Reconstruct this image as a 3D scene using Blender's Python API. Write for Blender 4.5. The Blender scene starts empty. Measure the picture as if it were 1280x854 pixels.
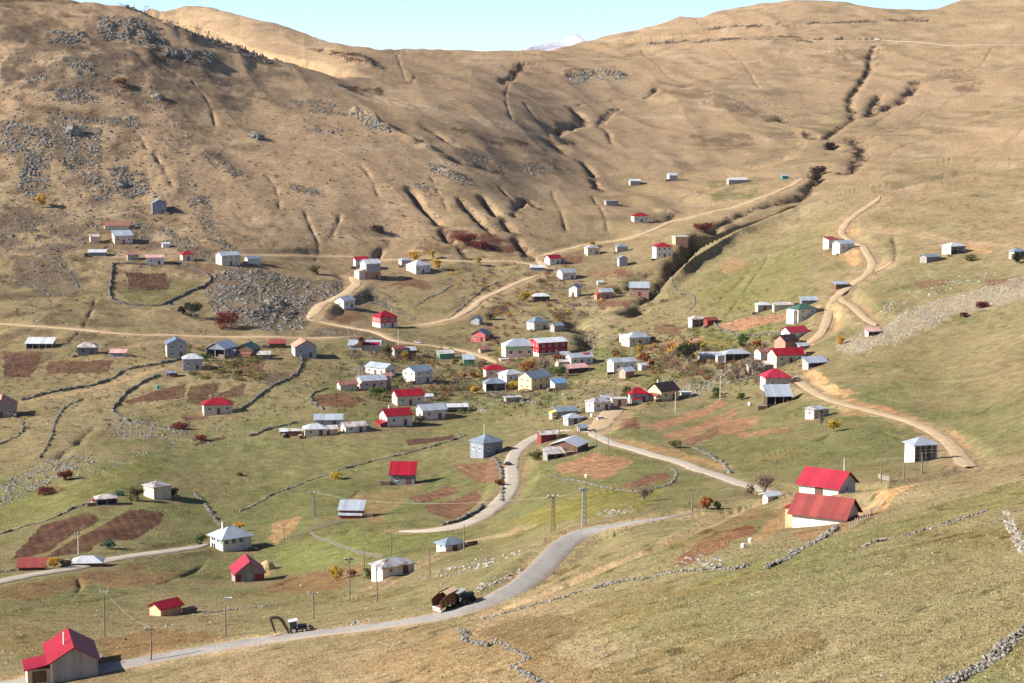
import bpy, math, random
import numpy as np
from mathutils import Vector, Matrix
random.seed(7)
RNG = np.random.default_rng(11)
scene = bpy.context.scene
COL = scene.collection
R = math.radians

# ------------------------------------------------------------------ camera
F = 2500.0                       # focal length in photo pixels (photo is 1280 x 854)
TH = math.atan(327.0 / F)        # downward pitch
CS, SN = math.cos(TH), math.sin(TH)
cam_data = bpy.data.cameras.new("camera")
cam = bpy.data.objects.new("camera", cam_data)
COL.objects.link(cam)
cam_data.sensor_width = 36.0
cam_data.lens = F / 1280.0 * 36.0
cam_data.clip_start = 0.5
cam_data.clip_end = 60000.0
cam.location = (0, 0, 0)
cam.rotation_euler = (math.pi / 2 - TH, 0, 0)
scene.camera = cam

SUN_AZ_TO = np.array([-math.cos(R(9)), -math.sin(R(9))])   # horizontal direction towards the sun
SUN_EL = R(29)

# ------------------------------------------------------------------ sight lines
def ray(px, py):
    c0 = (px - 640.0) / F
    c1 = (427.0 - py) / F
    dy = c1 * SN + CS
    return c0 / dy, (c1 * CS - SN) / dy      # x/y, z/y

# ------------------------------------------------------------------ noise
def _hash(ix, iy, seed):
    h = (ix.astype(np.int64) * 374761393 + iy.astype(np.int64) * 668265263 + seed * 974634777) & 0x7fffffff
    h = ((h ^ (h >> 13)) * 1274126177) & 0x7fffffff
    h = h ^ (h >> 16)
    return h

def perlin(x, y, seed=0):
    x = np.asarray(x, float); y = np.asarray(y, float)
    ix = np.floor(x); iy = np.floor(y)
    fx = x - ix; fy = y - iy
    ix = ix.astype(np.int64); iy = iy.astype(np.int64)
    u = fx * fx * fx * (fx * (fx * 6 - 15) + 10)
    v = fy * fy * fy * (fy * (fy * 6 - 15) + 10)
    def g(jx, jy, dx, dy):
        a = (_hash(jx, jy, seed) & 0xffff) * (2 * math.pi / 65536.0)
        return np.cos(a) * dx + np.sin(a) * dy
    n00 = g(ix, iy, fx, fy); n10 = g(ix + 1, iy, fx - 1, fy)
    n01 = g(ix, iy + 1, fx, fy - 1); n11 = g(ix + 1, iy + 1, fx - 1, fy - 1)
    a = n00 + u * (n10 - n00); b = n01 + u * (n11 - n01)
    return (a + v * (b - a)) * 1.5

def sstep(a, b, x):
    t = np.clip((x - a) / (b - a), 0, 1)
    return t * t * (3 - 2 * t)

# ------------------------------------------------------------------ the lie of the land: distance along each line of sight
SKY = [(-400, -70), (-200, -55), (-60, -40), (0, -28), (60, -8), (100, 0), (130, 2), (160, 5), (200, 17), (230, 13), (250, 12), (270, 14), (300, 22), (340, 32),
       (380, 42), (410, 51), (440, 55), (470, 58), (500, 60), (540, 63), (600, 66), (640, 66), (690, 61), (720, 53), (742, 48), (780, 40), (820, 30), (850, 21), (880, 21),
       (900, 15), (940, 9), (990, 5), (1040, 8), (1090, 12), (1150, 12), (1175, 8), (1200, -2), (1280, -20), (1400, -45), (1700, -60)]
SKYX = np.array([p[0] for p in SKY], float); SKYY = np.array([p[1] for p in SKY], float)
def skyline(px): return np.interp(px, SKYX, SKYY)

TAB = {
 -300: [(1000,200),(854,262),(800,300),(720,410),(620,560),(520,690),(430,830),(330,1000),(200,1150),(100,1270),(0,1400),(-40,1450),(-62,1520)],
 0:    [(1000,190),(854,255),(830,268),(790,300),(720,400),(700,440),(620,560),(520,680),(430,830),(410,850),(330,1000),(200,1150),(100,1270),(0,1400),(-28,1480)],
 150:  [(1000,180),(854,240),(800,288),(760,345),(700,430),(625,520),(520,680),(440,800),(400,870),(320,1020),(265,1100),(200,1170),(100,1290),(40,1370),(4,1430)],
 300:  [(1000,168),(854,225),(805,262),(760,340),(720,435),(680,480),(620,560),(560,630),(510,690),(440,805),(400,880),(330,1010),(265,1105),(200,1210),(100,1375),(75,1415),(66,1432),(22,1520)],
 450:  [(1000,152),(854,205),(800,240),(775,265),(720,390),(680,440),(635,510),(590,590),(545,640),(500,700),(470,760),(430,850),(400,920),(335,1060),(300,1110),(200,1240),(140,1360),(100,1510),(75,1750),(56,2050)],
 600:  [(1000,135),(854,180),(800,208),(765,236),(740,258),(700,335),(680,415),(650,480),(600,560),(560,620),(500,720),(470,780),(440,850),(400,930),(330,1080),(280,1150),(200,1290),(150,1410),(100,1700),(66,2300)],
 750:  [(1000,122),(854,165),(800,187),(740,218),(700,246),(660,290),(640,345),(600,470),(560,560),(520,640),(490,700),(460,770),(420,870),(375,970),(330,1090),(270,1230),(230,1400),(200,1500),(150,1720),(100,2050),(60,2400),(46,2500)],
 900:  [(1000,112),(854,150),(800,166),(740,191),(700,214),(660,246),(640,285),(620,380),(600,460),(560,560),(500,670),(440,770),(400,850),(350,960),(310,1060),(270,1220),(225,1420),(200,1530),(150,1750),(100,2000),(50,2300),(15,2500)],
 1050: [(1000,103),(854,138),(800,151),(740,173),(690,201),(655,232),(625,268),(608,310),(590,425),(560,500),(520,560),(480,630),(440,690),(390,760),(340,860),(310,930),(260,1060),(235,1240),(200,1450),(150,1750),(100,2000),(52,2200),(9,2450)],
 1200: [(1000,96),(854,128),(800,140),(740,158),(690,181),(640,211),(605,246),(590,290),(578,440),(560,500),(520,555),(460,630),(400,700),(360,765),(315,850),(270,960),(232,1080),(205,1340),(150,1700),(100,1980),(52,2150),(-2,2450)],
 1350: [(1000,90),(854,119),(800,129),(740,145),(690,164),(640,189),(600,218),(572,255),(556,330),(540,420),(500,500),(450,575),(400,640),(350,720),(310,800),(250,930),(200,1180),(150,1550),(100,1900),(50,2100),(0,2350),(-35,2450)],
 1600: [(1000,84),(854,110),(800,120),(740,135),(690,152),(640,174),(600,198),(560,240),(540,300),(520,400),(480,480),(430,560),(380,640),(330,720),(280,800),(220,930),(180,1180),(130,1550),(80,1900),(30,2100),(-20,2350),(-58,2450)],
}
def pchip(xk, yk, x):
    xk = np.array(xk, float); yk = np.array(yk, float)
    h = np.diff(xk); d = np.diff(yk) / h
    m = np.zeros_like(yk)
    m[0] = d[0]; m[-1] = d[-1]
    for i in range(1, len(xk) - 1):
        if d[i-1] * d[i] > 0:
            w1 = 2 * h[i] + h[i-1]; w2 = h[i] + 2 * h[i-1]
            m[i] = (w1 + w2) / (w1 / d[i-1] + w2 / d[i])
    i = np.clip(np.searchsorted(xk, x) - 1, 0, len(h) - 1)
    t = (x - xk[i]) / h[i]
    return ((1 + 2*t) * (1-t)**2) * yk[i] + t*(1-t)**2 * h[i]*m[i] + t*t*(3-2*t)*yk[i+1] + t*t*(t-1)*h[i]*m[i+1]

# sharp crests (a near slope hiding what lies behind it): (edge line, jump factor)
CRESTS = [
 ([(60,-40),(140,-12),(160,5),(205,27),(270,47),(330,69),(385,86),(420,95)], 0.22, (100, 150, 370, 480)),
 ([(850,650),(920,622),(960,622),(1000,616),(1060,612),(1110,610),(1210,589),(1280,578),(1400,556),(1700,530)], 0.26, (900, 990, 1700, 1800)),
 ([(780,372),(830,350),(870,316),(920,292),(1000,257),(1100,238),(1200,220),(1280,208),(1400,190),(1700,160)], 0.10, (800, 880, 1700, 1800)),
]
def crest_term(px, py, side):
    out = np.zeros_like(px, dtype=float)
    for line, amp, (a, b, c, d) in CRESTS:
        lx = [p[0] for p in line]; ly = [p[1] for p in line]
        pc = np.interp(px, lx, ly)
        fade = sstep(a, b, px) * (1 - sstep(c, d, px))
        if a <= 200: fade = fade * np.interp(px, [150, 220, 300, 380, 480], [2.3, 2.1, 1.55, .8, .2])
        wide = sstep(30, -30, py - pc) if a > 200 else 0.0      # the first ridge hides a hollow: no easing behind it
        out += amp * fade * (sstep(2.0, -2.0, py - pc) if side else wide)
    return out

QN = 700
Q = np.linspace(0, 1, QN)
PYMAX = 1000.0
colx = sorted(TAB)
raw = []
for cx in colx:
    t = sorted(TAB[cx])
    py = [p[0] for p in t]; ld = [math.log(p[1]) for p in t]
    sk = py[0]
    yy = sk + (PYMAX - sk) * Q
    L = pchip(py, ld, yy)
    raw.append(L)
raw = np.array(raw)
PXF = np.arange(-300, 1601, 6.0)
LT = np.array([pchip(colx, raw[:, j], PXF) for j in range(QN)]).T      # [px, q]
def blur(A, sig, axis):
    n = int(3 * sig); k = np.exp(-0.5 * (np.arange(-n, n + 1) / sig) ** 2); k /= k.sum()
    A = np.moveaxis(A, axis, 0)
    P = np.concatenate([2*A[:1] - A[n:0:-1], A, 2*A[-1:] - A[-2:-n-2:-1]], 0)
    out = sum(k[i] * P[i:i + A.shape[0]] for i in range(2 * n + 1))
    return np.moveaxis(out, 0, axis)
LT = blur(LT, 9.0, 0)
LT = blur(LT, 7.0, 1)
def smooth_top(px): return np.interp(px, PXF, TOPS)
TOPS = blur(pchip(colx, [min(p[0] for p in TAB[c]) for c in colx], PXF)[:, None], 9.0, 0)[:, 0]
def crest_frac(px, py):
    """how deep the hollow is just behind each crest"""
    out = np.zeros_like(px)
    for (line, amp, (a, b, c, d)), drop in zip(CRESTS, (9.0, 0.8, 3.5)):
        pc = np.interp(px, [p[0] for p in line], [p[1] for p in line])
        fade = sstep(a, b, px) * (1 - sstep(c, d, px))
        f = sstep(1.5, -6.0, py - pc)
        out = np.maximum(out, drop * fade * np.sin(np.pi * np.clip(f, 0, 1)))
    return out
def base_logD(px, py):
    sk = smooth_top(px)
    over = np.maximum(sk - py, 0)
    q = np.clip((py - sk) / (PYMAX - sk), 0, 1) * (QN - 1)
    a = np.clip((px - PXF[0]) / 6.0, 0, len(PXF) - 1.001)
    i = a.astype(int); fa = a - i
    j = np.clip(q.astype(int), 0, QN - 2); fq = q - j
    v = (LT[i, j]*(1-fa)*(1-fq) + LT[i+1, j]*fa*(1-fq) + LT[i, j+1]*(1-fa)*fq + LT[i+1, j+1]*fa*fq)
    return v + .0022*over + crest_term(px, py, True) - crest_term(px, py, False)

# ------------------------------------------------------------------ terrain grid (rays of a fan, real coordinates)
ucols = np.concatenate([np.arange(-1850, -300, 50.0), np.arange(-290, -30, 12.0), np.arange(-30, 1310, 1.3), np.arange(1310, 1590, 12.0), np.arange(1600, 3200, 50.0)])
U = (ucols - 640.0) / F
NU = len(U)
NROW = 760
qrow = np.linspace(1, 0, NROW)            # near -> far
PX = np.repeat(ucols[:, None], NROW, 1)
PY = skyline(PX) + (PYMAX - skyline(PX)) * qrow[None, :]
for _ in range(3):
    c1 = (427.0 - PY) / F
    PX = 640.0 + F * U[:, None] * (c1 * SN + CS)
    sk = skyline(PX)
    PY = sk + (PYMAX - sk) * qrow[None, :]
LD = base_logD(PX, PY)
LD = np.maximum.accumulate(LD, axis=1) + np.arange(NROW)[None, :] * 1e-6
Yv = np.exp(LD)
_, Wv = ray(PX, PY)
Zv = Yv * Wv
# near slope under and before the camera, and the far side of the ridges
near = np.linspace(0.03, 0.97, 26)
Yn = Yv[:, :1] * near[None, :]
Zn = -2.2 + (Zv[:, :1] + 2.2) * near[None, :] ** 1.05
kf = np.array([1.01, 1.03, 1.06, 1.1, 1.16, 1.25, 1.36, 1.5, 1.7])
Yf = Yv[:, -1:] * kf[None, :]
Zf = Zv[:, -1:] - (Yf - Yv[:, -1:]) * 0.10 - 2.0 * (kf[None, :] > 1.02)
Zv = Zv - crest_frac(PX, PY)
YG = np.concatenate([Yn, Yv, Yf], 1)
ZG = np.concatenate([Zn, Zv, Zf], 1)
XG = U[:, None] * YG
NR = YG.shape[1]
PXG = np.concatenate([np.repeat(PX[:, :1], 26, 1), PX, np.repeat(PX[:, -1:], 9, 1)], 1)
PYG = np.concatenate([np.full((NU, 26), 1010.0), PY, np.repeat(PY[:, -1:], 9, 1)], 1)

far = sstep(350, 1100, YG)
amp_big = 0.8 + 5.0 * sstep(900, 1700, YG)
ZG += amp_big * perlin(XG/210, YG/260, 3)
ZG += (0.5 + 1.6*far) * perlin(XG/85, YG/95, 4)
ZG += (0.30 + 0.75*far) * perlin(XG/38, YG/42, 5)
ZG += (0.22 + 0.22*far) * perlin(XG/16, YG/17, 6)
vill = sstep(380, 520, YG) * (1 - sstep(1050, 1200, YG))
ZG += vill * .35 * (perlin(XG/11, YG/9, 61) + .6*np.abs(perlin(XG/5.5, YG/5, 62)))
leftrough = sstep(900, 1050, YG) * sstep(-60, -260, XG) * (1 - sstep(1440, 1560, YG))
ZG += leftrough * (.8*np.abs(perlin(XG/15, YG/17, 63)) + .35*np.abs(perlin(XG/6, YG/7, 64)))
ZG += (0.08 + 0.07*far) * perlin(XG/7, YG/7, 7)
# slumped ribs running down the far hillsides
ZG += 1.1 * sstep(850, 1200, YG) * (1 - np.abs(perlin(XG/46 + YG/160, YG/190, 8))*2.2)
ZG -= 0.0

def raycast(px, py, lift=0.0):
    """point of the ground seen along a line of sight"""
    u, w = ray(px, py)
    a = np.interp(u, U, np.arange(NU)); i = int(min(max(a, 0), NU - 2)); fa = a - i
    ys = []
    for k in (i, i + 1):
        wk = np.maximum.accumulate(ZG[k, 20:] / YG[k, 20:])
        ys.append(np.interp(w, wk + np.arange(len(wk)) * 1e-9, YG[k, 20:]))
    Y = ys[0] * (1 - fa) + ys[1] * fa
    return np.array([u * Y, Y, w * Y])

def height(x, y):
    x = np.atleast_1d(np.asarray(x, float)); y = np.atleast_1d(np.asarray(y, float))
    u = x / y
    a = np.clip(np.interp(u, U, np.arange(NU)), 0, NU - 1.001)
    i = a.astype(int); fa = a - i
    out = np.zeros(len(x))
    for n in range(len(x)):
        z0 = np.interp(y[n], YG[i[n]], ZG[i[n]]); z1 = np.interp(y[n], YG[i[n]+1], ZG[i[n]+1])
        out[n] = z0 * (1 - fa[n]) + z1 * fa[n]
    return out

def line3(pts, step=3.0):
    P = np.array([raycast(*p) for p in pts])
    # Catmull-Rom in plan
    out = []
    n = len(P)
    for i in range(n - 1):
        p0 = P[max(i-1, 0)]; p1 = P[i]; p2 = P[i+1]; p3 = P[min(i+2, n-1)]
        m = max(2, int(np.linalg.norm(p2[:2]-p1[:2]) / step))
        for t in np.arange(m) / m:
            out.append(0.5*((2*p1)+(-p0+p2)*t+(2*p0-5*p1+4*p2-p3)*t*t+(-p0+3*p1-3*p2+p3)*t**3))
    out.append(P[-1])
    return np.array(out)

def dist_field(L, rad):
    """squared-distance and arc index to polyline L (Nx2+) for terrain vertices within rad"""
    D = np.full(YG.shape, 1e9); K = np.zeros(YG.shape)
    step = 1
    for s in range(0, len(L) - 1, 6):
        seg = L[s:s + 7]
        x0, x1 = seg[:, 0].min() - rad, seg[:, 0].max() + rad
        y0, y1 = seg[:, 1].min() - rad, seg[:, 1].max() + rad
        us = [x0 / max(y0, 1), x0 / y1, x1 / max(y0, 1), x1 / y1]
        i0 = np.searchsorted(U, min(us)) - 1; i1 = np.searchsorted(U, max(us)) + 1
        i0 = max(i0, 0); i1 = min(i1, NU)
        if i1 <= i0: continue
        Ys = YG[i0:i1]; Xs = XG[i0:i1]
        m = (Ys > y0) & (Ys < y1) & (Xs > x0) & (Xs < x1)
        if not m.any(): continue
        xs = Xs[m]; ys = Ys[m]
        best = D[i0:i1][m]; bk = K[i0:i1][m]
        for q in range(len(seg) - 1):
            ax, ay = seg[q, :2]; bx, by = seg[q+1, :2]
            dx, dy = bx - ax, by - ay; LL = dx*dx + dy*dy + 1e-9
            t = np.clip(((xs-ax)*dx + (ys-ay)*dy) / LL, 0, 1)
            d = np.hypot(xs - ax - t*dx, ys - ay - t*dy)
            b = d < best
            best = np.where(b, d, best); bk = np.where(b, s + q + t, bk)
        D[i0:i1][m] = best; K[i0:i1][m] = bk
    return D, K

# ------------------------------------------------------------------ gullies, ridges
GULLIES = [  # line, half width, depth, scrub
 ([(508,233),(516,240),(524,252),(540,270),(552,287),(562,302)], 3.0, 6.0, 1),
 ([(562,302),(578,315),(592,326)], 2.5, 2.5, 1),
 ([(574,247),(582,256),(592,268),(604,280),(616,291)], 3.0, 5.5, 1),
 ([(604,246),(612,258),(622,270),(634,283),(646,298),(656,312),(668,326)], 3.2, 6.5, 1),
 ([(643,270),(648,257),(656,250),(666,254),(677,262)], 3.0, 3.5, 1),
 ([(534,161),(548,168),(562,177),(576,188)], 4.0, 5.0, 0),
 ([(716,134),(727,146),(727,153),(712,157),(698,161),(687,164)], 5.5, 7.5, 1),
 ([(688,176),(694,182),(702,190)], 6.0, 6.0, 1),
 ([(706,180),(713,176)], 5.0, 4.5, 1),
 ([(729,203),(737,212),(742,221),(745,232),(752,240)], 3.2, 5.0, 1),
 ([(176,170),(182,182),(192,190),(202,205),(208,220),(216,232)], 2.0, 1.8, 0),
 ([(487,302),(477,309),(473,316),(468,326)], 3.0, 4.5, 0),
 ([(1093,57),(1087,70),(1085,86),(1074,106),(1061,125),(1066,147),(1045,163),(1026,174),(1005,164)], 4.5, 4.5, 1),
 ([(1146,102),(1138,115),(1128,124),(1108,133),(1084,145)], 6.5, 8.5, 1),
 ([(1098,118),(1092,130),(1086,140)], 6.0, 6.0, 1),
 ([(1064,172),(1074,186),(1072,200),(1064,212),(1048,217)], 8.0, 5.0, 1),
 ([(1036,180),(1040,186)], 7.0, 6.0, 1),
 ([(1024,215),(1016,225),(1008,238),(996,246),(975,252),(955,258)], 7.0, 7.0, 1),
 ([(940,262),(920,270),(902,278),(888,290)], 4.5, 5.0, 1),
 ([(868,300),(858,318),(848,332),(836,346),(822,358),(806,372),(792,384),(780,392)], 5.0, 6.0, 1),
 ([(806,340),(800,350),(794,360)], 7.0, 8.0, 1),
 ([(846,371),(824,376),(804,384),(788,394)], 6.0, 9.0, 1),
 ([(745,390),(728,393),(716,398),(714,404),(724,408),(734,411),(737,424),(733,436)], 5.5, 8.5, 1),
 ([(840,268),(834,273),(822,278)], 5.0, 4.0, 1),
 ([(965,150),(972,148),(980,152)], 7.0, 5.0, 1),
 ([(652,80),(648,88),(640,98)], 5.0, 4.0, 1),
 ([(636,98),(628,104)], 5.0, 4.0, 1),
 ([(822,110),(814,117),(806,123)], 3.0, 3.5, 0),
 ([(769,136),(755,147),(748,157),(758,163),(766,180)], 3.0, 2.0, 0),
 ([(775,136),(760,148),(754,156)], 2.0, 1.6, 0),
 ([(118,533),(104,548),(90,560),(60,575),(20,588)], 2.0, 1.2, 0),
 ([(60,580),(95,556),(110,541)], 1.4, 0.9, 0),
 ([(120,373),(114,388),(108,402),(98,416),(84,430)], 1.2, 1.0, 0),
 ([(520,155),(540,158)], 3.0, 2.0, 0),
 ([(560,196),(590,207),(620,214)], 6.0, 3.0, 1),
 ([(430,108),(460,114),(475,118)], 5.0, 3.0, 1),
 ([(1118,328),(1120,310),(1116,292)], 2.0, 1.0, 0),
 ([(842,640),(900,628)], 1.2, 0.8, 0),
 ([(938,338),(925,352),(905,368)], 2.0, 1.2, 0),
 ([(432,668),(438,660),(446,659)], 1.6, 1.5, 0), ([(452,660),(464,661),(482,664)], 1.8, 1.6, 0),
 ([(836,712),(826,716)], 1.2, 0.6, 0),
 ([(702,717),(692,724),(682,729)], .9, .9, 0),
]
THIN = [  # narrow creases and runnels of the slopes
 [(395,326),(398,305),(388,282),(380,262)], [(425,268),(420,285),(408,302)], [(655,128),(668,146),(680,160),(690,178)], [(702,190),(716,198),(730,206)], [(822,112),(790,122),(750,128),(716,134)],
 [(1210,115),(1160,140),(1100,168),(1052,192)], [(1182,92),(1140,120),(1112,142),(1084,160)], [(1244,138),(1190,160),(1130,182),(1066,214)], [(1280,160),(1220,190),(1160,205),(1100,222)], [(1182,165),(1150,178),(1118,186)], [(1280,196),(1230,205),(1170,222)],
 [(1000,165),(960,172),(920,172)], [(930,130),(960,150),(990,160)], [(1045,58),(1058,72),(1076,84)], [(1100,60),(1096,74),(1082,92)], [(905,62),(930,80),(950,110)], [(640,98),(632,120),(640,150)], [(560,120),(600,135),(640,150)], [(480,60),(500,80),(520,96)],
 [(420,105),(460,120),(520,140),(560,158)], [(330,215),(345,235),(350,262)], [(240,100),(262,130),(270,160)], [(450,205),(462,220),(474,246)], [(620,230),(640,250),(650,270)], [(690,240),(700,262),(708,290)], [(740,245),(752,262),(760,290)], [(560,262),(548,240),(540,222)],
 [(800,60),(830,90),(870,108)], [(1240,60),(1225,82),(1200,95)], [(960,262),(1010,252),(1060,240),(1120,228)], [(860,340),(900,330),(950,320),(1000,322)], [(905,400),(930,365),(948,340),(960,320)],
 # banks and ditches of the village land
 [(545,460),(560,464),(578,471),(600,478)], [(590,495),(610,505),(640,509),(662,505)], [(600,522),(640,516),(690,511)], [(690,578),(715,572),(740,564),(762,556)], [(423,514),(440,510),(464,507)], [(312,544),(340,541),(380,531)], [(452,523),(470,517),(486,512)],
 [(300,470),(330,467)], [(160,506),(200,504),(235,500)], [(240,467),(300,470),(325,472)], [(0,497),(35,502)], [(60,470),(100,470),(140,467)], [(0,425),(40,428),(95,426)], [(110,440),(150,434),(200,429)], [(0,394),(20,388),(45,384)], [(880,477),(910,470),(942,466)], [(850,440),(880,446)],
 [(470,662),(490,661),(520,663)], [(340,735),(380,718),(420,710),(455,706)], [(600,712),(640,700),(668,690)], [(520,720),(560,712),(600,706)], [(240,600),(300,604),(330,600)], [(300,566),(330,560),(352,556)], [(380,648),(420,636),(440,622),(455,610)], [(1050,530),(1100,540),(1130,550)], [(950,572),(985,562),(1020,552),(1040,540)], [(1040,580),(1080,572),(1110,565)],
 [(0,768),(60,758),(110,752),(190,740)], [(90,748),(100,735),(98,722)], [(190,732),(240,715),(260,700)], [(700,626),(740,620),(790,606)], [(640,648),(680,640),(700,636)], [(930,510),(905,520),(890,526)], [(850,520),(880,508),(900,500)],
 [(1060,430),(1130,420),(1200,400),(1280,380)], [(1140,480),(1200,478),(1240,472),(1280,470)], [(1140,497),(1200,494),(1280,490)], [(1225,520),(1250,500),(1280,488)], [(770,400),(740,405),(700,410)], [(880,395),(920,388),(960,378)],
]
for L_ in THIN: GULLIES.append((L_, 1.7 if L_[0][1] < 330 else .8, 1.0 if L_[0][1] < 330 else .55, 0))
RIDGES = [  # line, half width, height
 ([(436,140),(452,147),(468,155),(486,163),(500,170)], 5.0, 7.0),
 ([(500,170),(520,180),(545,190)], 6.0, 5.0),
 ([(536,206),(556,214),(586,228)], 5.0, 3.0),
 ([(196,36),(250,54),(310,78),(372,98)], 6.0, 3.0),
 ([(120,30),(160,38),(200,60)], 12.0, 4.0),
 ([(150,72),(200,70),(270,74)], 10.0, 3.0),
 ([(440,72),(462,84)], 9.0, 5.0),
 ([(700,96),(740,90),(785,94)], 14.0, 4.0),
 ([(300,400),(345,380),(395,385),(436,360)], 10.0, 3.0),
 ([(860,240),(890,255)], 8.0, 2.0),
 ([(825,262),(836,266),(842,272)], 5.0, 4.0),
]
gully_mask = np.zeros(YG.shape)
GULL3 = []
for line, hw, dep, scrub in GULLIES:
    L = line3(line, 3.0)
    D, K = dist_field(L, hw * 3)
    t = D / hw
    prof = np.exp(-np.abs(t) ** 1.35 * 1.5)      # steep-sided, sharp at the bed
    ends = sstep(0, 2.0, K) * sstep(0, 2.0, len(L) - 1 - K)
    wob = np.clip(0.65 + 0.95 * perlin(XG/13, YG/13, 21), .05, 1.5)
    ZG -= dep * prof * wob * (0.35 + 0.65 * ends)
    gully_mask = np.maximum(gully_mask, np.exp(-np.abs(t)**1.5 * 1.6) * (1 if scrub else 0.75) * min(1, dep / 2.5))
    GULL3.append((L, hw, dep, scrub))
for line, hw, hh in RIDGES:
    L = line3(line, 4.0)
    D, K = dist_field(L, hw * 3)
    ends = sstep(0, 3.0, K) * sstep(0, 3.0, len(L) - 1 - K)
    ZG += hh * np.exp(-((D / hw) ** 2)) * (0.3 + 0.7 * ends) * (0.7 + 0.8 * perlin(XG/11, YG/11, 22))

# ------------------------------------------------------------------ roads: their beds are levelled into the slope
ROADS = [  # name, width, line, surface
 ('road', 4.1, [(-90,868),(-30,860),(30,853),(130,836),(210,821),(300,806),(380,795),(450,785),(520,773),(570,763),(612,750),(645,733),(676,710),(698,690),(714,676),(734,666),(760,659),(795,653),(830,648),(868,641)], 'asphalt'),
 ('road', 4.3, [(500,664),(545,662),(580,655),(610,640),(632,620),(641,600),(639,582),(645,565),(660,552),(676,544),(700,538),(738,540)], 'pale'),
 ('road', 4.3, [(738,540),(762,553),(800,563),(850,577),(900,595),(940,608),(965,616)], 'pale'),
 ('dirt_track', 7.0, [(738,540),(752,530),(762,518),(772,508)], 'dirt'),
 ('road', 4.2, [(-40,737),(0,727),(50,717),(100,708),(150,697),(200,690),(245,684),(264,680)], 'pale'),
 ('dirt_track', 3.6, [(-30,402),(0,404),(95,411),(150,417),(240,420),(320,421),(400,423),(445,421)], 'dirt'),
 ('dirt_track', 3.6, [(385,399),(410,404),(440,410),(475,417),(495,426),(530,431),(560,435),(590,441),(622,453)], 'dirt'),
 ('dirt_track', 5.5, [(385,399),(395,388),(412,378),(432,367),(446,354),(438,346)], 'dirt'),
 ('dirt_track', 4.2, [(515,408),(540,405),(563,399),(585,388),(604,373),(630,361),(652,351),(675,344)], 'dirt'),
 ('dirt_track', 4.0, [(690,338),(678,330),(672,322)], 'dirt'),
 ('dirt_track', 3.8, [(280,318),(340,319),(400,321),(460,323),(520,325),(580,326),(630,326),(660,329),(680,334)], 'dirt'),
 ('dirt_track', 4.0, [(672,322),(690,316),(708,312),(750,303),(795,295),(820,286),(842,277),(862,272),(883,267),(905,262),(942,250),(968,241),(990,232),(1004,223)], 'dirt'),
 ('dirt_track', 3.4, [(940,212),(968,204),(990,195),(1003,182),(999,168),(992,158)], 'faint'),
 ('dirt_track', 3.6, [(1100,246),(1080,261),(1062,275),(1052,290),(1062,300),(1075,306),(1086,320),(1090,331),(1082,344),(1064,356),(1048,368),(1038,384),(1034,400),(1027,416),(1012,428),(1000,433)], 'dirt'),
 ('dirt_track', 3.6, [(1048,368),(1062,380),(1078,394),(1096,407)], 'dirt'),
 ('dirt_track', 3.0, [(1092,341),(1106,334),(1116,327)], 'dirt'),
 ('dirt_track', 3.0, [(1085,286),(1105,288),(1125,290),(1155,294),(1183,300),(1218,305),(1290,312)], 'faint'),
 ('dirt_track', 4.0, [(996,470),(1006,482),(1030,497),(1052,504),(1075,510),(1100,517),(1125,523),(1148,531),(1168,541),(1186,553),(1198,568),(1210,584)], 'dirt'),
 ('dirt_track', 3.2, [(15,503),(45,499),(75,495),(110,487),(150,475),(185,465),(213,458)], 'faint'),
 ('dirt_track', 4.5, [(1010,50),(1046,51),(1105,50),(1160,54),(1225,56),(1300,56)], 'pale'),
 ('dirt_track', 4.0, [(1010,50),(970,48),(930,46),(880,45),(830,47),(790,49)], 'faint'),
 ('dirt_track', 2.4, [(945,633),(920,640),(883,655),(850,670),(818,686),(790,697),(760,708),(730,721),(700,734),(672,745),(640,757),(600,770)], 'faint'),
 ('dirt_track', 2.2, [(1000,616),(960,626),(900,642),(850,650)], 'faint'),
 ('dirt_track', 2.8, [(450,745),(470,735),(493,723),(528,704),(560,690),(590,678),(625,667),(660,661)], 'faint'),
 ('dirt_track', 2.6, [(718,477),(745,477),(775,479),(792,482),(802,489)], 'faint'),
 ('dirt_track', 2.6, [(537,461),(552,456),(575,452)], 'faint'),
 ('dirt_track', 2.4, [(120,272),(140,268),(165,265),(190,264)], 'faint'),
 ('dirt_track', 2.4, [(145,436),(175,431),(205,426),(240,422)], 'faint'),
]
road_soft = np.zeros(YG.shape)
ROAD3 = []
for name, w, line, surf in ROADS:
    L = line3(line, 2.5)
    for _ in range(30 if surf == 'asphalt' else 4):
        L[1:-1] = (L[:-2] + 2*L[1:-1] + L[2:]) / 4
    hz = height(L[:, 0], L[:, 1])
    for _ in range(40 if surf == 'asphalt' else 8):
        hz[1:-1] = (hz[:-2] + 2*hz[1:-1] + hz[2:]) / 4
    L[:, 2] = hz
    hw = w / 2
    dist = float(np.median(L[:, 1]))
    low = 0.04 + 0.00014 * dist
    if surf == 'faint': low = 0.12
    inner = hw + 0.3 + 0.0012 * dist
    outer = inner + 2.5 + 0.004 * dist
    if surf == 'asphalt': inner += .4; outer += 5.0
    if surf == 'faint': inner, outer = hw*.6, hw*2.2
    D, K = dist_field(L, outer + 1)
    m = D < outer
    tz = np.interp(K[m], np.arange(len(L)), L[:, 2]) - low
    b = 1 - sstep(inner, outer, D[m])
    ZG[m] = ZG[m] * (1 - b) + tz * b
    ex = 1.9 if surf == 'dirt' else 0.0
    edge = 1 - sstep(hw - 0.5, hw + 1.6 + ex + 0.002*dist, D + (1.2 + ex*.8) * perlin(XG/5, YG/5, 31))
    road_soft = np.maximum(road_soft, edge * {'asphalt': .75, 'pale': .75, 'dirt': 1.0, 'faint': .75}[surf])
    ROAD3.append((name, w, L, surf))
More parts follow.
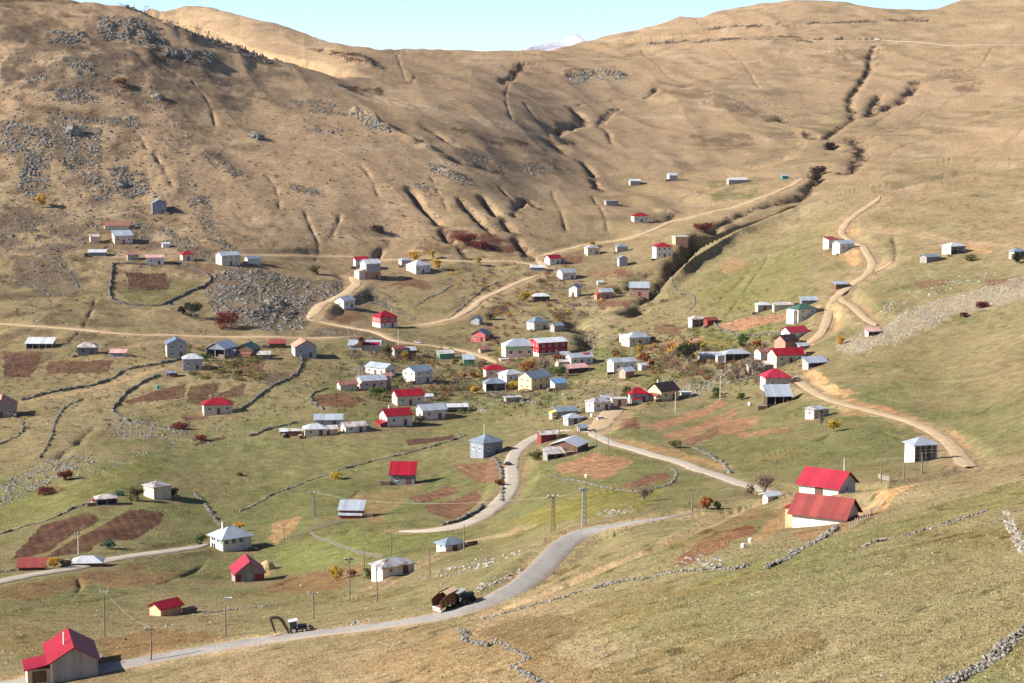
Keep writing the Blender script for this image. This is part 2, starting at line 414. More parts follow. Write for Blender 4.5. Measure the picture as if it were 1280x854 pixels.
# ------------------------------------------------------------------ helpers for objects
def link(o, parent=None):
    COL.objects.link(o)
    if parent is not None: o.parent = parent
    return o
def tag(o, label=None, cat=None, group=None, kind=None):
    if label: o['label'] = label
    if cat: o['category'] = cat
    if group: o['group'] = group
    if kind: o['kind'] = kind
    return o
def empty(name, loc, rz=0.0):
    o = bpy.data.objects.new(name, None)
    o.location = loc; o.rotation_euler = (0, 0, rz); o.empty_display_size = 0.5
    return link(o)
class MB:
    """collects shapes and links them as one mesh object"""
    def __init__(s): s.v = []; s.f = []; s.mi = []
    def add(s, v, f, mi=0):
        n = len(s.v); s.v += [tuple(p) for p in v]; s.f += [tuple(i + n for i in q) for q in f]; s.mi += [mi] * len(f)
        return s
    def box(s, x0, x1, y0, y1, z0, z1, mi=0):
        v = [(x0,y0,z0),(x1,y0,z0),(x1,y1,z0),(x0,y1,z0),(x0,y0,z1),(x1,y0,z1),(x1,y1,z1),(x0,y1,z1)]
        f = [(0,3,2,1),(4,5,6,7),(0,1,5,4),(1,2,6,5),(2,3,7,6),(3,0,4,7)]
        return s.add(v, f, mi)
    def prism(s, prof, x0, x1, axis='x', mi=0):
        """prof: list of (a, z) counter-clockwise; extruded along axis"""
        n = len(prof)
        mk = (lambda t, a, z: (t, a, z)) if axis == 'x' else (lambda t, a, z: (a, t, z))
        v = [mk(x0, a, z) for a, z in prof] + [mk(x1, a, z) for a, z in prof]
        f = [tuple(range(n))[::-1], tuple(range(n, 2*n))]
        f += [(i, (i+1) % n, n + (i+1) % n, n + i) for i in range(n)]
        return s.add(v, f, mi)
    def tube(s, pts, rad, sides=6, mi=0):
        pts = [Vector(p) for p in pts]
        if not isinstance(rad, (list, tuple)): rad = [rad] * len(pts)
        rings = []
        for i, p in enumerate(pts):
            d = (pts[min(i+1, len(pts)-1)] - pts[max(i-1, 0)]).normalized()
            a = d.orthogonal().normalized(); b = d.cross(a)
            if i and rings:
                pass
            rings.append([p + (a*math.cos(t) + b*math.sin(t)) * rad[i] for t in [2*math.pi*k/sides for k in range(sides)]])
        v = [q for r in rings for q in r]; f = []
        for i in range(len(pts) - 1):
            for k in range(sides):
                f.append((i*sides+k, i*sides+(k+1) % sides, (i+1)*sides+(k+1) % sides, (i+1)*sides+k))
        f.append(tuple(range(sides))[::-1]); f.append(tuple((len(pts)-1)*sides + k for k in range(sides)))
        return s.add(v, f, mi)
    def mesh(s, name, mats):
        me = bpy.data.meshes.new(name)
        me.from_pydata(s.v, [], s.f)
        for m in (mats if isinstance(mats, (list, tuple)) else [mats]): me.materials.append(m)
        if any(s.mi): me.polygons.foreach_set('material_index', s.mi)
        me.update()
        return me
    def build(s, name, mats, parent=None, loc=None, rot=None):
        o = bpy.data.objects.new(name, s.mesh(name, mats))
        if loc is not None: o.location = loc
        if rot is not None: o.rotation_euler = rot
        return link(o, parent)

def np_mesh(name, V, Fq, mat, smooth=False, attrs=None):
    """numpy vertices (n,3), faces (m,k) -> mesh"""
    me = bpy.data.meshes.new(name)
    V = np.ascontiguousarray(V, dtype=np.float32); Fq = np.ascontiguousarray(Fq, dtype=np.int32)
    n, k = Fq.shape
    me.vertices.add(len(V)); me.loops.add(n * k); me.polygons.add(n)
    me.vertices.foreach_set('co', V.ravel())
    me.loops.foreach_set('vertex_index', Fq.ravel())
    me.polygons.foreach_set('loop_start', np.arange(0, n * k, k, dtype=np.int32))
    me.polygons.foreach_set('use_smooth', np.full(n, smooth, dtype=bool))
    for an, arr in (attrs or {}).items():
        if arr.ndim == 2:
            a = me.attributes.new(an, 'FLOAT_COLOR', 'POINT')
            c = np.ones((len(V), 4), np.float32); c[:, :3] = arr
            a.data.foreach_set('color', c.ravel())
        else:
            a = me.attributes.new(an, 'FLOAT', 'POINT'); a.data.foreach_set('value', arr.astype(np.float32))
    me.materials.append(mat)
    me.update(calc_edges=True)
    return me

# ------------------------------------------------------------------ node material helpers
def new_mat(name):
    m = bpy.data.materials.new(name); m.use_nodes = True
    nt = m.node_tree; b = nt.nodes['Principled BSDF']
    b.inputs['Specular IOR Level'].default_value = 0.15
    b.inputs['Roughness'].default_value = 0.9
    return m, nt, b
def nd(nt, t, **kw):
    n = nt.nodes.new(t)
    for k, v in kw.items():
        if k in n.inputs: n.inputs[k].default_value = v
        else: setattr(n, k, v)
    return n
def mixc(nt, fac, a, b, mode='MIX'):
    n = nt.nodes.new('ShaderNodeMix'); n.data_type = 'RGBA'; n.blend_type = mode
    for s, val in ((0, fac), (6, a), (7, b)):
        if hasattr(val, 'is_linked') or hasattr(val, 'links'): nt.links.new(val, n.inputs[s])
        elif isinstance(val, (tuple, list)): n.inputs[s].default_value = tuple(val) + ((1,) if len(val) == 3 else ())
        else: n.inputs[s].default_value = val
    return n.outputs[2]
def ramp(nt, src, lo, hi, v0=0.0, v1=1.0):
    n = nt.nodes.new('ShaderNodeMapRange')
    n.inputs[1].default_value = lo; n.inputs[2].default_value = hi; n.inputs[3].default_value = v0; n.inputs[4].default_value = v1
    nt.links.new(src, n.inputs[0]); return n.outputs[0]
def noise(nt, coord, scale, detail=3.0, rough=0.6):
    n = nd(nt, 'ShaderNodeTexNoise'); n.inputs['Scale'].default_value = scale; n.inputs['Detail'].default_value = detail; n.inputs['Roughness'].default_value = rough
    nt.links.new(coord, n.inputs['Vector']); return n.outputs['Fac']

# ------------------------------------------------------------------ what grows where (albedo of the ground)
STRAW = np.array([.350, .246, .152]); STRAW2 = np.array([.42, .315, .205]); OLIVE = np.array([.178, .167, .077])
FRESH = np.array([.155, .160, .066]); HEATH = np.array([.105, .066, .046]); BROWNG = np.array([.200, .125, .055])
SOILR = np.array([.098, .052, .038]); SOILB = np.array([.165, .088, .058]); SOILT = np.array([.31, .170, .100])
DIRT = np.array([.43, .30, .175]); ORANGE = np.array([.44, .27, .13]); SCRUB = np.array([.052, .034, .026])

GREEN = [(100,50,-.1),(100,200,.05),(30,330,.3),(100,380,.4),(100,480,.55),(30,560,.55),(50,640,.75),(200,580,.75),(400,580,.85),(300,640,.85),(100,770,.8),(350,760,.8),(200,800,.6),(450,690,.9),
 (300,845,.2),(500,820,.15),(600,840,.2),(700,770,.3),(760,730,.65),(800,760,.7),(900,760,.75),(1000,720,.75),(1000,800,.5),(900,840,.35),(1150,700,.65),(1150,800,.6),(1260,700,.5),(1260,830,.7),(700,620,.9),(850,620,.85),(900,560,.75),
 (1000,560,.75),(1100,540,.75),(1150,470,.7),(1260,430,.5),(1000,340,.6),(930,370,.75),(1150,280,.4),(1250,250,.35),(1150,370,.6),(600,500,.75),(500,440,.6),(440,510,.8),(700,450,.8),(600,370,.55),(780,380,.55),(700,320,.35),(500,280,.0),(350,250,.0),
 (200,200,-.05),(250,300,.15),(380,370,.35),(600,150,-.1),(800,150,-.05),(1000,100,.05),(1200,120,.1),(900,230,.15),(950,320,.55),(900,310,.5),(700,220,.0),(640,290,.1),(750,260,.25),(1100,200,.2),(1250,160,.15),(400,80,-.15),(900,60,-.1),(1250,600,.4),(1000,500,.75),(600,720,.85),(500,750,.75),(640,790,.25),(1180,620,.5)]
gp = np.array(GREEN)
def idw(px, py):
    num = np.zeros(px.shape); den = np.zeros(px.shape)
    for a, b, g in GREEN:
        d2 = ((px - a)**2 + ((py - b)*1.5)**2)
        w = 1.0 / (d2 + 900.0) ** 1.6
        num += w * g; den += w
    return num / den
gsmall = idw(PXG[::6, ::6], PYG[::6, ::6])
ii = np.clip(np.arange(NU) / 6.0, 0, gsmall.shape[0] - 1.001); jj = np.clip(np.arange(NR) / 6.0, 0, gsmall.shape[1] - 1.001)
i0 = ii.astype(int); j0 = jj.astype(int); fi = (ii - i0)[:, None]; fj = (jj - j0)[None, :]
G = (gsmall[i0][:, j0]*(1-fi)*(1-fj) + gsmall[i0+1][:, j0]*fi*(1-fj) + gsmall[i0][:, j0+1]*(1-fi)*fj + gsmall[i0+1][:, j0+1]*fi*fj)

n200 = perlin(XG/170, YG/200, 41); n60 = perlin(XG/55, YG/70, 42); n20 = perlin(XG/19, YG/23, 43); n7 = perlin(XG/7, YG/8, 44); n3 = perlin(XG/2.6, YG/2.6, 45); n1 = perlin(XG/1.0, YG/1.0, 46)
streak = perlin(XG/30, ZG/2.2, 47); streak2 = perlin(XG/70, ZG/5.0, 48)
nearw = 1 - sstep(250, 600, YG)
G = G + .10*(1 - sstep(900, 1150, YG)) + .18*n200 + .16*n60 + .10*n20 + .12*streak*far + .08*n7 + .10*n3*nearw
g = np.clip(G, 0, 1)[..., None]
col = STRAW*(1-g) + OLIVE*g
fr = sstep(.72, 1.05, G + .25*n20 + .10*n7)[..., None]
col = col*(1-fr*.8) + FRESH*fr*.8
st = sstep(.05, .55, streak2*.6 + n60*.5 + n20*.2)[..., None] * (1 - g)
col = col*(1-st*.7) + STRAW2*st*.7
# brown dwarf shrub heath in patches
hz = sstep(.12, .5, n60*.55 + n20*.45 + n200*.35 + streak*.25 - .30*sstep(.3, .9, G)) * sstep(500, 900, YG)
hz = hz * (.38 + .62 * sstep(0, 60, ZG + 60 * sstep(-200, -500, XG)) * sstep(-100, -250, XG) * (1 - sstep(1440, 1560, YG)))
hz = np.clip(hz, 0, .9)[..., None]
col = col*(1-hz) + HEATH*hz
bn = (sstep(.15, .5, n20*.7 + n7*.35 + n60*.3) * nearw * .55)[..., None]
col = col*(1-bn) + BROWNG*bn

# weeds, molehills, dung and trampled ground of the village land
mott = sstep(.1, .6, perlin(XG/4.2, YG/5.5, 49) + .6*n20) * vill * .34
col = col*(1 - mott[..., None]) + np.array([.115,.085,.045])*mott[..., None]
mot2 = sstep(.15, .6, perlin(XG/9, YG/13, 50) + .4*n60) * vill * .22
col = col*(1 - mot2[..., None]) + FRESH*mot2[..., None]
lr = sstep(.05, .6, perlin(XG/14, YG/20, 65) + .5*n60 + .2*n7) * leftrough * .68
col = col*(1 - lr[..., None]) + HEATH*lr[..., None]
lm = sstep(-110, -190, XG) * sstep(720, 800, YG) * (1 - sstep(1030, 1100, YG)) * sstep(-.1, .45, perlin(XG/13, YG/17, 66) + .6*n7 + .3*n60) * .72
col = col*(1 - lm[..., None]) + np.array([.105,.072,.047])*lm[..., None]
def in_poly(x, y, poly):
    inside = np.zeros(x.shape, bool); n = len(poly)
    for i in range(n):
        xi, yi = poly[i]; xj, yj = poly[i-1]
        c = ((yi > y) != (yj > y))
        with np.errstate(divide='ignore', invalid='ignore'):
            t = (xj - xi) * (y - yi) / (yj - yi + 1e-12) + xi
        inside ^= c & (x < t)
    return inside
def patch(poly_px, c, strength=.9, soft=1.2, rough=1.0, furrow=0.0):
    """a patch of ground whose corners stand where the photograph shows them"""
    global col
    P = np.array([raycast(*p)[:2] for p in poly_px])
    # close outline, wobbled by noise
    pad = 8
    x0, y0 = P.min(0) - pad; x1, y1 = P.max(0) + pad
    us = [x0/y0, x0/y1, x1/y0, x1/y1]
    i0 = max(np.searchsorted(U, min(us)) - 1, 0); i1 = min(np.searchsorted(U, max(us)) + 1, NU)
    xs = XG[i0:i1]; ys = YG[i0:i1]
    m = (xs > x0) & (xs < x1) & (ys > y0) & (ys < y1)
    if not m.any(): return
    x = xs[m]; y = ys[m]
    dist = float(P[:, 1].mean())
    wob = rough * (0.6 + dist/900.0)
    x2 = x + wob*1.1*perlin(x/6, y/6, 51) + wob*.5*perlin(x/1.8, y/1.8, 53); y2 = y + wob*1.6*perlin(x/6, y/6, 52) + wob*.8*perlin(x/1.8, y/1.8, 54)
    a = in_poly(x2, y2, P).astype(float)
    a *= min(1, strength*1.2) * np.clip(1.05 + .25*perlin(x/4, y/5, 55) + .25*perlin(x/1.2, y/1.4, 56), 0, 1)
    if dist > 1000: a *= sstep(-.45, .3, perlin(x/16, y/22, 59) + .6*perlin(x/6, y/7, 60) + .1)
    cc = np.array(c)[None, :] * (1 + .22*perlin(x/3.1, y/4, 57) + .16*perlin(x/.9, y/.9, 58))[:, None]
    if furrow:
        cc = cc * (1 + furrow*np.sin((x*.5 + y*.15)*2*math.pi/1.3))[:, None]
    sub = col[i0:i1]
    cur = sub[m]
    sub[m] = cur*(1-a[:, None]) + cc*a[:, None]

TANB = np.array([.34, .215, .11])
PATCHES = [
 # fresh or dark green meadows first
 ([(882,223),(948,222),(950,235),(940,250),(890,252)], [.15,.145,.065], .7),
 ([(205,545),(330,540),(480,548),(600,530),(680,515),(640,545),(560,575),(430,600),(330,610),(230,600)], OLIVE*1.08, .5),
 ([(340,690),(440,660),(560,670),(500,690),(420,700),(360,720)], [.175,.188,.062], .6),
 ([(440,520),(520,505),(640,490),(740,470),(690,505),(560,535)], FRESH, .45),
 ([(470,645),(500,610),(560,585),(600,570),(560,605),(520,630),(490,652)], FRESH*1.05, .7),
 ([(640,655),(700,625),(760,610),(830,610),(800,640),(720,650)], [.21,.19,.05], .6),
 ([(870,410),(985,398),(990,412),(930,432),(880,440)], [.16,.165,.06], .6),
 ([(945,410),(990,398),(996,412),(960,415)], FRESH, .8),
 ([(690,440),(740,420),(800,440),(760,465),(700,455)], FRESH, .5),
 ([(865,370),(930,330),(1000,310),(1020,380),(940,385),(880,395)], [.19,.18,.068], .5),
 ([(680,480),(740,455),(860,470),(800,490)], [.16,.165,.05], .4),
 ([(960,700),(1100,655),(1280,600),(1290,625),(1150,660),(1000,705),(880,735),(860,735)], [.175,.175,.06], .45),
 ([(1150,520),(1220,500),(1280,510),(1280,560),(1230,575)], FRESH, .45),
 ([(0,625),(100,600),(180,570),(200,590),(120,625),(0,665)], [.18,.175,.06], .5),
 ([(160,378),(200,384),(240,362),(255,350),(215,350),(150,358)], [.15,.145,.055], .5),
 # foreground rusty sedge
 ([(590,790),(660,770),(720,770),(730,790),(680,815),(610,800)], [.155,.105,.05], .55),
 ([(700,770),(790,740),(850,725),(830,750),(740,790)], [.17,.125,.055], .45),
 ([(850,830),(920,800),(1010,790),(1040,805),(980,835),(880,854)], [.16,.115,.052], .6),
 ([(560,790),(700,815),(640,850),(520,852),(430,830)], [.28,.18,.08], .4),
 ([(640,800),(760,840),(700,860),(660,840)], [.22,.13,.055], .4),
 ([(960,640),(1060,610),(1060,630),(980,665)], TANB, .5),
 # tilled and fallow plots
 ([(5,440),(55,440),(38,472),(4,472)], SOILR, .85), ([(60,452),(142,450),(135,466),(58,468)], SOILR*1.05, .75),
 ([(155,502),(205,486),(232,481),(230,498),(162,505)], SOILR*1.1, .9), ([(237,484),(275,478),(268,497),(300,481),(308,480),(303,494),(250,506),(232,504)], SOILR*1.05, .75),
 ([(295,452),(330,450),(330,465),(297,468)], SOILB, .8), ([(240,556),(278,544),(284,548),(246,558)], SOILR*.9, .95), ([(225,521),(248,518),(258,524),(232,527)], SOILR, .8),
 ([(157,340),(207,342),(213,361),(165,364)], SOILR*.9, .85), ([(222,327),(280,332),(262,345),(232,340)], [.15,.09,.06], .7),
 ([(50,657),(110,640),(126,650),(92,668),(60,690),(15,700),(20,690)], SOILR, .88, .3), ([(64,690),(160,638),(205,640),(200,655),(165,675),(125,678),(110,690),(57,697)], SOILR*.95, .92, .3),
 ([(125,722),(215,714),(205,730),(130,736)], [.24,.145,.075], .7), ([(0,735),(60,724),(130,714),(190,702),(180,712),(100,735),(40,752),(0,748)], [.19,.115,.06], .7),
 ([(325,740),(345,722),(400,715),(450,706),(452,716),(420,738),(370,742)], [.22,.13,.065], .75), ([(25,780),(70,790),(60,810),(0,820),(0,795)], [.20,.14,.065], .45),
 ([(120,800),(200,785),(260,790),(280,797),(200,822),(135,830)], [.22,.125,.06], .65),
 ([(507,549),(568,543),(568,549),(512,557)], SOILR*1.05, .9, .3), ([(393,496),(430,490),(457,500),(440,510),(398,509)], SOILB*.9, .85),
 ([(325,470),(362,464),(366,476),(335,486)], [.13,.09,.075], .7), ([(300,452),(325,452),(322,468),(302,470)], SOILB, .7),
 ([(772,523),(796,522),(801,536),(772,538)], SOILB, .85), ([(802,533),(900,500),(913,504),(822,539)], SOILT, .8), ([(828,546),(920,509),(922,518),(850,551)], SOILT*1.05, .75), ([(850,553),(920,522),(936,526),(865,557)], SOILB*1.15, .75),
 ([(694,583),(745,566),(763,572),(720,590),(700,593)], SOILT*.95, .85), ([(716,593),(770,569),(792,576),(752,601)], SOILT, .85), ([(775,607),(830,590),(840,597),(790,613)], SOILB*1.15, .8),
 ([(508,622),(560,607),(577,615),(522,629)], SOILB*1.05, .85, .3), ([(530,633),(597,612),(605,624),(566,651),(536,641)], SOILB, .85, .3), ([(565,581),(625,573),(622,603),(592,601)], SOILB*1.15, .75),
 ([(470,655),(500,632),(530,606),(480,612),(440,620),(430,628)], TANB*.85, .45),
 ([(768,336),(790,336),(792,346),(772,347)], SOILB*1.05, .9), ([(730,342),(768,335),(770,347),(735,347)], SOILT*.8, .7), ([(717,353),(740,352),(746,361),(720,361)], SOILB, .85), ([(748,357),(775,356),(770,362),(745,362)], SOILB, .8),
 ([(693,319),(732,318),(725,330),(701,331)], SOILB*1.05, .8), ([(608,385),(634,381),(637,392),(612,394)], SOILR*1.05, .85), ([(745,376),(792,374),(786,386),(748,384)], SOILB, .8),
 ([(817,405),(856,408),(846,420),(818,416)], SOILB, .7), ([(826,426),(880,420),(872,437),(832,439)], SOILT*1.05, .8), ([(898,406),(930,397),(985,391),(987,399),(930,412),(902,416)], SOILT*1.05, .85),
 ([(895,526),(950,520),(942,534),(900,546)], SOILT, .7), ([(920,541),(985,533),(987,540),(925,549)], SOILT, .7), ([(930,575),(1000,560),(1010,566),(940,580)], [.24,.17,.07], .4),
 ([(476,360),(510,346),(535,352),(540,362),(500,366),(480,362)], SOILB*.85, .7), ([(400,392),(440,385),(462,398),(430,405)], SOILB, .7),
 ([(840,703),(935,655),(946,665),(890,692),(852,709)], [.20,.095,.055], .88), ([(850,690),(930,640),(950,632),(960,640),(900,672)], [.25,.16,.085], .6),
 ([(935,682),(960,655),(985,636),(1003,645),(970,668)], ORANGE*.9, .8), ([(1062,640),(1100,622),(1135,606),(1148,604),(1120,622),(1085,648),(1068,652)], ORANGE*.95, .85), ([(985,668),(1020,660),(1070,648),(1062,662),(1000,678)], [.30,.17,.09], .7),
 ([(650,600),(655,585),(662,575),(658,596)], TANB, .8),
 # cut banks in bare earth, the far road cuts in painted shade
 ([(1040,372),(1048,370),(1052,400),(1046,414),(1038,412)], ORANGE, .85), ([(1072,378),(1090,392),(1105,404),(1098,410),(1075,396)], ORANGE, .7), ([(1055,300),(1075,302),(1085,330),(1078,332),(1066,318)], ORANGE, .75), ([(1040,312),(1070,318),(1080,334),(1060,332)], ORANGE, .65),
 ([(1024,313),(1050,318),(1070,326),(1060,330),(1030,320)], TANB, .6), ([(1000,460),(1030,466),(1035,482),(1060,488),(1078,491),(1060,496),(1030,492),(1005,470)], ORANGE*1.05, .75), ([(1040,494),(1080,503),(1140,520),(1180,540),(1168,540),(1120,520),(1060,504)], [.30,.15,.075], .75),
 ([(1184,536),(1196,540),(1210,560),(1204,568),(1190,552)], ORANGE, .8), ([(1050,508),(1085,515),(1080,522),(1048,520)], ORANGE*.85, .6), ([(1180,304),(1225,305),(1240,316),(1200,314)], ORANGE, .6), ([(1040,285),(1062,276),(1075,290),(1050,300)], ORANGE*.9, .5),
 ([(750,545),(800,552),(860,566),(930,586),(900,586),(830,568),(770,556)], TANB, .65), ([(1118,318),(1112,330),(1098,340),(1100,330)], ORANGE*.9, .6), ([(1142,352),(1180,348),(1190,356),(1150,362)], SOILB, .6), ([(1230,350),(1280,345),(1280,358),(1240,360)], SOILB, .7),
 ([(900,328),(925,322),(935,332),(905,345)], [.33,.19,.10], .5), ([(335,675),(345,652),(375,645),(370,660),(350,680)], TANB, .8), ([(322,705),(336,700),(342,712),(332,722)], ORANGE, .7), ([(285,720),(300,700),(330,680),(312,690),(270,730)], [.30,.16,.09], .6),
 ([(740,545),(760,520),(778,508),(790,505),(770,525),(756,545)], [.42,.32,.20], .7), ([(300,820),(345,790),(380,784),(400,782),(330,800)], [.33,.26,.17], .65), ([(0,845),(60,840),(30,852),(0,852)], [.36,.27,.16], .6),
 ([(385,402),(410,392),(440,356),(450,356),(425,385),(400,408)], DIRT*.9, .7), ([(420,345),(445,335),(452,352),(430,352)], DIRT*.8, .7), ([(660,318),(676,316),(684,336),(668,336)], DIRT*.9, .7),
 ([(1205,84),(1222,82),(1218,88),(1200,92)], TANB*1.1, .7), ([(590,790),(660,760),(700,738),(690,748),(640,775)], TANB, .5),
 ([(740,47),(880,35),(970,29),(1100,24),(1160,25),(1160,27.4),(1100,26.8),(970,32.2),(880,38.2),(740,49.5)], [.06,.045,.038], .85), ([(770,55),(860,50),(960,45),(1010,48.5),(1060,49.5),(1100,47.5),(1100,50.4),(1010,52),(960,49.5),(860,53.4),(770,57.5)], [.055,.042,.036], .9),  # near-black strips: shade of the far road-cut banks painted into the ground colour
 ([(415,100),(470,118),(560,140),(680,168),(665,172),(560,148),(460,125),(415,108)], STRAW2*1.08, .7), ([(0,60),(60,66),(100,72),(60,74),(0,70)], STRAW2, .5),
 # dark heath bands on the far slopes
 ([(820,100),(860,108),(930,130),(985,150),(960,155),(880,130),(830,115)], HEATH, .5), ([(860,170),(930,165),(950,180),(880,185)], HEATH, .5), ([(380,60),(420,64),(475,78),(478,88),(440,78)], HEATH*.6, .9), ([(430,106),(475,108),(480,118),(440,116)], HEATH*.7, .8),
 ([(560,160),(620,170),(665,180),(650,184),(590,172)], HEATH*.7, .6), ([(620,85),(660,75),(690,90),(650,100)], HEATH, .4), ([(0,10),(60,20),(140,60),(230,70),(280,80),(200,90),(90,60),(0,50)], HEATH, .55), ([(555,290),(625,292),(660,310),(640,316),(570,312)], [.10,.035,.03], .75),
 ([(400,285),(470,284),(480,296),(430,292)], HEATH, .4), ([(1170,88),(1200,86),(1230,98),(1190,104)], HEATH, .5), ([(1190,110),(1230,100),(1225,116),(1200,118)], [.13,.06,.05], .5),
 ([(520,305),(560,300),(565,318),(525,320)], HEATH*.9, .6), ([(725,60),(800,48),(900,38),(900,41),(800,53),(730,64)], TANB, .5), ([(1010,70),(1080,60),(1110,70),(1080,100),(1060,90)], HEATH, .4),
]
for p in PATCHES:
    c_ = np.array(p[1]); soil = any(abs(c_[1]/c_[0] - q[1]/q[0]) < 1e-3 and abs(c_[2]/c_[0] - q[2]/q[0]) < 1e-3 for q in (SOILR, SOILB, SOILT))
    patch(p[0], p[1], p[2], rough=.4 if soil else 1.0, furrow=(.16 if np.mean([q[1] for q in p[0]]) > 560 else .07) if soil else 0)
gm = np.clip(gully_mask * (.75 + .5*n7), 0, 1)[..., None]
col = col*(1-gm*.8) + SCRUB*1.6*gm*.8
rs = np.clip(road_soft, 0, 1)[..., None]
col = col*(1-rs*.85) + (DIRT*(1 + .12*n3[..., None]))*rs*.85
# tufts, trampled spots, animal paths
dark = sstep(.42, .75, n3 + .3*n20) * (.25 + .25*nearw)
col = col * (1 - dark[..., None])
pale = (sstep(.45, .8, n1 + .25*n7) * nearw * .35)[..., None]
col = col*(1-pale) + np.array([.40,.33,.20])*pale
col *= (1 + .10*n7 + .08*n60 + .06*streak)[..., None]
col = np.clip(col, .015, .8)

# ------------------------------------------------------------------ ground mesh
m_ground, nt, b = new_mat("ground")
at = nd(nt, 'ShaderNodeAttribute', attribute_name='albedo')
geo = nd(nt, 'ShaderNodeNewGeometry')
pos = geo.outputs['Position']
f1 = noise(nt, pos, 0.35, 5, .65); f2 = noise(nt, pos, 1.7, 4, .7); f3 = noise(nt, pos, 0.08, 4, .6)
c = mixc(nt, 1.0, at.outputs['Color'], mixc(nt, ramp(nt, f1, .3, .7), (.74,.73,.72), (1.24,1.24,1.26)), 'MULTIPLY')
c = mixc(nt, 1.0, c, mixc(nt, ramp(nt, f2, .3, .72), (.66,.66,.66), (1.32,1.31,1.28)), 'MULTIPLY')
c = mixc(nt, ramp(nt, f3, .45, .75, 0, .35), c, (.21,.14,.07))
nt.links.new(c, b.inputs['Base Color'])
b.inputs['Roughness'].default_value = 1.0; b.inputs['Specular IOR Level'].default_value = 0.0
bm_ = nd(nt, 'ShaderNodeBump'); bm_.inputs['Strength'].default_value = 0.9; bm_.inputs['Distance'].default_value = 0.5
mh = nd(nt, 'ShaderNodeMath', operation='ADD'); nt.links.new(f1, mh.inputs[0]); nt.links.new(f2, mh.inputs[1])
nt.links.new(mh.outputs[0], bm_.inputs['Height']); nt.links.new(bm_.outputs['Normal'], b.inputs['Normal'])

idx = np.arange(NU * NR).reshape(NU, NR)
quads = np.stack([idx[:-1, :-1], idx[1:, :-1], idx[1:, 1:], idx[:-1, 1:]], -1).reshape(-1, 4)
V = np.stack([XG, YG, ZG], -1).reshape(-1, 3)
me = np_mesh("ground", V, quads, m_ground, True, {'albedo': col.reshape(-1, 3)})
ground = link(bpy.data.objects.new("ground", me)); tag(ground, kind='structure')

# low plain beyond the ridges, out to the horizon
m_plain, nt, b = new_mat("plain")
geo = nd(nt, 'ShaderNodeNewGeometry')
nt.links.new(mixc(nt, ramp(nt, noise(nt, geo.outputs['Position'], .002, 5), .35, .65), (.22,.15,.085), (.30,.21,.12)), b.inputs['Base Color'])
mb = MB(); K = 24; ext = 8600
vs = []; fs = []
for i in range(K + 1):
    for j in range(K + 1):
        x = -ext + 2*ext*i/K; y = -600 + 15800*j/K
        vs.append((x, y, -260 + 60*float(perlin(x/5000, y/5000, 61))))
for i in range(K):
    for j in range(K):
        a = i*(K+1) + j; fs.append((a, a+K+1, a+K+2, a+1))
mb.add(vs, fs); o = mb.build("far_plain", m_plain); tag(o, kind='structure')

# snow-dusted mountain far behind the saddle
m_snow, nt, b = new_mat("snow_mountain")
geo = nd(nt, 'ShaderNodeNewGeometry'); pos = geo.outputs['Position']
sep = nd(nt, 'ShaderNodeSeparateXYZ'); nt.links.new(pos, sep.inputs[0])
nz = noise(nt, pos, .006, 6, .7)
ad = nd(nt, 'ShaderNodeMath', operation='MULTIPLY_ADD'); nt.links.new(nz, ad.inputs[0]); ad.inputs[1].default_value = 420; nt.links.new(sep.outputs[2], ad.inputs[2])
snow = ramp(nt, ad.outputs[0], 320, 430, .05, .95)
nt.links.new(mixc(nt, snow, (.085,.075,.10), (.42,.42,.50)), b.inputs['Base Color'])
DM = 12000.0
prof = [(330,84),(420,78),(520,74),(600,68),(640,64),(665,60),(680,55),(690,51),(700,45),(706,40),(711,40),(718,44),(730,50),(742,57),(770,66),(830,72),(920,80),(1020,84)]
gx = np.linspace(330, 1020, 140); gy = np.linspace(-1, 1, 50)
top = np.interp(gx, [p[0] for p in prof], [p[1] for p in prof])
vs = []
for i, px in enumerate(gx):
    u, w = ray(px, top[i])
    for t in gy:
        y = DM + t*2600
        x = u*DM + 300*float(perlin(px/60, t*3, 71))
        zc = w*DM
        rid = abs(float(perlin(px/26, t*4+7, 72)))*230 + abs(float(perlin(px/11, t*8+3, 73)))*110
        z = zc - (zc + 330)*abs(t)**1.15 - rid*min(1, abs(t)*4)
        vs.append((x, y, z))
n2 = len(gy)
q = [(i*n2+j, (i+1)*n2+j, (i+1)*n2+j+1, i*n2+j+1) for i in range(len(gx)-1) for j in range(n2-1)]
mb = MB(); mb.add(vs, q); o = mb.build("snowy_mountain", m_snow); tag(o, kind='structure')
for p in o.data.polygons: p.use_smooth = True

# ------------------------------------------------------------------ road sheets
def road_mat(name, c0, c1, patchy):
    m, nt, b = new_mat(name)
    geo = nd(nt, 'ShaderNodeNewGeometry'); pos = geo.outputs['Position']
    at = nd(nt, 'ShaderNodeAttribute', attribute_name='across')
    a = noise(nt, pos, .25, 5, .65); d = noise(nt, pos, 2.5, 3, .7)
    c = mixc(nt, ramp(nt, a, .35, .65), c0, c1)
    c = mixc(nt, 1.0, c, mixc(nt, ramp(nt, d, .3, .7), (.8,.8,.8), (1.18,1.18,1.18)), 'MULTIPLY')
    c = mixc(nt, ramp(nt, at.outputs['Fac'], .15, .9, 0.0, patchy), c, (.34,.25,.155))      # dust towards the verges
    nt.links.new(c, b.inputs['Base Color']); b.inputs['Roughness'].default_value = .95
    return m
RM = {'asphalt': road_mat("road_asphalt", (.22,.205,.19), (.30,.28,.255), .5), 'pale': road_mat("road_pale", (.36,.31,.25), (.44,.385,.31), .3),
      'dirt': road_mat("road_dirt", (.40,.285,.17), (.48,.36,.22), .4), 'faint': road_mat("road_faint", (.30,.21,.115), (.38,.28,.16), .7)}
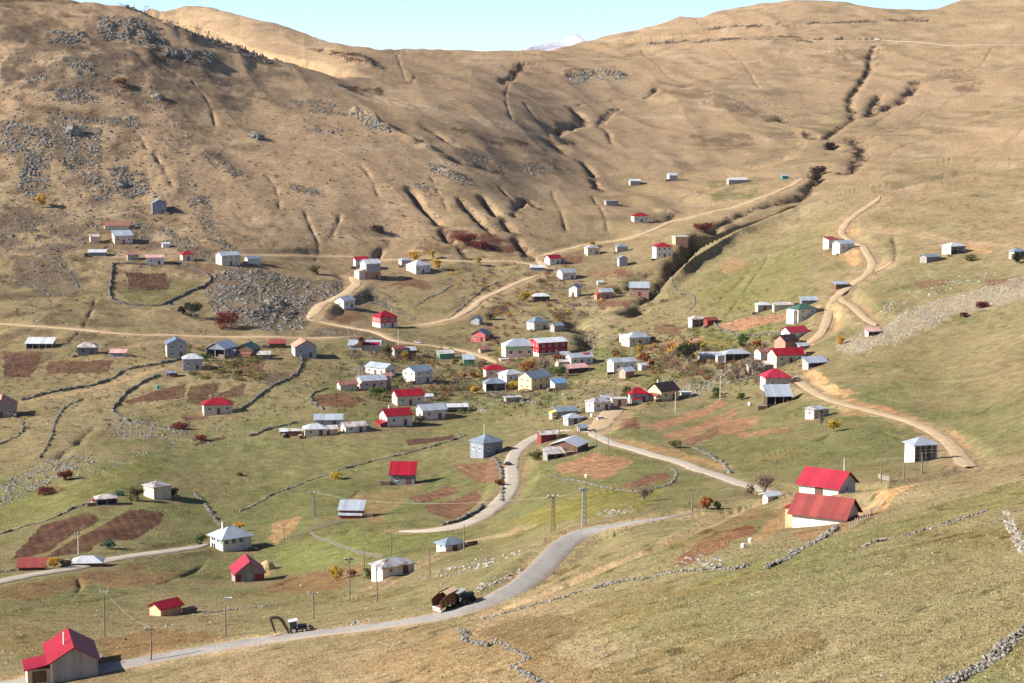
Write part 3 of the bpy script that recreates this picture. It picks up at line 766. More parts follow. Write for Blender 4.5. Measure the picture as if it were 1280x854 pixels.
for ri, (name, w, L, surf) in enumerate(ROAD3):
    if surf == 'faint': continue          # two worn lines in the turf, part of the ground itself
    n = len(L); hw = w/2
    T = np.gradient(L[:, :2], axis=0); T /= np.linalg.norm(T, axis=1)[:, None] + 1e-9
    N = np.stack([T[:, 1], -T[:, 0]], 1)
    off = np.linspace(-1, 1, 9)
    s = np.arange(n)
    V = np.zeros((n, 9, 3)); A = np.zeros((n, 9))
    jit = {'asphalt': .12, 'pale': .22, 'dirt': .35, 'faint': .45}[surf]
    for k, t in enumerate(off):
        e = t*hw*np.clip(np.minimum(s/5.0, (n-1-s)/(9.0 if surf == 'asphalt' else 5.0)) + (.05 if surf == 'asphalt' else .25), 0, 1)*(1 + (jit*perlin(s/2.2, np.full(n, 3.0 + (t > 0)*9), 81+ri) if abs(t) > .9 else 0))
        V[:, k, :2] = L[:, :2] + N*e[:, None]
        V[:, k, 2] = L[:, 2] + .05 + .02*(ri % 5) + .06*(1 - t*t)
        if surf in ('dirt', 'faint'): V[:, k, 2] -= .07*math.exp(-((abs(t)-.5)/.15)**2)      # wheel ruts
        if abs(t) > .99: V[:, k, 2] -= .06 + .0002*L[:, 1]
        A[:, k] = abs(t)**3
    idx = np.arange(n*9).reshape(n, 9)
    quads = np.stack([idx[:-1, :-1], idx[:-1, 1:], idx[1:, 1:], idx[1:, :-1]], -1).reshape(-1, 4)
    me = np_mesh(name, V.reshape(-1, 3), quads, RM[surf], True, {'across': A.ravel()})
    o = link(bpy.data.objects.new(name, me)); tag(o, kind='structure')

# ------------------------------------------------------------------ daylight
world = bpy.data.worlds.new("World"); scene.world = world; world.use_nodes = True
nt = world.node_tree
sky = nt.nodes.new('ShaderNodeTexSky'); sky.sky_type = 'NISHITA'; sky.sun_disc = False
sky.sun_elevation = SUN_EL
sky.sun_rotation = math.atan2(SUN_AZ_TO[0], SUN_AZ_TO[1])
sky.altitude = 1500; sky.air_density = 0.45; sky.dust_density = 0.8; sky.ozone_density = 1.0
nt.links.new(sky.outputs[0], nt.nodes['Background'].inputs['Color'])
nt.nodes['Background'].inputs['Strength'].default_value = 0.105
sd = bpy.data.lights.new("sun", 'SUN'); sd.energy = 5.0; sd.angle = R(0.5); sd.color = (1.0, .93, .82)
so = bpy.data.objects.new("sun", sd); link(so)
dvec = Vector((SUN_AZ_TO[0]*math.cos(SUN_EL), SUN_AZ_TO[1]*math.cos(SUN_EL), math.sin(SUN_EL)))
so.rotation_euler = dvec.to_track_quat('Z', 'Y').to_euler()
so.location = (-300, -50, 300)
scene.view_settings.view_transform = 'Standard'; scene.view_settings.look = 'None'
scene.view_settings.exposure = 1.15; scene.view_settings.gamma = 1.0; scene.view_settings.use_curve_mapping = False
scene.cycles.max_bounces = 4
# ------------------------------------------------------------------ building materials
MATS = {}
def wallm(name, c, c2=None, scale=.7, rough=.92, planks=0, blocks=None, dirt=.75):
    m, nt, b = new_mat(name)
    tc = nd(nt, 'ShaderNodeTexCoord'); p = tc.outputs['Object']
    c2 = c2 or tuple(v*.72 for v in c)
    k = mixc(nt, ramp(nt, noise(nt, p, scale, 5, .65), .35, .68), c, c2)
    if planks:
        w = nd(nt, 'ShaderNodeTexWave', wave_type='BANDS', bands_direction='DIAGONAL'); w.inputs['Scale'].default_value = planks; w.inputs['Distortion'].default_value = .6
        nt.links.new(p, w.inputs['Vector'])
        k = mixc(nt, ramp(nt, w.outputs['Fac'], .0, .25, .55, 0), k, tuple(v*.35 for v in c))
    if blocks:
        br = nd(nt, 'ShaderNodeTexBrick'); br.inputs['Scale'].default_value = blocks[0]; br.inputs['Mortar Size'].default_value = .025
        br.inputs['Color1'].default_value = (*c, 1); br.inputs['Color2'].default_value = (*c2, 1); br.inputs['Mortar'].default_value = (*blocks[1], 1)
        mp = nd(nt, 'ShaderNodeMapping'); mp.inputs['Rotation'].default_value = (math.pi/2, 0, 0); nt.links.new(p, mp.inputs['Vector']); nt.links.new(mp.outputs[0], br.inputs['Vector'])
        k = mixc(nt, .7, k, br.outputs['Color'])
    # rain streaks and splashed earth at the foot of the wall
    mp2 = nd(nt, 'ShaderNodeMapping'); mp2.inputs['Scale'].default_value = (1.6, 1.6, .18); nt.links.new(p, mp2.inputs['Vector'])
    s = noise(nt, mp2.outputs[0], 1.2, 4, .7)
    k = mixc(nt, ramp(nt, s, .46, .78, 0, dirt), k, tuple(v*.5 for v in (c[0], c[1]*.9, c[2]*.8)))
    nt.links.new(k, b.inputs['Base Color']); b.inputs['Roughness'].default_value = rough
    MATS[name] = m; return m
def roofm(name, c, c2, rust=0.0, rustc=(.20,.075,.04), metal=.25, rough=.5, sheet=1.05):
    m, nt, b = new_mat(name)
    tc = nd(nt, 'ShaderNodeTexCoord'); p = tc.outputs['Object']
    k = mixc(nt, ramp(nt, noise(nt, p, .45, 4, .6), .35, .65), c, c2)
    # each sheet has weathered a little differently
    sp = nd(nt, 'ShaderNodeSeparateXYZ'); nt.links.new(p, sp.inputs[0])
    dv = nd(nt, 'ShaderNodeMath', operation='DIVIDE'); dv.inputs[1].default_value = sheet; nt.links.new(sp.outputs[0], dv.inputs[0])
    fl = nd(nt, 'ShaderNodeMath', operation='FLOOR'); nt.links.new(dv.outputs[0], fl.inputs[0])
    oi = nd(nt, 'ShaderNodeObjectInfo')
    a2 = nd(nt, 'ShaderNodeMath', operation='MULTIPLY_ADD'); nt.links.new(oi.outputs['Random'], a2.inputs[0]); a2.inputs[1].default_value = 57; nt.links.new(fl.outputs[0], a2.inputs[2])
    wn = nd(nt, 'ShaderNodeTexWhiteNoise', noise_dimensions='1D'); nt.links.new(a2.outputs[0], wn.inputs['W'])
    k = mixc(nt, 1.0, k, mixc(nt, wn.outputs['Value'], (.82,.82,.83), (1.12,1.11,1.11)), 'MULTIPLY')
    fr = nd(nt, 'ShaderNodeMath', operation='FRACT'); nt.links.new(dv.outputs[0], fr.inputs[0])
    k = mixc(nt, ramp(nt, fr.outputs[0], .0, .07, .45, 0), k, tuple(v*.4 for v in c))
    k = mixc(nt, ramp(nt, noise(nt, p, 1.1, 5, .7), .5, .78, 0, .5), k, tuple(v*.55 + .03 for v in c2))
    if rust:
        k = mixc(nt, ramp(nt, noise(nt, p, .5, 5, .7), .62 - rust*.3, .72 - rust*.2, 0, .85), k, rustc)
    nt.links.new(k, b.inputs['Base Color'])
    b.inputs['Metallic'].default_value = metal; b.inputs['Roughness'].default_value = rough; b.inputs['Specular IOR Level'].default_value = .25
    w = nd(nt, 'ShaderNodeTexWave', wave_type='BANDS', bands_direction='X'); w.inputs['Scale'].default_value = 1.3; nt.links.new(p, w.inputs['Vector'])
    bp = nd(nt, 'ShaderNodeBump'); bp.inputs['Strength'].default_value = .25; bp.inputs['Distance'].default_value = .05; nt.links.new(w.outputs['Fac'], bp.inputs['Height']); nt.links.new(bp.outputs['Normal'], b.inputs['Normal'])
    MATS[name] = m; return m
wallm('white', (.74,.71,.66), (.58,.54,.48)); wallm('cream', (.70,.61,.46), (.55,.47,.35)); wallm('yellowwall', (.80,.66,.36), (.70,.56,.30)); wallm('pinkwall', (.74,.52,.42), (.66,.46,.38))
wallm('greywall', (.42,.42,.43), (.32,.32,.34)); wallm('bluewall', (.26,.28,.33), (.20,.22,.27)); wallm('darkgrey', (.22,.22,.24), (.17,.17,.19)); wallm('concrete', (.46,.44,.40), (.36,.34,.31))
wallm('plank', (.34,.31,.28), (.24,.21,.19), planks=1.6); wallm('brownplank', (.20,.12,.085), (.13,.075,.055), planks=1.6); wallm('darkplank', (.10,.07,.055), (.07,.05,.04), planks=1.6)
wallm('redplank', (.30,.06,.05), (.20,.04,.04), planks=1.6); wallm('redwall', (.34,.025,.035), (.38,.035,.05)); wallm('pinkred', (.60,.17,.16), (.50,.13,.13))
wallm('brick', (.44,.21,.14), (.36,.16,.11), blocks=(2.2, (.5,.46,.42))); wallm('stone', (.40,.37,.33), (.26,.24,.22), scale=2.2); wallm('palestone', (.52,.47,.39), (.36,.32,.27), scale=2.2)
wallm('greenwall', (.16,.36,.22), (.12,.28,.17)); wallm('greenband', (.42,.66,.36), (.36,.58,.32)); wallm('orangewall', (.72,.43,.26), (.6,.36,.22)); wallm('turq', (.05,.30,.32), (.04,.22,.25))
roofm('zinc', (.50,.55,.60), (.42,.47,.53), metal=.35, rough=.45); roofm('zincdark', (.26,.32,.39), (.21,.26,.33), metal=.3); roofm('blueroof', (.19,.26,.36), (.15,.21,.30), metal=.3); roofm('brightblue', (.16,.30,.52), (.12,.24,.44))
roofm('palezinc', (.66,.68,.70), (.58,.60,.63), metal=.3, rough=.5); roofm('rustzinc', (.48,.50,.52), (.38,.38,.40), rust=.45); roofm('palerust', (.62,.60,.58), (.52,.49,.46), rust=.5, rustc=(.34,.15,.10))
roofm('redroof', (.31,.008,.020), (.22,.008,.018), metal=.0, rough=.55); roofm('brightred', (.33,.009,.024), (.25,.009,.022), metal=0, rough=.5); roofm('pinkredroof', (.38,.028,.048), (.29,.022,.04), metal=0, rough=.5)
roofm('oldred', (.29,.06,.052), (.22,.045,.042), metal=0, rough=.6); roofm('darkred', (.26,.03,.04), (.20,.024,.03), metal=0); roofm('tile', (.60,.27,.20), (.50,.21,.15), metal=0, rough=.8, sheet=.5); roofm('rust', (.34,.16,.12), (.27,.12,.09), metal=.1, rough=.8, rust=.2)
roofm('greenroof', (.055,.13,.085), (.045,.105,.07), metal=0); roofm('brownroof', (.055,.035,.035), (.045,.028,.028), metal=0, rough=.6); roofm('pinkroof', (.62,.36,.33), (.54,.30,.28), metal=0, rough=.7); roofm('yellowroof', (.74,.62,.18), (.66,.54,.14), metal=0)
def plain(name, c, rough=.6, metal=0.0, spec=.3, emit=None):
    m, nt, b = new_mat(name)
    geo = nd(nt, 'ShaderNodeTexCoord')
    k = mixc(nt, ramp(nt, noise(nt, geo.outputs['Object'], 3.0, 3, .6), .3, .7), tuple(v*.85 for v in c), tuple(min(1, v*1.12) for v in c))
    nt.links.new(k, b.inputs['Base Color']); b.inputs['Roughness'].default_value = rough; b.inputs['Metallic'].default_value = metal; b.inputs['Specular IOR Level'].default_value = spec
    MATS[name] = m; return m
plain('glass', (.02,.025,.032), .12, 0, .6); plain('frame', (.72,.71,.68)); plain('frame_brown', (.16,.09,.06)); plain('door_brown', (.13,.065,.045)); plain('door_white', (.66,.65,.62)); plain('door_red', (.28,.04,.04)); plain('chimney', (.55,.50,.45), .9); plain('iron', (.06,.06,.065), .5, .7); plain('fascia', (.30,.27,.25)); plain('post', (.46,.40,.34), .9)

def unit_window(fr):
    mb = MB(); t = .09
    for x0, x1, z0, z1 in ((-.5,.5,-.5,-.5+t), (-.5,.5,.5-t,.5), (-.5,-.5+t,-.5+t,.5-t), (.5-t,.5,-.5+t,.5-t), (-.03,.03,-.5+t,.5-t)):
        mb.box(x0, x1, -.06, .02, z0, z1)
    mb.box(-.58, .58, -.12, .02, -.57, -.503)
    return mb.mesh('window', MATS[fr])
WIN = {f: unit_window(f) for f in ('frame', 'frame_brown')}
mb = MB(); mb.box(-.45, .45, -.02, .02, -.45, .45); PANE = mb.mesh('pane', MATS['glass'])
mb = MB(); mb.box(-.5, .5, -.05, .02, 0, 1); mb.box(-.55, -.5, -.08, .02, 0, 1.03); mb.box(.5, .55, -.08, .02, 0, 1.03); mb.box(-.5, .5, -.08, .02, 1.0, 1.03)
DOORV = (mb.v, mb.f)
DOOR = {}
for k in ('door_brown', 'door_white', 'door_red'):
    q = MB(); q.add(*DOORV); DOOR[k] = q.mesh('door', MATS[k])
mb = MB(); mb.box(.32, .42, -.10, -.052, .47, .50); HANDLE = mb.mesh('handle', MATS['iron'])
mb = MB(); mb.box(-.25, .25, -.25, .25, -.6, 1.0); mb.box(-.32, .32, -.32, .32, 1.0, 1.12); mb.box(-.2, .2, -.2, .2, 1.12, 1.3); CHIM = mb.mesh('chimney', MATS['chimney'])

def inst(name, me, parent, loc, rz=0, sc=(1,1,1)):
    o = bpy.data.objects.new(name, me); o.location = loc; o.rotation_euler = (0,0,rz); o.scale = sc
    return link(o, parent)

def roof_mesh(kind, L, W, h, rise, oh, t=.12, fl=None):
    """roof over a box of length L (x) and width W (y); eaves at h"""
    mb = MB(); a = L/2 + oh; c = W/2 + oh; s = rise / (W/2)
    e = h - oh*s
    if kind == 'gable':
        mb.prism([(-c, e), (0, h+rise), (c, e), (c, e+t), (0, h+rise+t), (-c, e+t)], -a, a)
    elif kind == 'hip':
        r = max(0.0, L/2 - W/2)
        top = [(-r, 0, h+rise+t), (r, 0, h+rise+t)] if r > .05 else [(0, 0, h+rise+t)]
        v = [(-a,-c,e), (a,-c,e), (a,c,e), (-a,c,e), (-a,-c,e+t), (a,-c,e+t), (a,c,e+t), (-a,c,e+t)] + top
        f = [(3,2,1,0), (0,1,5,4), (1,2,6,5), (2,3,7,6), (3,0,4,7)]
        if len(top) == 2: f += [(4,5,9,8), (5,6,9), (6,7,8,9), (7,4,8)]
        else: f += [(4,5,8), (5,6,8), (6,7,8), (7,4,8)]
        mb.add(v, f)
    elif kind == 'mono':        # low eave at the front
        s2 = rise / W
        mb.prism([(-c, h - oh*s2), (c, h + rise + oh*s2), (c, h + rise + oh*s2 + t), (-c, h - oh*s2 + t)], -a, a)
    elif kind == 'flat':
        mb.box(-a, a, -c, c, h, h + .2)
    return mb

HOUSES = []
BASE = -1.6
def H(name, cx, by, w, hw, yaw, r, roof, wall, rmat, label, pitch=24, win=1, base=None, open_=None, chim=0, door='door_brown', fr='frame', oh=.45,
      annex=None, band=None, floors=None, balcony=False, tilt=0, cat=None, posts=None, dist=None, back=.75, k=1.14):
    w *= k; hw *= k; pitch = pitch + (2 if k > 1 else 0)
    P = raycast(cx, by)
    s = P[1] / F
    ps = R(yaw); ca, sa = abs(math.cos(ps)), abs(math.sin(ps))
    W = w * s / (r*ca + sa) - (2*oh if roof in ('hip',) else 0)*0.55
    L = W * r
    h = hw * s * 1.02
    dep = (L*sa + W*ca) / 2
    d2 = P[:2] / np.linalg.norm(P[:2])
    cxw = P[0] + d2[0]*dep*back; cyw = P[1] + d2[1]*dep*back
    z0 = P[2]
    root = empty(name, (cxw, cyw, z0), ps)
    tag(root, label, cat or {'house': 'house', 'shed': 'shed', 'hut': 'hut', 'barn': 'barn', 'ruined_hut': 'hut'}.get(name, 'house'), 'houses and sheds of the village')
    rise = math.tan(R(pitch)) * W/2
    if roof == 'mono': rise = math.tan(R(pitch)) * W
    if roof == 'flat': rise = 0
    # walls
    mb = MB(); t = .22
    def wallprof():
        if roof == 'gable': return [(-W/2, BASE), (W/2, BASE), (W/2, h-.01), (0, h+rise-.01), (-W/2, h-.01)]
        if roof == 'mono': return [(-W/2, BASE), (W/2, BASE), (W/2, h+rise-.01), (-W/2, h-.01)]
        return [(-W/2, BASE), (W/2, BASE), (W/2, h-.01), (-W/2, h-.01)]
    if open_ is None:
        mb.prism(wallprof(), -L/2, L/2)
    else:
        # open on the camera side ('front') or on the left end: three walls, a floor, and posts
        hz0 = 0.0
        if open_ == 'front':
            mb.prism(wallprof(), -L/2, -L/2 + t); mb.prism(wallprof(), L/2 - t, L/2)
            mb.box(-L/2 + t, L/2 - t, W/2 - t, W/2, BASE, (h + rise - .05) if roof == 'mono' else h - .01)
            mb.box(-L/2 + t, L/2 - t, -W/2 + .02, W/2 - t, BASE, .05)
        else:
            if roof == 'gable':
                mb.prism([(-W/2,BASE),(W/2,BASE),(W/2,h-.01),(0,h+rise-.01),(-W/2,h-.01)], L/2 - t, L/2)
                mb.prism([(-W/2,h-.4),(W/2,h-.4),(W/2,h-.01),(0,h+rise-.01),(-W/2,h-.01)], -L/2, -L/2 + t)
            else: mb.box(L/2 - t, L/2, -W/2, W/2, BASE, h - .01)
            mb.box(-L/2 + t, L/2 - t, W/2 - t, W/2, BASE, h - .01); mb.box(-L/2 + t, L/2 - t, -W/2, -W/2 + t, BASE, h - .01)
            mb.box(-L/2 + .02, L/2 - t, -W/2 + t, W/2 - t, BASE, .05)
    mb.build('wall', MATS[wall], root)
    if open_:
        n = posts or max(2, int((L if open_ == 'front' else W) / 3))
        for kp in range(1, n):
            q = MB(); f_ = -.5 + kp/n
            if open_ == 'front': q.box(f_*L - .09, f_*L + .09, -W/2, -W/2 + .18, .05, h - .02)
            else: q.box(-L/2, -L/2 + .18, f_*W - .09, f_*W + .09, .05, h - .45)
            q.build('post', MATS['post'], root)
    rb = roof_mesh(roof, L, W, h, rise, oh)
    ro = rb.build('roof', MATS[rmat], root)
    if base:
        q = MB(); bh = base[1]*h
        q.box(-L/2 - .04, L/2 + .04, -W/2 - .04, W/2 + .04, BASE + .1, bh); q.build('lower_wall', MATS[base[0]], root)
    if band:
        q = MB(); q.box(-L/2 - .05, L/2 + .05, -W/2 - .05, W/2 + .05, band[1]*h, band[2]*h); q.build('wall_band', MATS[band[0]], root)
    # windows and doors
    if win:
        fl = floors or (2 if h > 4.7 else 1)
        sz = min(1.15, h*.36 / fl + .15)
        faces = [('f', L, 0, (0, -1)), ('l', W, -math.pi/2, (-1, 0)), ('r', W, math.pi/2, (1, 0)), ('b', L, math.pi, (0, 1))]
        proud = .05 if (base or band) else 0
        camside = 'f' if abs(yaw) < 60 else 'l'
        for key, ln, rz, nrm in faces:
            if key == 'b' and abs(yaw) < 60: continue
            if key == 'r' and 60 < yaw: continue
            if open_ == 'front' and key == 'f': continue
            if open_ == 'left' and key == 'l': continue
            n = max(1, int(ln / (3.1 if win == 1 else 2.3)))
            for fi in range(fl):
                z = h*(fi + .56)/fl
                for kw in range(n):
                    f_ = ((kw + .5)/n - .5)*ln*.92
                    if key == camside and fi == 0 and kw == n//2:
                        dh = min(2.05, h/fl*.82)
                        loc = (f_, -W/2 - proud, 0) if key == 'f' else (-L/2 - proud, -f_, 0)
                        d = inst('door', DOOR[door], root, loc, rz, (min(1, ln*.3), 1, dh)); inst('handle', HANDLE, d, (0,0,0))
                        continue
                    if key == 'f': loc = (f_, -W/2 - proud, z)
                    elif key == 'b': loc = (-f_, W/2 + proud, z)
                    elif key == 'l': loc = (-L/2 - proud, -f_, z)
                    else: loc = (L/2 + proud, f_, z)
                    wo = inst('window', WIN[fr], root, loc, rz, (sz*.92, 1, sz)); inst('pane', PANE, wo, (0,0,0))
    for kc in range(chim):
        inst('chimney', CHIM, ro, ((-.22 + .45*kc)*L, (-.1 if kc else .12)*W, h + rise*(.85)), 0, (1,1,1))
    if balcony:
        q = MB(); q.box(-L*.42, L*.42, -W/2 - 1.2, -W/2 - .03, h*.5 - .1, h*.5); 
        q.build('balcony', MATS['concrete'], root)
        q = MB()
        for k in range(9): q.box(-L*.42 + k*L*.84/8 - .03, -L*.42 + k*L*.84/8 + .03, -W/2 - 1.17, -W/2 - 1.11, h*.5, h*.5 + .9)
        q.box(-L*.42, L*.42, -W/2 - 1.18, -W/2 - 1.10, h*.5 + .9, h*.5 + .96); q.build('railing', MATS['post'], root)
    if annex:
        # (side, length, depth, height, wall, roof, pitch, shift)
        ks = k
        for side, al, ad_, ah, aw, ar, ap, sh in (annex if isinstance(annex, list) else [annex]):
            al *= s*ks; ad_ *= s*ks; ah *= s*ks; sh *= s*ks
            q = MB(); g = MB(); rs_ = math.tan(R(ap))*ad_
            e = .25; sl = math.tan(R(ap))
            pr = [(0.02, BASE), (ad_, BASE), (ad_, ah-.01), (0.02, ah+rs_-.01)]
            rp = [(0.02, ah+rs_), (ad_+e, ah-e*sl), (ad_+e, ah-e*sl+.1), (0.02, ah+rs_+.1)]
            if side == 'front':
                q.prism([(-W/2-y, z) for y, z in pr][::-1], sh-al/2, sh+al/2); g.prism([(-W/2-y, z) for y, z in rp][::-1], sh-al/2-.2, sh+al/2+.2)
            elif side == 'right':
                q.prism([(L/2+y, z) for y, z in pr], sh-al/2, sh+al/2, 'y'); g.prism([(L/2+y, z) for y, z in rp], sh-al/2-.2, sh+al/2+.2, 'y')
            elif side == 'left':
                q.prism([(-L/2-y, z) for y, z in pr][::-1], sh-al/2, sh+al/2, 'y'); g.prism([(-L/2-y, z) for y, z in rp][::-1], sh-al/2-.2, sh+al/2+.2, 'y')
            elif side == 'back':
                q.prism([(W/2+y, z) for y, z in pr], sh-al/2, sh+al/2); g.prism([(W/2+y, z) for y, z in rp], sh-al/2-.2, sh+al/2+.2)
            q.build('annex_wall', MATS[aw], root); g.build('annex_roof', MATS[ar], root)
    info = dict(root=root, L=L, W=W, h=h, rise=rise, s=s, P=P, roof=ro)
    HOUSES.append(info)
    return info
# ------------------------------------------------------------------ the village, house by house
# upper left hamlet
H('house', 199, 267, 19, 11, 103, 1.2, 'gable', 'bluewall', 'zincdark', 'grey gabled house standing alone highest on the stony left hillside', pitch=26)
H('barn', 146, 288, 30, 5, 16, 1.9, 'gable', 'cream', 'rust', 'low barn with rusty red roof just above the pinkish house in the upper left hamlet', pitch=28, win=0)
H('house', 153, 305, 24, 9, 22, 1.3, 'mono', 'pinkwall', 'zinc', 'pinkish house with bright metal roof below the rusty-roofed barn in the upper left hamlet', pitch=14)
H('hut', 118, 304, 12, 7, 20, 1.1, 'mono', 'pinkwall', 'palerust', 'tiny pinkish hut left of the pinkish metal-roofed house in the upper left hamlet', pitch=8, win=0)
H('shed', 122, 320, 19, 4, 2, 2.6, 'mono', 'darkgrey', 'palezinc', 'low dark shed with whitish flat roof, leftmost of the upper left hamlet', pitch=14, win=0)
H('ruined_hut', 166, 325, 14, 6, 18, 1.5, 'gable', 'stone', 'rust', 'small stone ruin above the walled round field on the left', pitch=24, win=0)
H('house', 194, 331, 21, 8, 10, 1.5, 'gable', 'white', 'pinkroof', 'small white house with faded pink roof on the top edge of the walled field', pitch=18)
H('hut', 207, 310, 9, 4.5, 20, 1.1, 'gable', 'white', 'palezinc', 'tiny white hut among rocks above the walled field on the left', pitch=20, win=0)
H('house', 234, 326, 18, 7, 24, 1.2, 'hip', 'cream', 'brightred', 'small cream house with bright red roof beside the upper right corner of the walled field', pitch=28)
H('house', 285, 332, 27, 11, 32, 1.35, 'gable', 'cream', 'zinc', 'tall cream house with grey metal roof above the grey boulder slope', pitch=20)
H('hut', 316, 330, 18, 6, 28, 1.6, 'gable', 'white', 'zincdark', 'small white gabled hut right of the tall cream house above the boulder slope', pitch=24, win=0)
# left middle row
H('shed', 51, 436, 30, 6, -3, 2.3, 'mono', 'darkgrey', 'palezinc', 'long dark shed with bright sheet-metal roof below the dirt track at far left', pitch=17, win=0, open_='front', posts=4)
H('house', 110, 444, 25, 9, 8, 1.4, 'hip', 'darkgrey', 'palerust', 'dark-fronted house with rust-stained white roof below the dirt track on the left', pitch=28, fr='frame_brown')
H('shed', 148, 446, 17, 4.5, -2, 2, 'mono', 'bluewall', 'pinkroof', 'low shed with faded pink roof in the shadow of the rust-stained roofed house', pitch=14, win=0)
H('house', 220, 447, 26, 15, 104, 1.1, 'gable', 'concrete', 'blueroof', 'tall grey gabled house with blue roof beside the grey cube house on the left', pitch=25)
H('house', 241, 463, 26, 13, 10, 1.2, 'hip', 'greywall', 'palezinc', 'two-storey grey cube house with pale hipped roof below the tall blue-roofed gabled house', pitch=24)
H('house', 277, 447, 32, 10, 70, 1.3, 'gable', 'bluewall', 'palezinc', 'grey house with white gabled roof and deep porch left of the green-roofed house', pitch=27, open_='left', annex=('front', 14, 6, 7, 'greywall', 'palerust', 15, 4))
H('house', 309, 447, 27, 9, 78, 1.15, 'gable', 'brownplank', 'greenroof', 'dark timber house with green roof and brick annex on the left', pitch=25, fr='frame_brown', annex=('left', 15, 4, 5, 'brick', 'rust', 8, -2))
H('house', 3, 522, 38, 12, 102, 1.25, 'gable', 'plank', 'tile', 'grey plank house with orange-red roof cut off by the left edge of the view', pitch=27)
H('house', 272, 518, 39, 11, 14, 1.45, 'hip', 'cream', 'redroof', 'cream house with hipped red roof alone below the brown plots on the left', pitch=24, chim=1)
H('hut', 214, 471, 11, 4.5, 8, 1.3, 'gable', 'stone', 'zincdark', 'tiny grey hut beside the small walled garden left of the cube house', pitch=20, win=0)
H('house', 197, 624, 34, 14, 42, 1.05, 'hip', 'cream', 'rustzinc', 'square cream house with flat pyramid stone-coloured roof above two long brown fields', pitch=18, win=0)
H('ruined_hut', 133, 631, 30, 7, 20, 1.6, 'hip', 'darkgrey', 'palerust', 'collapsing hut with red and white roof sheets at the top of the long brown field', pitch=22, win=0, open_='front', annex=('left', 9, 5, 5, 'white', 'oldred', 18, 0))
H('shed', 40, 713, 28, 4.5, 3, 2.6, 'mono', 'darkplank', 'oldred', 'long low shed with weathered red roof beside the road at lower left', pitch=26, win=0)
H('house', 110, 708, 37, 5, 4, 1.6, 'hip', 'brownplank', 'palezinc', 'low brown house with pale blue-grey hipped roof beside the lower left road', pitch=24, fr='frame_brown')
h5 = H('house', 289, 689, 60, 18, 36, 1.2, 'hip', 'white', 'zinc', 'large white house with deep openings and big hipped grey roof above the red-roofed board barn', pitch=31, win=0, chim=1, oh=.7, k=1.0)
H('barn', 310, 727, 41, 10, 104, 1.15, 'gable', 'plank', 'pinkredroof', 'board barn with steep pinkish red roof and red doors below the large white house', pitch=36, win=0)
H('shed', 207, 770, 35, 9.5, 46, 1.35, 'gable', 'orangewall', 'redroof', 'small shed with red gabled roof and orange-cream end wall alone in the lower left meadow', pitch=24, win=0)
big = H('house', 90, 846, 84, 24, 107, 1.5, 'gable', 'greywall', 'brightred', 'big red-roofed house with blank grey gable by the road in the bottom left corner', pitch=31, win=0, oh=.35, back=.6, k=1.0)
# centre left
H('house', 380, 447, 30, 12, 105, 1.15, 'gable', 'greywall', 'tile', 'grey gabled house with salmon tiled roof beside a long curved stone wall', pitch=27, chim=1)
H('shed', 347, 435, 18, 5, 3, 2, 'mono', 'brownplank', 'oldred', 'low shed with weathered red roof left of the salmon-roofed house', pitch=15, win=0)
H('barn', 457, 438, 36, 6, -4, 1.9, 'gable', 'concrete', 'zinc', 'long barn with half grey half red metal roof beside the dirt road junction', pitch=23, win=0)
H('house', 481, 410, 29, 12, 32, 1.15, 'hip', 'pinkred', 'redroof', 'red and pink two-storey house with white lower storey and red pyramid roof', pitch=30, base=('white', .42), oh=.4)
H('ruined_hut', 498, 446, 15, 9, 20, 1.2, 'gable', 'palestone', 'oldred', 'small stone hut with broken red roof and gaping window among yellow bushes', pitch=22, win=1)
H('shed', 513, 446, 13, 7, 15, 1.3, 'mono', 'brownplank', 'rustzinc', 'small dark plank shed with grey roof right of the broken stone hut', pitch=14, win=0)
H('shed', 557, 449, 20, 6, 22, 1.7, 'mono', 'greenwall', 'palerust', 'low dark green shed with cream end below the dirt track', pitch=10, win=0)
H('hut', 586, 457, 13, 7, 5, 1.1, 'mono', 'greenwall', 'zinc', 'tiny light green hut with grey roof beside the lane', pitch=15, win=0)
H('house', 601, 427, 21, 8, 72, 1.1, 'gable', 'pinkred', 'blueroof', 'small house with orange-pink gable and blue-grey roof under the dirt track', pitch=27)
H('hut', 596, 406, 13, 6, 70, 1.1, 'gable', 'greywall', 'zincdark', 'tiny grey gabled hut beside a yellow bush just under the curving dirt track', pitch=26, win=0)
H('house', 476, 470, 34, 9, -38, 1.6, 'gable', 'white', 'zinc', 'long low white house turned away, grey metal roof, right of a heap of stones', pitch=21)
H('house', 464, 487, 34, 10, 24, 1.5, 'gable', 'pinkwall', 'zinc', 'house with pinkish left gable, grey roof and brown round-ended shed at its right', pitch=22, base=('cream', .35), annex=('right', 8, 7, 8, 'brick', 'rust', 15, -1))
H('hut', 434, 488, 23, 6.5, 22, 1.6, 'gable', 'cream', 'rust', 'small hut with pale gable and rusty roof left of the pinkish-gabled house', pitch=28, win=0)
H('house', 522, 480, 33, 14, 42, 1.2, 'gable', 'white', 'zincdark', 'tall white gabled house with dark grey roof, upper one of the central white pair', pitch=22, band=('bluewall', .44, .48))
H('house', 510, 507, 36, 11, 20, 1.55, 'gable', 'cream', 'redroof', 'cream gabled house with red roof, uphill of the white red-roofed one by the meadow', pitch=27)
H('house', 495, 533, 37, 12, 26, 1.4, 'gable', 'white', 'redroof', 'white gabled house with red roof and red lean-to at the edge of the big meadow', pitch=27, chim=1, annex=('left', 17, 8, 4, 'redplank', 'redroof', 14, -3))
H('house', 539, 525, 34, 11, 24, 1.4, 'gable', 'white', 'zinc', 'white gabled house with grey metal roof at the upper right corner of the big meadow', pitch=25)
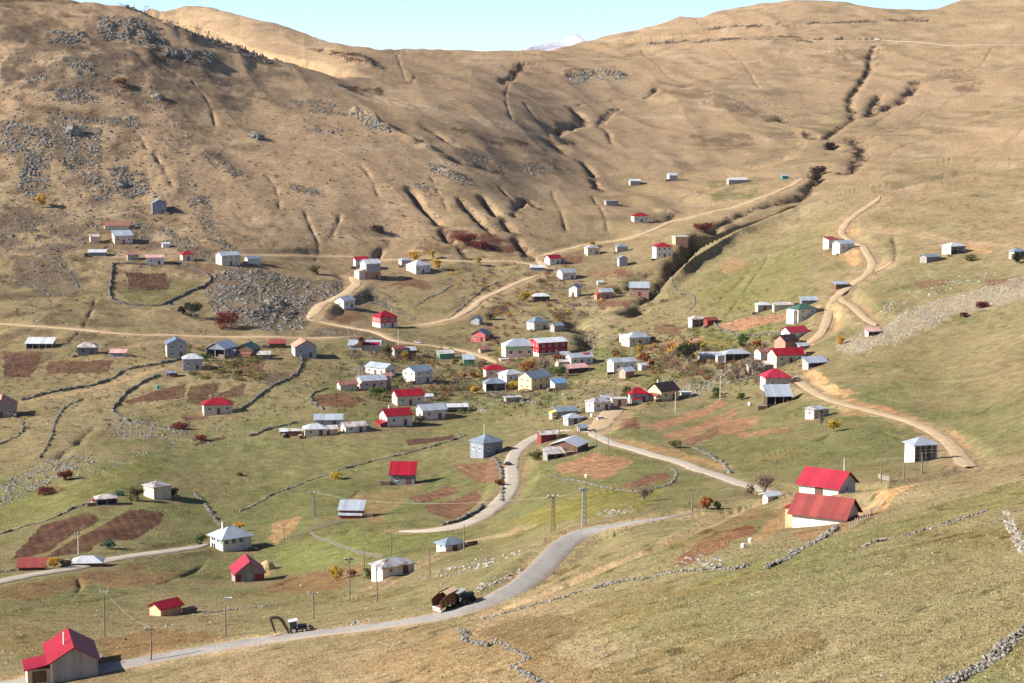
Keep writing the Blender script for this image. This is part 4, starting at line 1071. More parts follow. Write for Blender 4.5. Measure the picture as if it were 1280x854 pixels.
H('shed', 572, 515, 23, 5.5, 8, 2.2, 'mono', 'white', 'palezinc', 'low white-roofed shed right of the white gabled house above the big meadow', pitch=8, win=0, open_='front')
H('house', 411, 533, 31, 8, 2, 1.6, 'gable', 'greywall', 'zinc', 'grey house with light metal roof at the back of the row along the meadow edge', pitch=23)
H('house', 394, 545, 30, 8, 10, 1.3, 'hip', 'cream', 'palezinc', 'cream house with pale hipped roof near the left end of the meadow row', pitch=22)
H('house', 442, 541, 29, 7, 24, 1.5, 'gable', 'white', 'palerust', 'small white house with patched rusty roof at the right end of the meadow row', pitch=22, annex=('right', 8, 6, 5, 'plank', 'zinc', 10, 0))
H('hut', 416, 543, 11, 6, 15, 1.1, 'mono', 'pinkwall', 'palerust', 'tiny pinkish hut squeezed between the cream and the white house of the meadow row', pitch=12, win=0)
H('shed', 356, 545, 10, 5, 5, 1.3, 'mono', 'darkplank', 'palezinc', 'tiny dark shed at the very left end of the meadow row', pitch=10, win=0)
H('shed', 369, 545, 15, 6, 4, 1.7, 'gable', 'brownplank', 'palerust', 'low brown shed with patchy pink roof beside the tiny dark shed at the meadow', pitch=18, win=0)
H('house', 608, 572, 39, 17, 38, 1.1, 'hip', 'bluewall', 'zincdark', 'dark blue-grey two-storey house with hipped roof on the bend of the pale road', pitch=26, fr='frame')
H('hut', 504, 606, 28, 12, -3, 1.5, 'mono', 'darkgrey', 'brightred', 'dark grey cabin with plain bright red roof alone in the central meadow', pitch=26)
H('shed', 440, 647, 27, 9, -4, 1.5, 'mono', 'redplank', 'zinc', 'small two-tier shed with two grey metal roofs beside the lattice pylon', pitch=18, win=0, annex=('front', 26, 5, 4, 'redplank', 'zinc', 16, 0))
H('house', 491, 720, 54, 11, 34, 1.7, 'hip', 'white', 'rustzinc', 'long white house with rust-streaked hipped metal roof behind the lower power poles', pitch=23)
H('house', 563, 689, 36, 8, 36, 1.4, 'hip', 'white', 'zincdark', 'white house with dark hipped roof and lean-to just below the pale road', pitch=26, annex=('right', 12, 9, 5, 'stone', 'rustzinc', 12, 0))
# village core
g1 = H('house', 649, 447, 42, 13, 12, 1.5, 'hip', 'pinkwall', 'zinc', 'large house with pink and pale green walls on a stone terrace, hipped light blue roof', pitch=27, band=('greenband', .62, .97), win=0, oh=.5)
H('hall', 685, 444, 43, 14, 24, 1.3, 'gable', 'redwall', 'palezinc', 'large red hall with wide flat-pitched whitish roof in the village centre', pitch=12, cat='hall', base=('cream', .18), door='door_white')
H('house', 672, 413, 26, 9, 34, 1.35, 'hip', 'cream', 'zincdark', 'cream house with pointed dark hipped roof uphill from the red hall', pitch=30)
H('hut', 696, 415, 15, 7, 30, 1.3, 'gable', 'stone', 'zincdark', 'small grey hut in shade right of the pointed-roof cream house', pitch=26, win=0)
H('house', 618, 473, 27, 10, 12, 1.4, 'hip', 'pinkwall', 'redroof', 'house with hipped red roof and pinkish wall at the left of the village core', pitch=26)
H('house', 638, 478, 29, 9, 36, 1.4, 'hip', 'white', 'palezinc', 'white house with pale patched roof directly behind the tall cream gabled house', pitch=24)
H('house', 668, 488, 36, 14, 44, 1.45, 'gable', 'yellowwall', 'zincdark', 'tall cream house with white gable and dark curved-looking grey roof in the village core', pitch=27, win=1)
H('house', 618, 489, 28, 9, 12, 1.4, 'hip', 'white', 'darkgreyroof' if 'darkgreyroof' in MATS else 'zincdark', 'old white house with dark hipped roof and shadowed porch behind yellow bushes', pitch=28, open_='front', annex=('right', 8, 5, 6, 'plank', 'zincdark', 14, 0))
H('hut', 698, 488, 18, 8, 26, 1.3, 'mono', 'cream', 'brightblue', 'small cream hut with bright blue roof right of the tall cream house', pitch=14, win=0)
H('house', 724, 457, 30, 9, 20, 1.6, 'gable', 'white', 'zinc', 'grey-roofed house with a red patch, at the back of the central roof cluster', pitch=20, annex=('right', 8, 6, 5, 'brownplank', 'zincdark', 12, 0))
H('hut', 702, 459, 14, 6, 22, 1.3, 'gable', 'palestone', 'palerust', 'small pale hut with faded roof at the left of the roof cluster', pitch=20, win=0)
H('barn', 718, 467, 29, 6, 28, 1.5, 'gable', 'darkplank', 'pinkroof', 'dark plank barn with faded pink and grey roof at the front of the roof cluster', pitch=20, win=0)
H('house', 777, 465, 32, 11, 22, 1.6, 'gable', 'white', 'zinc', 'white house with low grey roof left of the orange bushes', pitch=18)
H('shed', 783, 473, 17, 8, 38, 1.15, 'gable', 'brick', 'palezinc', 'small brick shed with white-grey roof in front of the low white house', pitch=30, win=0)
H('hut', 803, 463, 10, 6, 30, 1.1, 'gable', 'white', 'palezinc', 'tiny pale hut just right of the small brick shed', pitch=24, win=0)
H('house', 795, 432, 34, 9, 24, 1.4, 'hip', 'cream', 'zinc', 'cream house with broad grey hipped roof and dark side roof above orange bushes', pitch=24, annex=('right', 10, 9, 7, 'darkplank', 'zincdark', 14, 0))
H('hut', 779, 427, 8, 6, 14, 1.1, 'mono', 'white', 'palezinc', 'tiny white hut touching the left end of the broad hipped house', pitch=8, win=0)
H('house', 872, 409, 22, 9, 14, 1.4, 'hip', 'white', 'palerust', 'house with whitish hipped roof and dark front uphill from the round dark tree', pitch=24, open_='front')
H('barn', 888, 407, 15, 6, 22, 1.3, 'gable', 'redplank', 'oldred', 'small red-roofed barn attached close to the right of the whitish hipped house', pitch=24, win=0)
H('shed', 887, 450, 24, 5, 4, 2.4, 'mono', 'palestone', 'palezinc', 'long low pale shed right of the round dark tree', pitch=10, win=0)
H('house', 920, 451, 33, 8, 8, 1.6, 'hip', 'plank', 'zinc', 'low house with wide light grey roof and shadowed front beside the long pale shed', pitch=20, open_='front', annex=('left', 10, 8, 5, 'concrete', 'zinc', 8, 0))
H('workshop', 748, 514, 31, 10, 30, 1.35, 'hip', 'white', 'rustzinc', 'low white workshop with patched grey roof on the corner of the village junction', pitch=22, cat='workshop', annex=('right', 9, 6, 6, 'concrete', 'zincdark', 6, 0))
H('hut', 773, 508, 18, 8, 10, 1.4, 'flat', 'cream', 'concreteroof' if 'concreteroof' in MATS else 'palerust', 'small flat-roofed cream building behind the village junction', win=1)
H('house', 797, 503, 26, 10, 10, 1.3, 'hip', 'greywall', 'brightred', 'grey house with bright red pyramid roof beside a yellow-green tree above the junction', pitch=30, annex=('front', 12, 3, 4, 'white', 'brightred', 14, -3))
H('house', 829, 501, 34, 11, 38, 1.2, 'gable', 'yellowwall', 'brownroof', 'cream gabled house with near-black roof and red lean-to above the striped plots', pitch=33, chim=1, annex=('left', 14, 6, 6, 'cream', 'oldred', 18, -2))
H('house', 716, 531, 24, 8, 22, 1.2, 'hip', 'greywall', 'zinc', 'small grey house with hipped roof just left of the village junction', pitch=24, annex=('right', 7, 7, 6, 'darkgrey', 'zincdark', 12, 0))
H('shed', 708, 520, 26, 5, 22, 2.6, 'mono', 'stone', 'zincdark', 'long low dark metal shed with a yellow end behind the small grey junction house', pitch=14, win=0, annex=('left', 8, 7, 4, 'yellowwall', 'yellowroof', 16, 0))
H('hut', 684, 552, 22, 8, 18, 1.4, 'gable', 'redplank', 'palerust', 'red hut with blotched pale roof at the left of the brown plank barn', pitch=20, win=0)
H('barn', 712, 568, 42, 10, 66, 1.0, 'gable', 'brownplank', 'palezinc', 'brown plank barn with wide pale metal roof by the road fork', pitch=17, win=0)
H('shed', 692, 574, 24, 6, 22, 1.6, 'mono', 'plank', 'palerust', 'low open-fronted shed with crumpled pale roof in front of the brown barn by the fork', pitch=16, win=0, open_='front')
H('hut', 857, 495, 11, 4, 4, 1.8, 'flat', 'white', 'palezinc', 'tiny white box hut in the grass right of the near-black roofed house', win=0)
# upper centre and valley head
H('hut', 793, 232, 13, 5, 14, 1.4, 'gable', 'stone', 'palezinc', 'tiny stone hut with pale roof above a dark heath patch at the valley head', pitch=20, win=0)
H('hut', 840, 226, 11, 6, 16, 1.1, 'gable', 'greywall', 'palezinc', 'tiny grey gabled hut farthest up in the middle of the tan slope', pitch=26, win=0)
H('ruined_hut', 764, 257, 15, 5, 12, 1.6, 'flat', 'stone', 'rustzinc', 'roofless stone hut by a small walled yard above the red-roofed valley house', win=0)
H('house', 800, 278, 21, 7, 14, 1.5, 'hip', 'white', 'redroof', 'white house with red roof above the curving dirt track at the valley head', pitch=24)
H('house', 850, 306, 17, 8.5, 14, 1.25, 'flat', 'orangewall', 'palezinc', 'square orange-cream house with flat pale roof uphill of the white two-storey house', win=0)
H('house', 828, 322, 23, 12, 12, 1.15, 'hip', 'white', 'brightred', 'white two-storey house with bright red hipped roof by the shaded stream', pitch=22, win=2)
H('house', 740, 319, 18, 8, 16, 1.2, 'hip', 'cream', 'rustzinc', 'cream house with weathered grey hipped roof below the upper dirt track', pitch=26)
H('hut', 777, 315, 15, 6, 10, 1.3, 'hip', 'stone', 'zincdark', 'small grey stone hut with hipped roof right of the cream weathered-roof house', pitch=26, win=0)
H('house', 691, 331, 18, 7, 30, 1.3, 'gable', 'white', 'redroof', 'small white house with red left roof slope at the junction of upper tracks', pitch=28, annex=('right', 8, 6, 5, 'bluewall', 'zinc', 14, 0))
H('hut', 778, 333, 11, 9, 100, 1.1, 'gable', 'greywall', 'zincdark', 'narrow tall grey hut standing above the brown upper plots', pitch=26, win=0)
H('shed', 672, 339, 16, 4, -4, 2.2, 'mono', 'darkgrey', 'palezinc', 'low shed with flat pale roof under the upper track junction', pitch=12, win=0)
H('house', 708, 350, 21, 8, 26, 1.3, 'gable', 'white', 'zinc', 'white gabled house with grey roof right of the upper track junction', pitch=27)
H('house', 719, 371, 14, 10, 62, 1.15, 'gable', 'white', 'zincdark', 'narrow bright white house between brown plots in the upper village', pitch=28, win=1)
H('hut', 676, 377, 21, 6, 8, 1.6, 'hip', 'darkplank', 'palezinc', 'dark timber hut with pale hipped roof beside a yellow bush in the upper village', pitch=24, win=0)
H('house', 757, 374, 16, 8, 16, 1.2, 'gable', 'brick', 'zinc', 'small brick house with grey roof and red lean-to roof on the left', pitch=27, annex=('left', 9, 5, 5, 'brick', 'oldred', 22, 0))
H('house', 799, 370, 22, 9, -4, 1.4, 'mono', 'brick', 'zinc', 'red-brown brick house with flat grey roof above the deep shaded ravine', pitch=15)
H('hut', 750, 356, 7, 3, 10, 1.2, 'gable', 'white', 'palezinc', 'tiny white hut between the upper brown plots', pitch=22, win=0)
# upper hamlet at the track, centre left
H('house', 451, 336, 17, 10, 16, 1.2, 'gable', 'white', 'brightred', 'white house with bright red roof behind the tall grey tower house', pitch=22)
H('house', 463, 349, 23, 17, 30, 1.1, 'gable', 'greywall', 'palezinc', 'tall grey tower-like house with brick front above the bend of the dirt track', pitch=24, base=('brick', .45), annex=('left', 12, 8, 9, 'cream', 'palerust', 14, 0))
H('hut', 506, 332, 16, 6, 28, 1.3, 'hip', 'concrete', 'zinc', 'small grey hut with metal roof left of the bright white hipped house', pitch=20, win=0)
H('house', 523, 342, 28, 9, 40, 1.15, 'hip', 'white', 'palezinc', 'bright white house with pale hipped roof beside yellow autumn trees', pitch=27)
H('house', 431, 386, 22, 9, 50, 1.2, 'gable', 'white', 'zinc', 'white house with grey gabled roof above the bend of the dirt track', pitch=25)
# right hillside
H('house', 1038, 310, 16, 9, 28, 1.2, 'mono', 'white', 'oldred', 'small white house with reddish flat roof, left of the pair high on the right hillside', pitch=10, win=0)
H('house', 1054, 316, 23, 10, 26, 1.4, 'gable', 'white', 'zinc', 'white gabled house with grey roof, right of the pair high on the right hillside', pitch=20)
H('hut', 1050, 361, 15, 5, 14, 1.5, 'mono', 'brownplank', 'zinc', 'small hut with grey roof beside the winding track on the right hillside', pitch=10, win=0)
H('house', 954, 389, 19, 7, 10, 1.4, 'hip', 'concrete', 'palezinc', 'grey-walled hut-like house with pale roof at the left of the hillside farm group', pitch=20, base=('stone', .3))
H('shed', 978, 387, 22, 5, 8, 2.4, 'mono', 'palestone', 'palerust', 'long low pale shed between the grey house and the green-roofed house', pitch=8, win=0)
H('shed', 1011, 381, 19, 5, 6, 1.9, 'mono', 'darkgrey', 'zinc', 'dark shed with light blue-grey roof behind the green-roofed house', pitch=13, win=0)
H('house', 1003, 401, 33, 13, 26, 1.25, 'hip', 'white', 'greenroof', 'white two-storey house with green hipped roof on the right hillside', pitch=22, win=1, annex=('left', 14, 4, 11, 'white', 'palezinc', 12, 0))
H('house', 993, 425, 29, 9, 26, 1.4, 'gable', 'white', 'pinkredroof', 'white gabled house with raspberry red roof below the green-roofed house', pitch=27)
H('barn', 983, 435, 26, 8, 34, 1.1, 'gable', 'brick', 'brownroof', 'brick barn with dark roof right below the raspberry-roofed house', pitch=30, win=0)
H('house', 1192, 318, 27, 9, 26, 1.3, 'hip', 'white', 'palezinc', 'white house with pale hipped roof beside the orange cutting high at right', pitch=20, open_='front')
H('hut', 1162, 328, 21, 6, 26, 1.5, 'gable', 'plank', 'zincdark', 'small grey plank hut left of and below the white house at the orange cutting', pitch=18, win=0)
H('hut', 1272, 322, 20, 7, 16, 1.4, 'hip', 'palestone', 'zincdark', 'stone hut with dark roof behind a bush at the right edge of the view', pitch=24, win=0, open_='front')
H('ruined_hut', 1090, 420, 15, 5, 16, 1.4, 'mono', 'palestone', 'pinkroof', 'tiny broken stone hut at the foot of the pale scree', pitch=12, win=0, open_='front')
H('shed', 981, 224, 7, 3.5, 8, 1.6, 'mono', 'turq', 'zinc', 'tiny turquoise shed beside the track at the valley head', pitch=8, win=0)
H('hut', 921, 230, 22, 4.5, 8, 2.0, 'gable', 'stone', 'palezinc', 'low stone hut with pale roof on the dark green field at the valley head', pitch=18, win=0, annex=('right', 6, 4, 3, 'turq', 'zinc', 8, 0))
H('barn', 956, 450, 23, 9, 24, 1.4, 'gable', 'white', 'rust', 'white-ended barn with rusty roof left of the long red-roofed house', pitch=24, win=0)
H('house', 983, 455, 41, 10, 20, 1.7, 'gable', 'cream', 'redroof', 'long cream house with bright red roof behind the tall red pyramid-roofed house', pitch=28)
H('shed', 1019, 459, 28, 5, 22, 2.0, 'mono', 'palestone', 'zinc', 'tilted lean-to shed with grey roof at the head of the right-hand dirt track', pitch=17, win=0, open_='front')
H('house', 969, 487, 34, 14, 8, 1.2, 'hip', 'concrete', 'pinkredroof', 'tall pale grey two-storey house with raspberry pyramid roof on the right', pitch=30, win=1)
H('shed', 972, 505, 29, 9, 4, 1.4, 'mono', 'darkplank', 'zinc', 'open porch shed with grey sloping roof right in front of the tall pyramid-roofed house', pitch=22, win=0, open_='front', posts=3)
H('house', 1021, 523, 29, 10, 30, 1.3, 'hip', 'palestone', 'rustzinc', 'pale stone house with rusty grey roof below the right-hand dirt track', pitch=16)
H('shed', 966, 460, 20, 4, 6, 2.0, 'mono', 'plank', 'palerust', 'low patched shed squeezed behind the tall pyramid-roofed house', pitch=10, win=0)
j7 = H('house', 1151, 577, 43, 22, 16, 1.2, 'hip', 'white', 'zinc', 'unfinished white house with hipped grey roof and open timber-framed front beside the right-hand track', pitch=26, win=0, open_='front', posts=4, oh=.5, k=1.0)
j8 = H('house', 1034, 622, 73, 14, -36, 1.15, 'gable', 'white', 'pinkredroof', 'white house with patchy raspberry roof half hidden behind the dull red-roofed house', pitch=33, annex=('left', 24, 6, 8, 'white', 'redroof', 12, 0), back=.9, k=1.0)
j9 = H('house', 1031, 657, 86, 13, -30, 1.5, 'gable', 'white', 'oldred', 'long white house with dull ribbed red roof and windowed annex on the near right slope', pitch=38, win=0, annex=[('left', 26, 13, 15, 'orangewall', 'redroof', 14, -2), ('right', 26, 16, 5, 'darkplank', 'redroof', 10, 0)], k=1.0)
H('hut', 963, 627, 17, 7, 26, 1.3, 'gable', 'cream', 'palezinc', 'tiny cream hut beside bare birches left of the two big red roofs', pitch=18, win=0)

H('ruined_hut', 605, 441, 13, 4, 22, 1.5, 'gable', 'stone', 'rust', 'fallen-in stone hut above the dirt road, left of the pink and green house', pitch=30, win=0)
H('shed', 536, 500, 9, 4, 10, 1.3, 'mono', 'white', 'palezinc', 'tiny white shed right of the cream gabled house with red roof', pitch=10, win=0)
H('ruined_hut', 641, 503, 20, 5, 14, 1.7, 'flat', 'stone', 'rustzinc', 'low stone ruin on the wall of the plot below the tall cream house', win=0)
H('shed', 707, 449, 12, 5, 20, 1.3, 'mono', 'brownplank', 'rustzinc', 'small brown shed tucked behind the roof cluster of the village centre', pitch=12, win=0)
H('shed', 758, 503, 12, 5, 16, 1.5, 'mono', 'concrete', 'rustzinc', 'small grey shed behind the corner workshop at the junction', pitch=10, win=0)
H('shed', 728, 540, 12, 4.5, 24, 1.4, 'mono', 'plank', 'zincdark', 'small plank shed on the roadside opposite the small grey junction house', pitch=12, win=0)
H('shed', 942, 465, 15, 5, 12, 1.6, 'mono', 'stone', 'palezinc', 'small stone shed among the pinkish bare trees', pitch=12, win=0)
H('shed', 1004, 437, 13, 4, 20, 1.5, 'mono', 'plank', 'rustzinc', 'small plank shed right of the brick barn with dark roof', pitch=12, win=0)
H('shed', 484, 476, 12, 5, 20, 1.4, 'mono', 'brick', 'rust', 'small rusty shed below the long low white house', pitch=14, win=0)
H('shed', 330, 449, 14, 5, 6, 1.5, 'mono', 'plank', 'palerust', 'small plank shed right of the dark timber green-roofed house', pitch=12, win=0)

# --- details special to some houses
def openings(info, side, rects, mat='darkplank', depth=.10):
    """dark recessed panels (name window) on a wall; rects as fractions (x0,x1,z0,z1)"""
    for x0, x1, z0, z1 in rects:
        L, W, h = info['L'], info['W'], info['h']
        ln = L if side == 'f' else W
        cx_ = ((x0+x1)/2 - .5)*ln; sx = (x1-x0)*ln; sz = (z1-z0)*h; z = (z0+z1)/2*h
        loc = (cx_, -W/2 - .02, z) if side == 'f' else (-L/2 - .02, -cx_, z)
        rz = 0 if side == 'f' else -math.pi/2
        wo = inst('window', WIN['frame'], info['root'], loc, rz, (sx, 1, sz)); inst('pane', PANE, wo, (0,0,0))
openings(h5, 'l', [(.06,.46,.56,.9), (.52,.78,.56,.9), (.82,.97,.5,.9), (.06,.46,.04,.42)])
openings(h5, 'f', [(.05,.2,.5,.88), (.3,.45,.5,.88), (.55,.7,.5,.88)])
openings(g1, 'f', [(.1,.22,.3,.6), (.4,.52,.3,.6), (.7,.82,.3,.6)])
openings(g1, 'l', [(.2,.4,.3,.6), (.6,.8,.3,.6)])
openings(j9, 'f', [(.50,.54,.62,.86), (.68,.72,.62,.86)])
# big house: side entrance lean-to, board door, corner pier, roof pipe
r_ = big['root']; L, W, h = big['L'], big['W'], big['h']
q = MB(); q.box(-L*.5 + .1, -L*.5 + 4.4, W/2 + .02, W/2 + 2.9, BASE, h*.70); q.build('annex_wall', MATS['cream'], r_)
q = MB(); q.prism([(W/2 + .02, h*.93), (W/2 + 3.3, h*.68), (W/2 + 3.3, h*.68 + .12), (W/2 + .02, h*.93 + .12)], -L*.5 - .3, -L*.5 + 4.8); q.build('annex_roof', MATS['brightred'], r_)
q = MB(); q.box(-L*.5 + .02, -L*.5 + .09, W/2 + .5, W/2 + 2.3, 0, h*.62)
d_ = q.build('door', MATS['brownplank'], r_); q = MB(); q.box(-L*.5 - .04, -L*.5 + .02, W/2 + .6, W/2 + .7, 1.0, 1.2); q.build('handle', MATS['iron'], d_)
q = MB(); q.box(-L/2 - .12, -L/2 + .3, W/2 - .34, W/2 + .03, BASE, h - .05); q.build('pier', MATS['white'], r_)
q = MB(); q.tube([(-L*.1, W*.16, h + big['rise']*.6), (-L*.1, W*.16, h + big['rise'] + 1.1)], .13, 8); q.build('stove_pipe', MATS['frame'], big['roof'])
# windowed annex of the long near-right house
L, W, h = j9['L'], j9['W'], j9['h']; s = j9['s']
for k in (-1, 0, 1):
    wo = inst('window', WIN['frame'], j9['root'], (-L/2 - 13*s*.5 + k*.42, -W/2 + 0.0, 9.5*s), 0, (.42, 1, .9))
    wo.location = (-L/2 - 13*s - .03, 2*s + k*.62, 10*s); wo.rotation_euler = (0, 0, -math.pi/2)
    inst('pane', PANE, wo, (0,0,0))
# terrace under the pink and green house
L, W = g1['L'], g1['W']
q = MB(); q.box(-L*.72, L*.55, -W/2 - 4.2, -W/2 - .08, -3.2, -.05); q.build('terrace', MATS['palestone'], g1['root'])
q = MB(); q.box(-L*.73, L*.56, -W/2 - 4.3, -W/2 - .08, -.05, .08); q.build('terrace_slab', MATS['concrete'], g1['root'])
# red half of the long barn's roof, red doors of the board barn
for inf in HOUSES:
    lb = inf['root']['label']
    if lb.startswith('long barn with half grey'):
        L, W, h, rise = inf['L'], inf['W'], inf['h'], inf['rise']; s_ = rise/(W/2); c_ = W/2 + .45
        q = MB(); z_ = lambda y: h + rise + y*s_ + .13 if y < 0 else h + rise + .13
        y0, y1 = -c_, -c_*.42
        q.prism([(y0, h + rise + y0*s_ + .13), (y1, h + rise + y1*s_ + .13), (y1, h + rise + y1*s_ + .19), (y0, h + rise + y0*s_ + .19)], -L*.18, L*.49); q.build('roof_sheet', MATS['redroof'], inf['roof'])
    if lb.startswith('board barn'):
        L, W, h = inf['L'], inf['W'], inf['h']
        for y0, y1, mt in ((-.48,-.16,'redplank'), (.30,.48,'redplank'), (-.1,.1,'greywall')):
            q = MB(); q.box(-L/2 - .06, -L/2 - .003, y0*W, y1*W, 0, h*.86); q.build('door', MATS[mt], inf['root'])
    if lb.startswith('grey-roofed house with a red patch'):
        L, W, h, rise = inf['L'], inf['W'], inf['h'], inf['rise']; s_ = rise/(W/2)
        q = MB(); y0, y1 = -W*.25, -.2
        q.prism([(y0, h + rise + y0*s_ + .13), (y1, h + rise + y1*s_ + .13), (y1, h + rise + y1*s_ + .2), (y0, h + rise + y0*s_ + .2)], L*.15, L*.45); q.build('roof_sheet', MATS['brightred'], inf['roof'])

L, W, h = j7['L'], j7['W'], j7['h']
q = MB(); q.box(-L/2 + .22, L/2 - .22, -W/2 + .03, W/2 - .22, h*.48, h*.53); q.build('floor_slab', MATS['concrete'], j7['root'])
q = MB(); q.box(-L/2 + .22, L/2 - .22, -W/2 - .02, -W/2 + .08, h*.66, h*.69); q.box(-L/2 + .22, L*.1, -W/2 - .02, -W/2 + .08, h*.2, h*.23); q.build('rail', MATS['post'], j7['root'])
# ------------------------------------------------------------------ stones: rubble, scree, field walls
m_stone, nt, b = new_mat("stone_rubble")
at = nd(nt, 'ShaderNodeAttribute', attribute_name='tone'); geo = nd(nt, 'ShaderNodeNewGeometry')
c = mixc(nt, at.outputs['Fac'], (.105,.10,.095), (.42,.385,.33))
c = mixc(nt, ramp(nt, noise(nt, geo.outputs['Position'], 2.2, 4, .7), .35, .7), c, mixc(nt, 1.0, c, (.55,.55,.53), 'MULTIPLY'))
c = mixc(nt, ramp(nt, noise(nt, geo.outputs['Position'], .9, 3, .6), .62, .72, 0, .5), c, (.19,.17,.09))
nt.links.new(c, b.inputs['Base Color']); b.inputs['Roughness'].default_value = .95

PH = (1 + 5**.5)/2
ICO = np.array([(-1,PH,0),(1,PH,0),(-1,-PH,0),(1,-PH,0),(0,-1,PH),(0,1,PH),(0,-1,-PH),(0,1,-PH),(PH,0,-1),(PH,0,1),(-PH,0,-1),(-PH,0,1)]) / math.sqrt(1+PH*PH)
ICF = np.array([(0,11,5),(0,5,1),(0,1,7),(0,7,10),(0,10,11),(1,5,9),(5,11,4),(11,10,2),(10,7,6),(7,1,8),(3,9,4),(3,4,2),(3,2,6),(3,6,8),(3,8,9),(4,9,5),(2,4,11),(6,2,10),(8,6,7),(9,8,1)])
STV = [ICO * (1 + .38*RNG.standard_normal((12, 1)).clip(-1, 1)) * np.array([1, .8 + .3*RNG.random(), .62 + .25*RNG.random()]) for _ in range(14)]
def off_road(P, pad=.5):
    ok = np.ones(len(P), bool)
    for name, w, L, surf in ROAD3:
        if surf == 'faint': continue
        m = (P[:, 0] > L[:, 0].min() - 4) & (P[:, 0] < L[:, 0].max() + 4) & (P[:, 1] > L[:, 1].min() - 4) & (P[:, 1] < L[:, 1].max() + 4)
        idx = np.nonzero(m & ok)[0]
        if not len(idx): continue
        d2 = ((P[idx, None, 0] - L[None, :, 0])**2 + (P[idx, None, 1] - L[None, :, 1])**2).min(1)
        ok[idx[d2 < (w/2 + pad)**2]] = False
    return ok
def stones_mesh(name, pos, size, tone, flat=1.0):
    n = len(pos); Vs = np.zeros((n, 12, 3)); 
    k = RNG.integers(0, 14, n); a = RNG.random(n)*6.283; tl = RNG.normal(0, .3, n)
    T = np.array(STV)[k]
    ca, sa = np.cos(a)[:, None], np.sin(a)[:, None]
    x = T[..., 0]*ca - T[..., 1]*sa; y = T[..., 0]*sa + T[..., 1]*ca; z = T[..., 2]*flat
    ct, st_ = np.cos(tl)[:, None], np.sin(tl)[:, None]
    x, z = x*ct - z*st_, x*st_ + z*ct
    sz = (size/2)[:, None]
    Vs[..., 0] = pos[:, :1] + x*sz; Vs[..., 1] = pos[:, 1:2] + y*sz; Vs[..., 2] = pos[:, 2:3] + z*sz
    Fs = (ICF[None] + (np.arange(n)*12)[:, None, None]).reshape(-1, 3)
    return np_mesh(name, Vs.reshape(-1, 3), Fs, m_stone, False, {'tone': np.repeat(tone, 12)})

WACC = np.maximum.accumulate(ZG[:, 20:] / YG[:, 20:], axis=1)
def raycast_many(px, py):
    u, w = ray(np.asarray(px), np.asarray(py))
    a = np.interp(u, U, np.arange(NU)); i = np.clip(np.round(a).astype(int), 0, NU - 1)
    Y = np.array([np.interp(w[n], WACC[i[n]], YG[i[n], 20:]) for n in range(len(u))])
    return np.stack([u*Y, Y, w*Y], 1)

def scatter(poly, n, clump=.6, seed=0):
    poly = [tuple(map(float, p)) for p in poly]
    xs = [p[0] for p in poly]; ys = [p[1] for p in poly]
    px = RNG.uniform(min(xs), max(xs), n*8); py = RNG.uniform(min(ys), max(ys), n*8)
    m = in_poly(px + 4*perlin(px/9, py/9, 5+seed), py + 3*perlin(px/9, py/9, 6+seed), poly)
    d = perlin(px/16, py/7, 91 + seed) + .6*perlin(px/5, py/3, 92 + seed)
    m &= (d > RNG.normal(clump*.3, .25, n*8))
    idx = np.nonzero(m)[0][:n]
    return px[idx], py[idx]

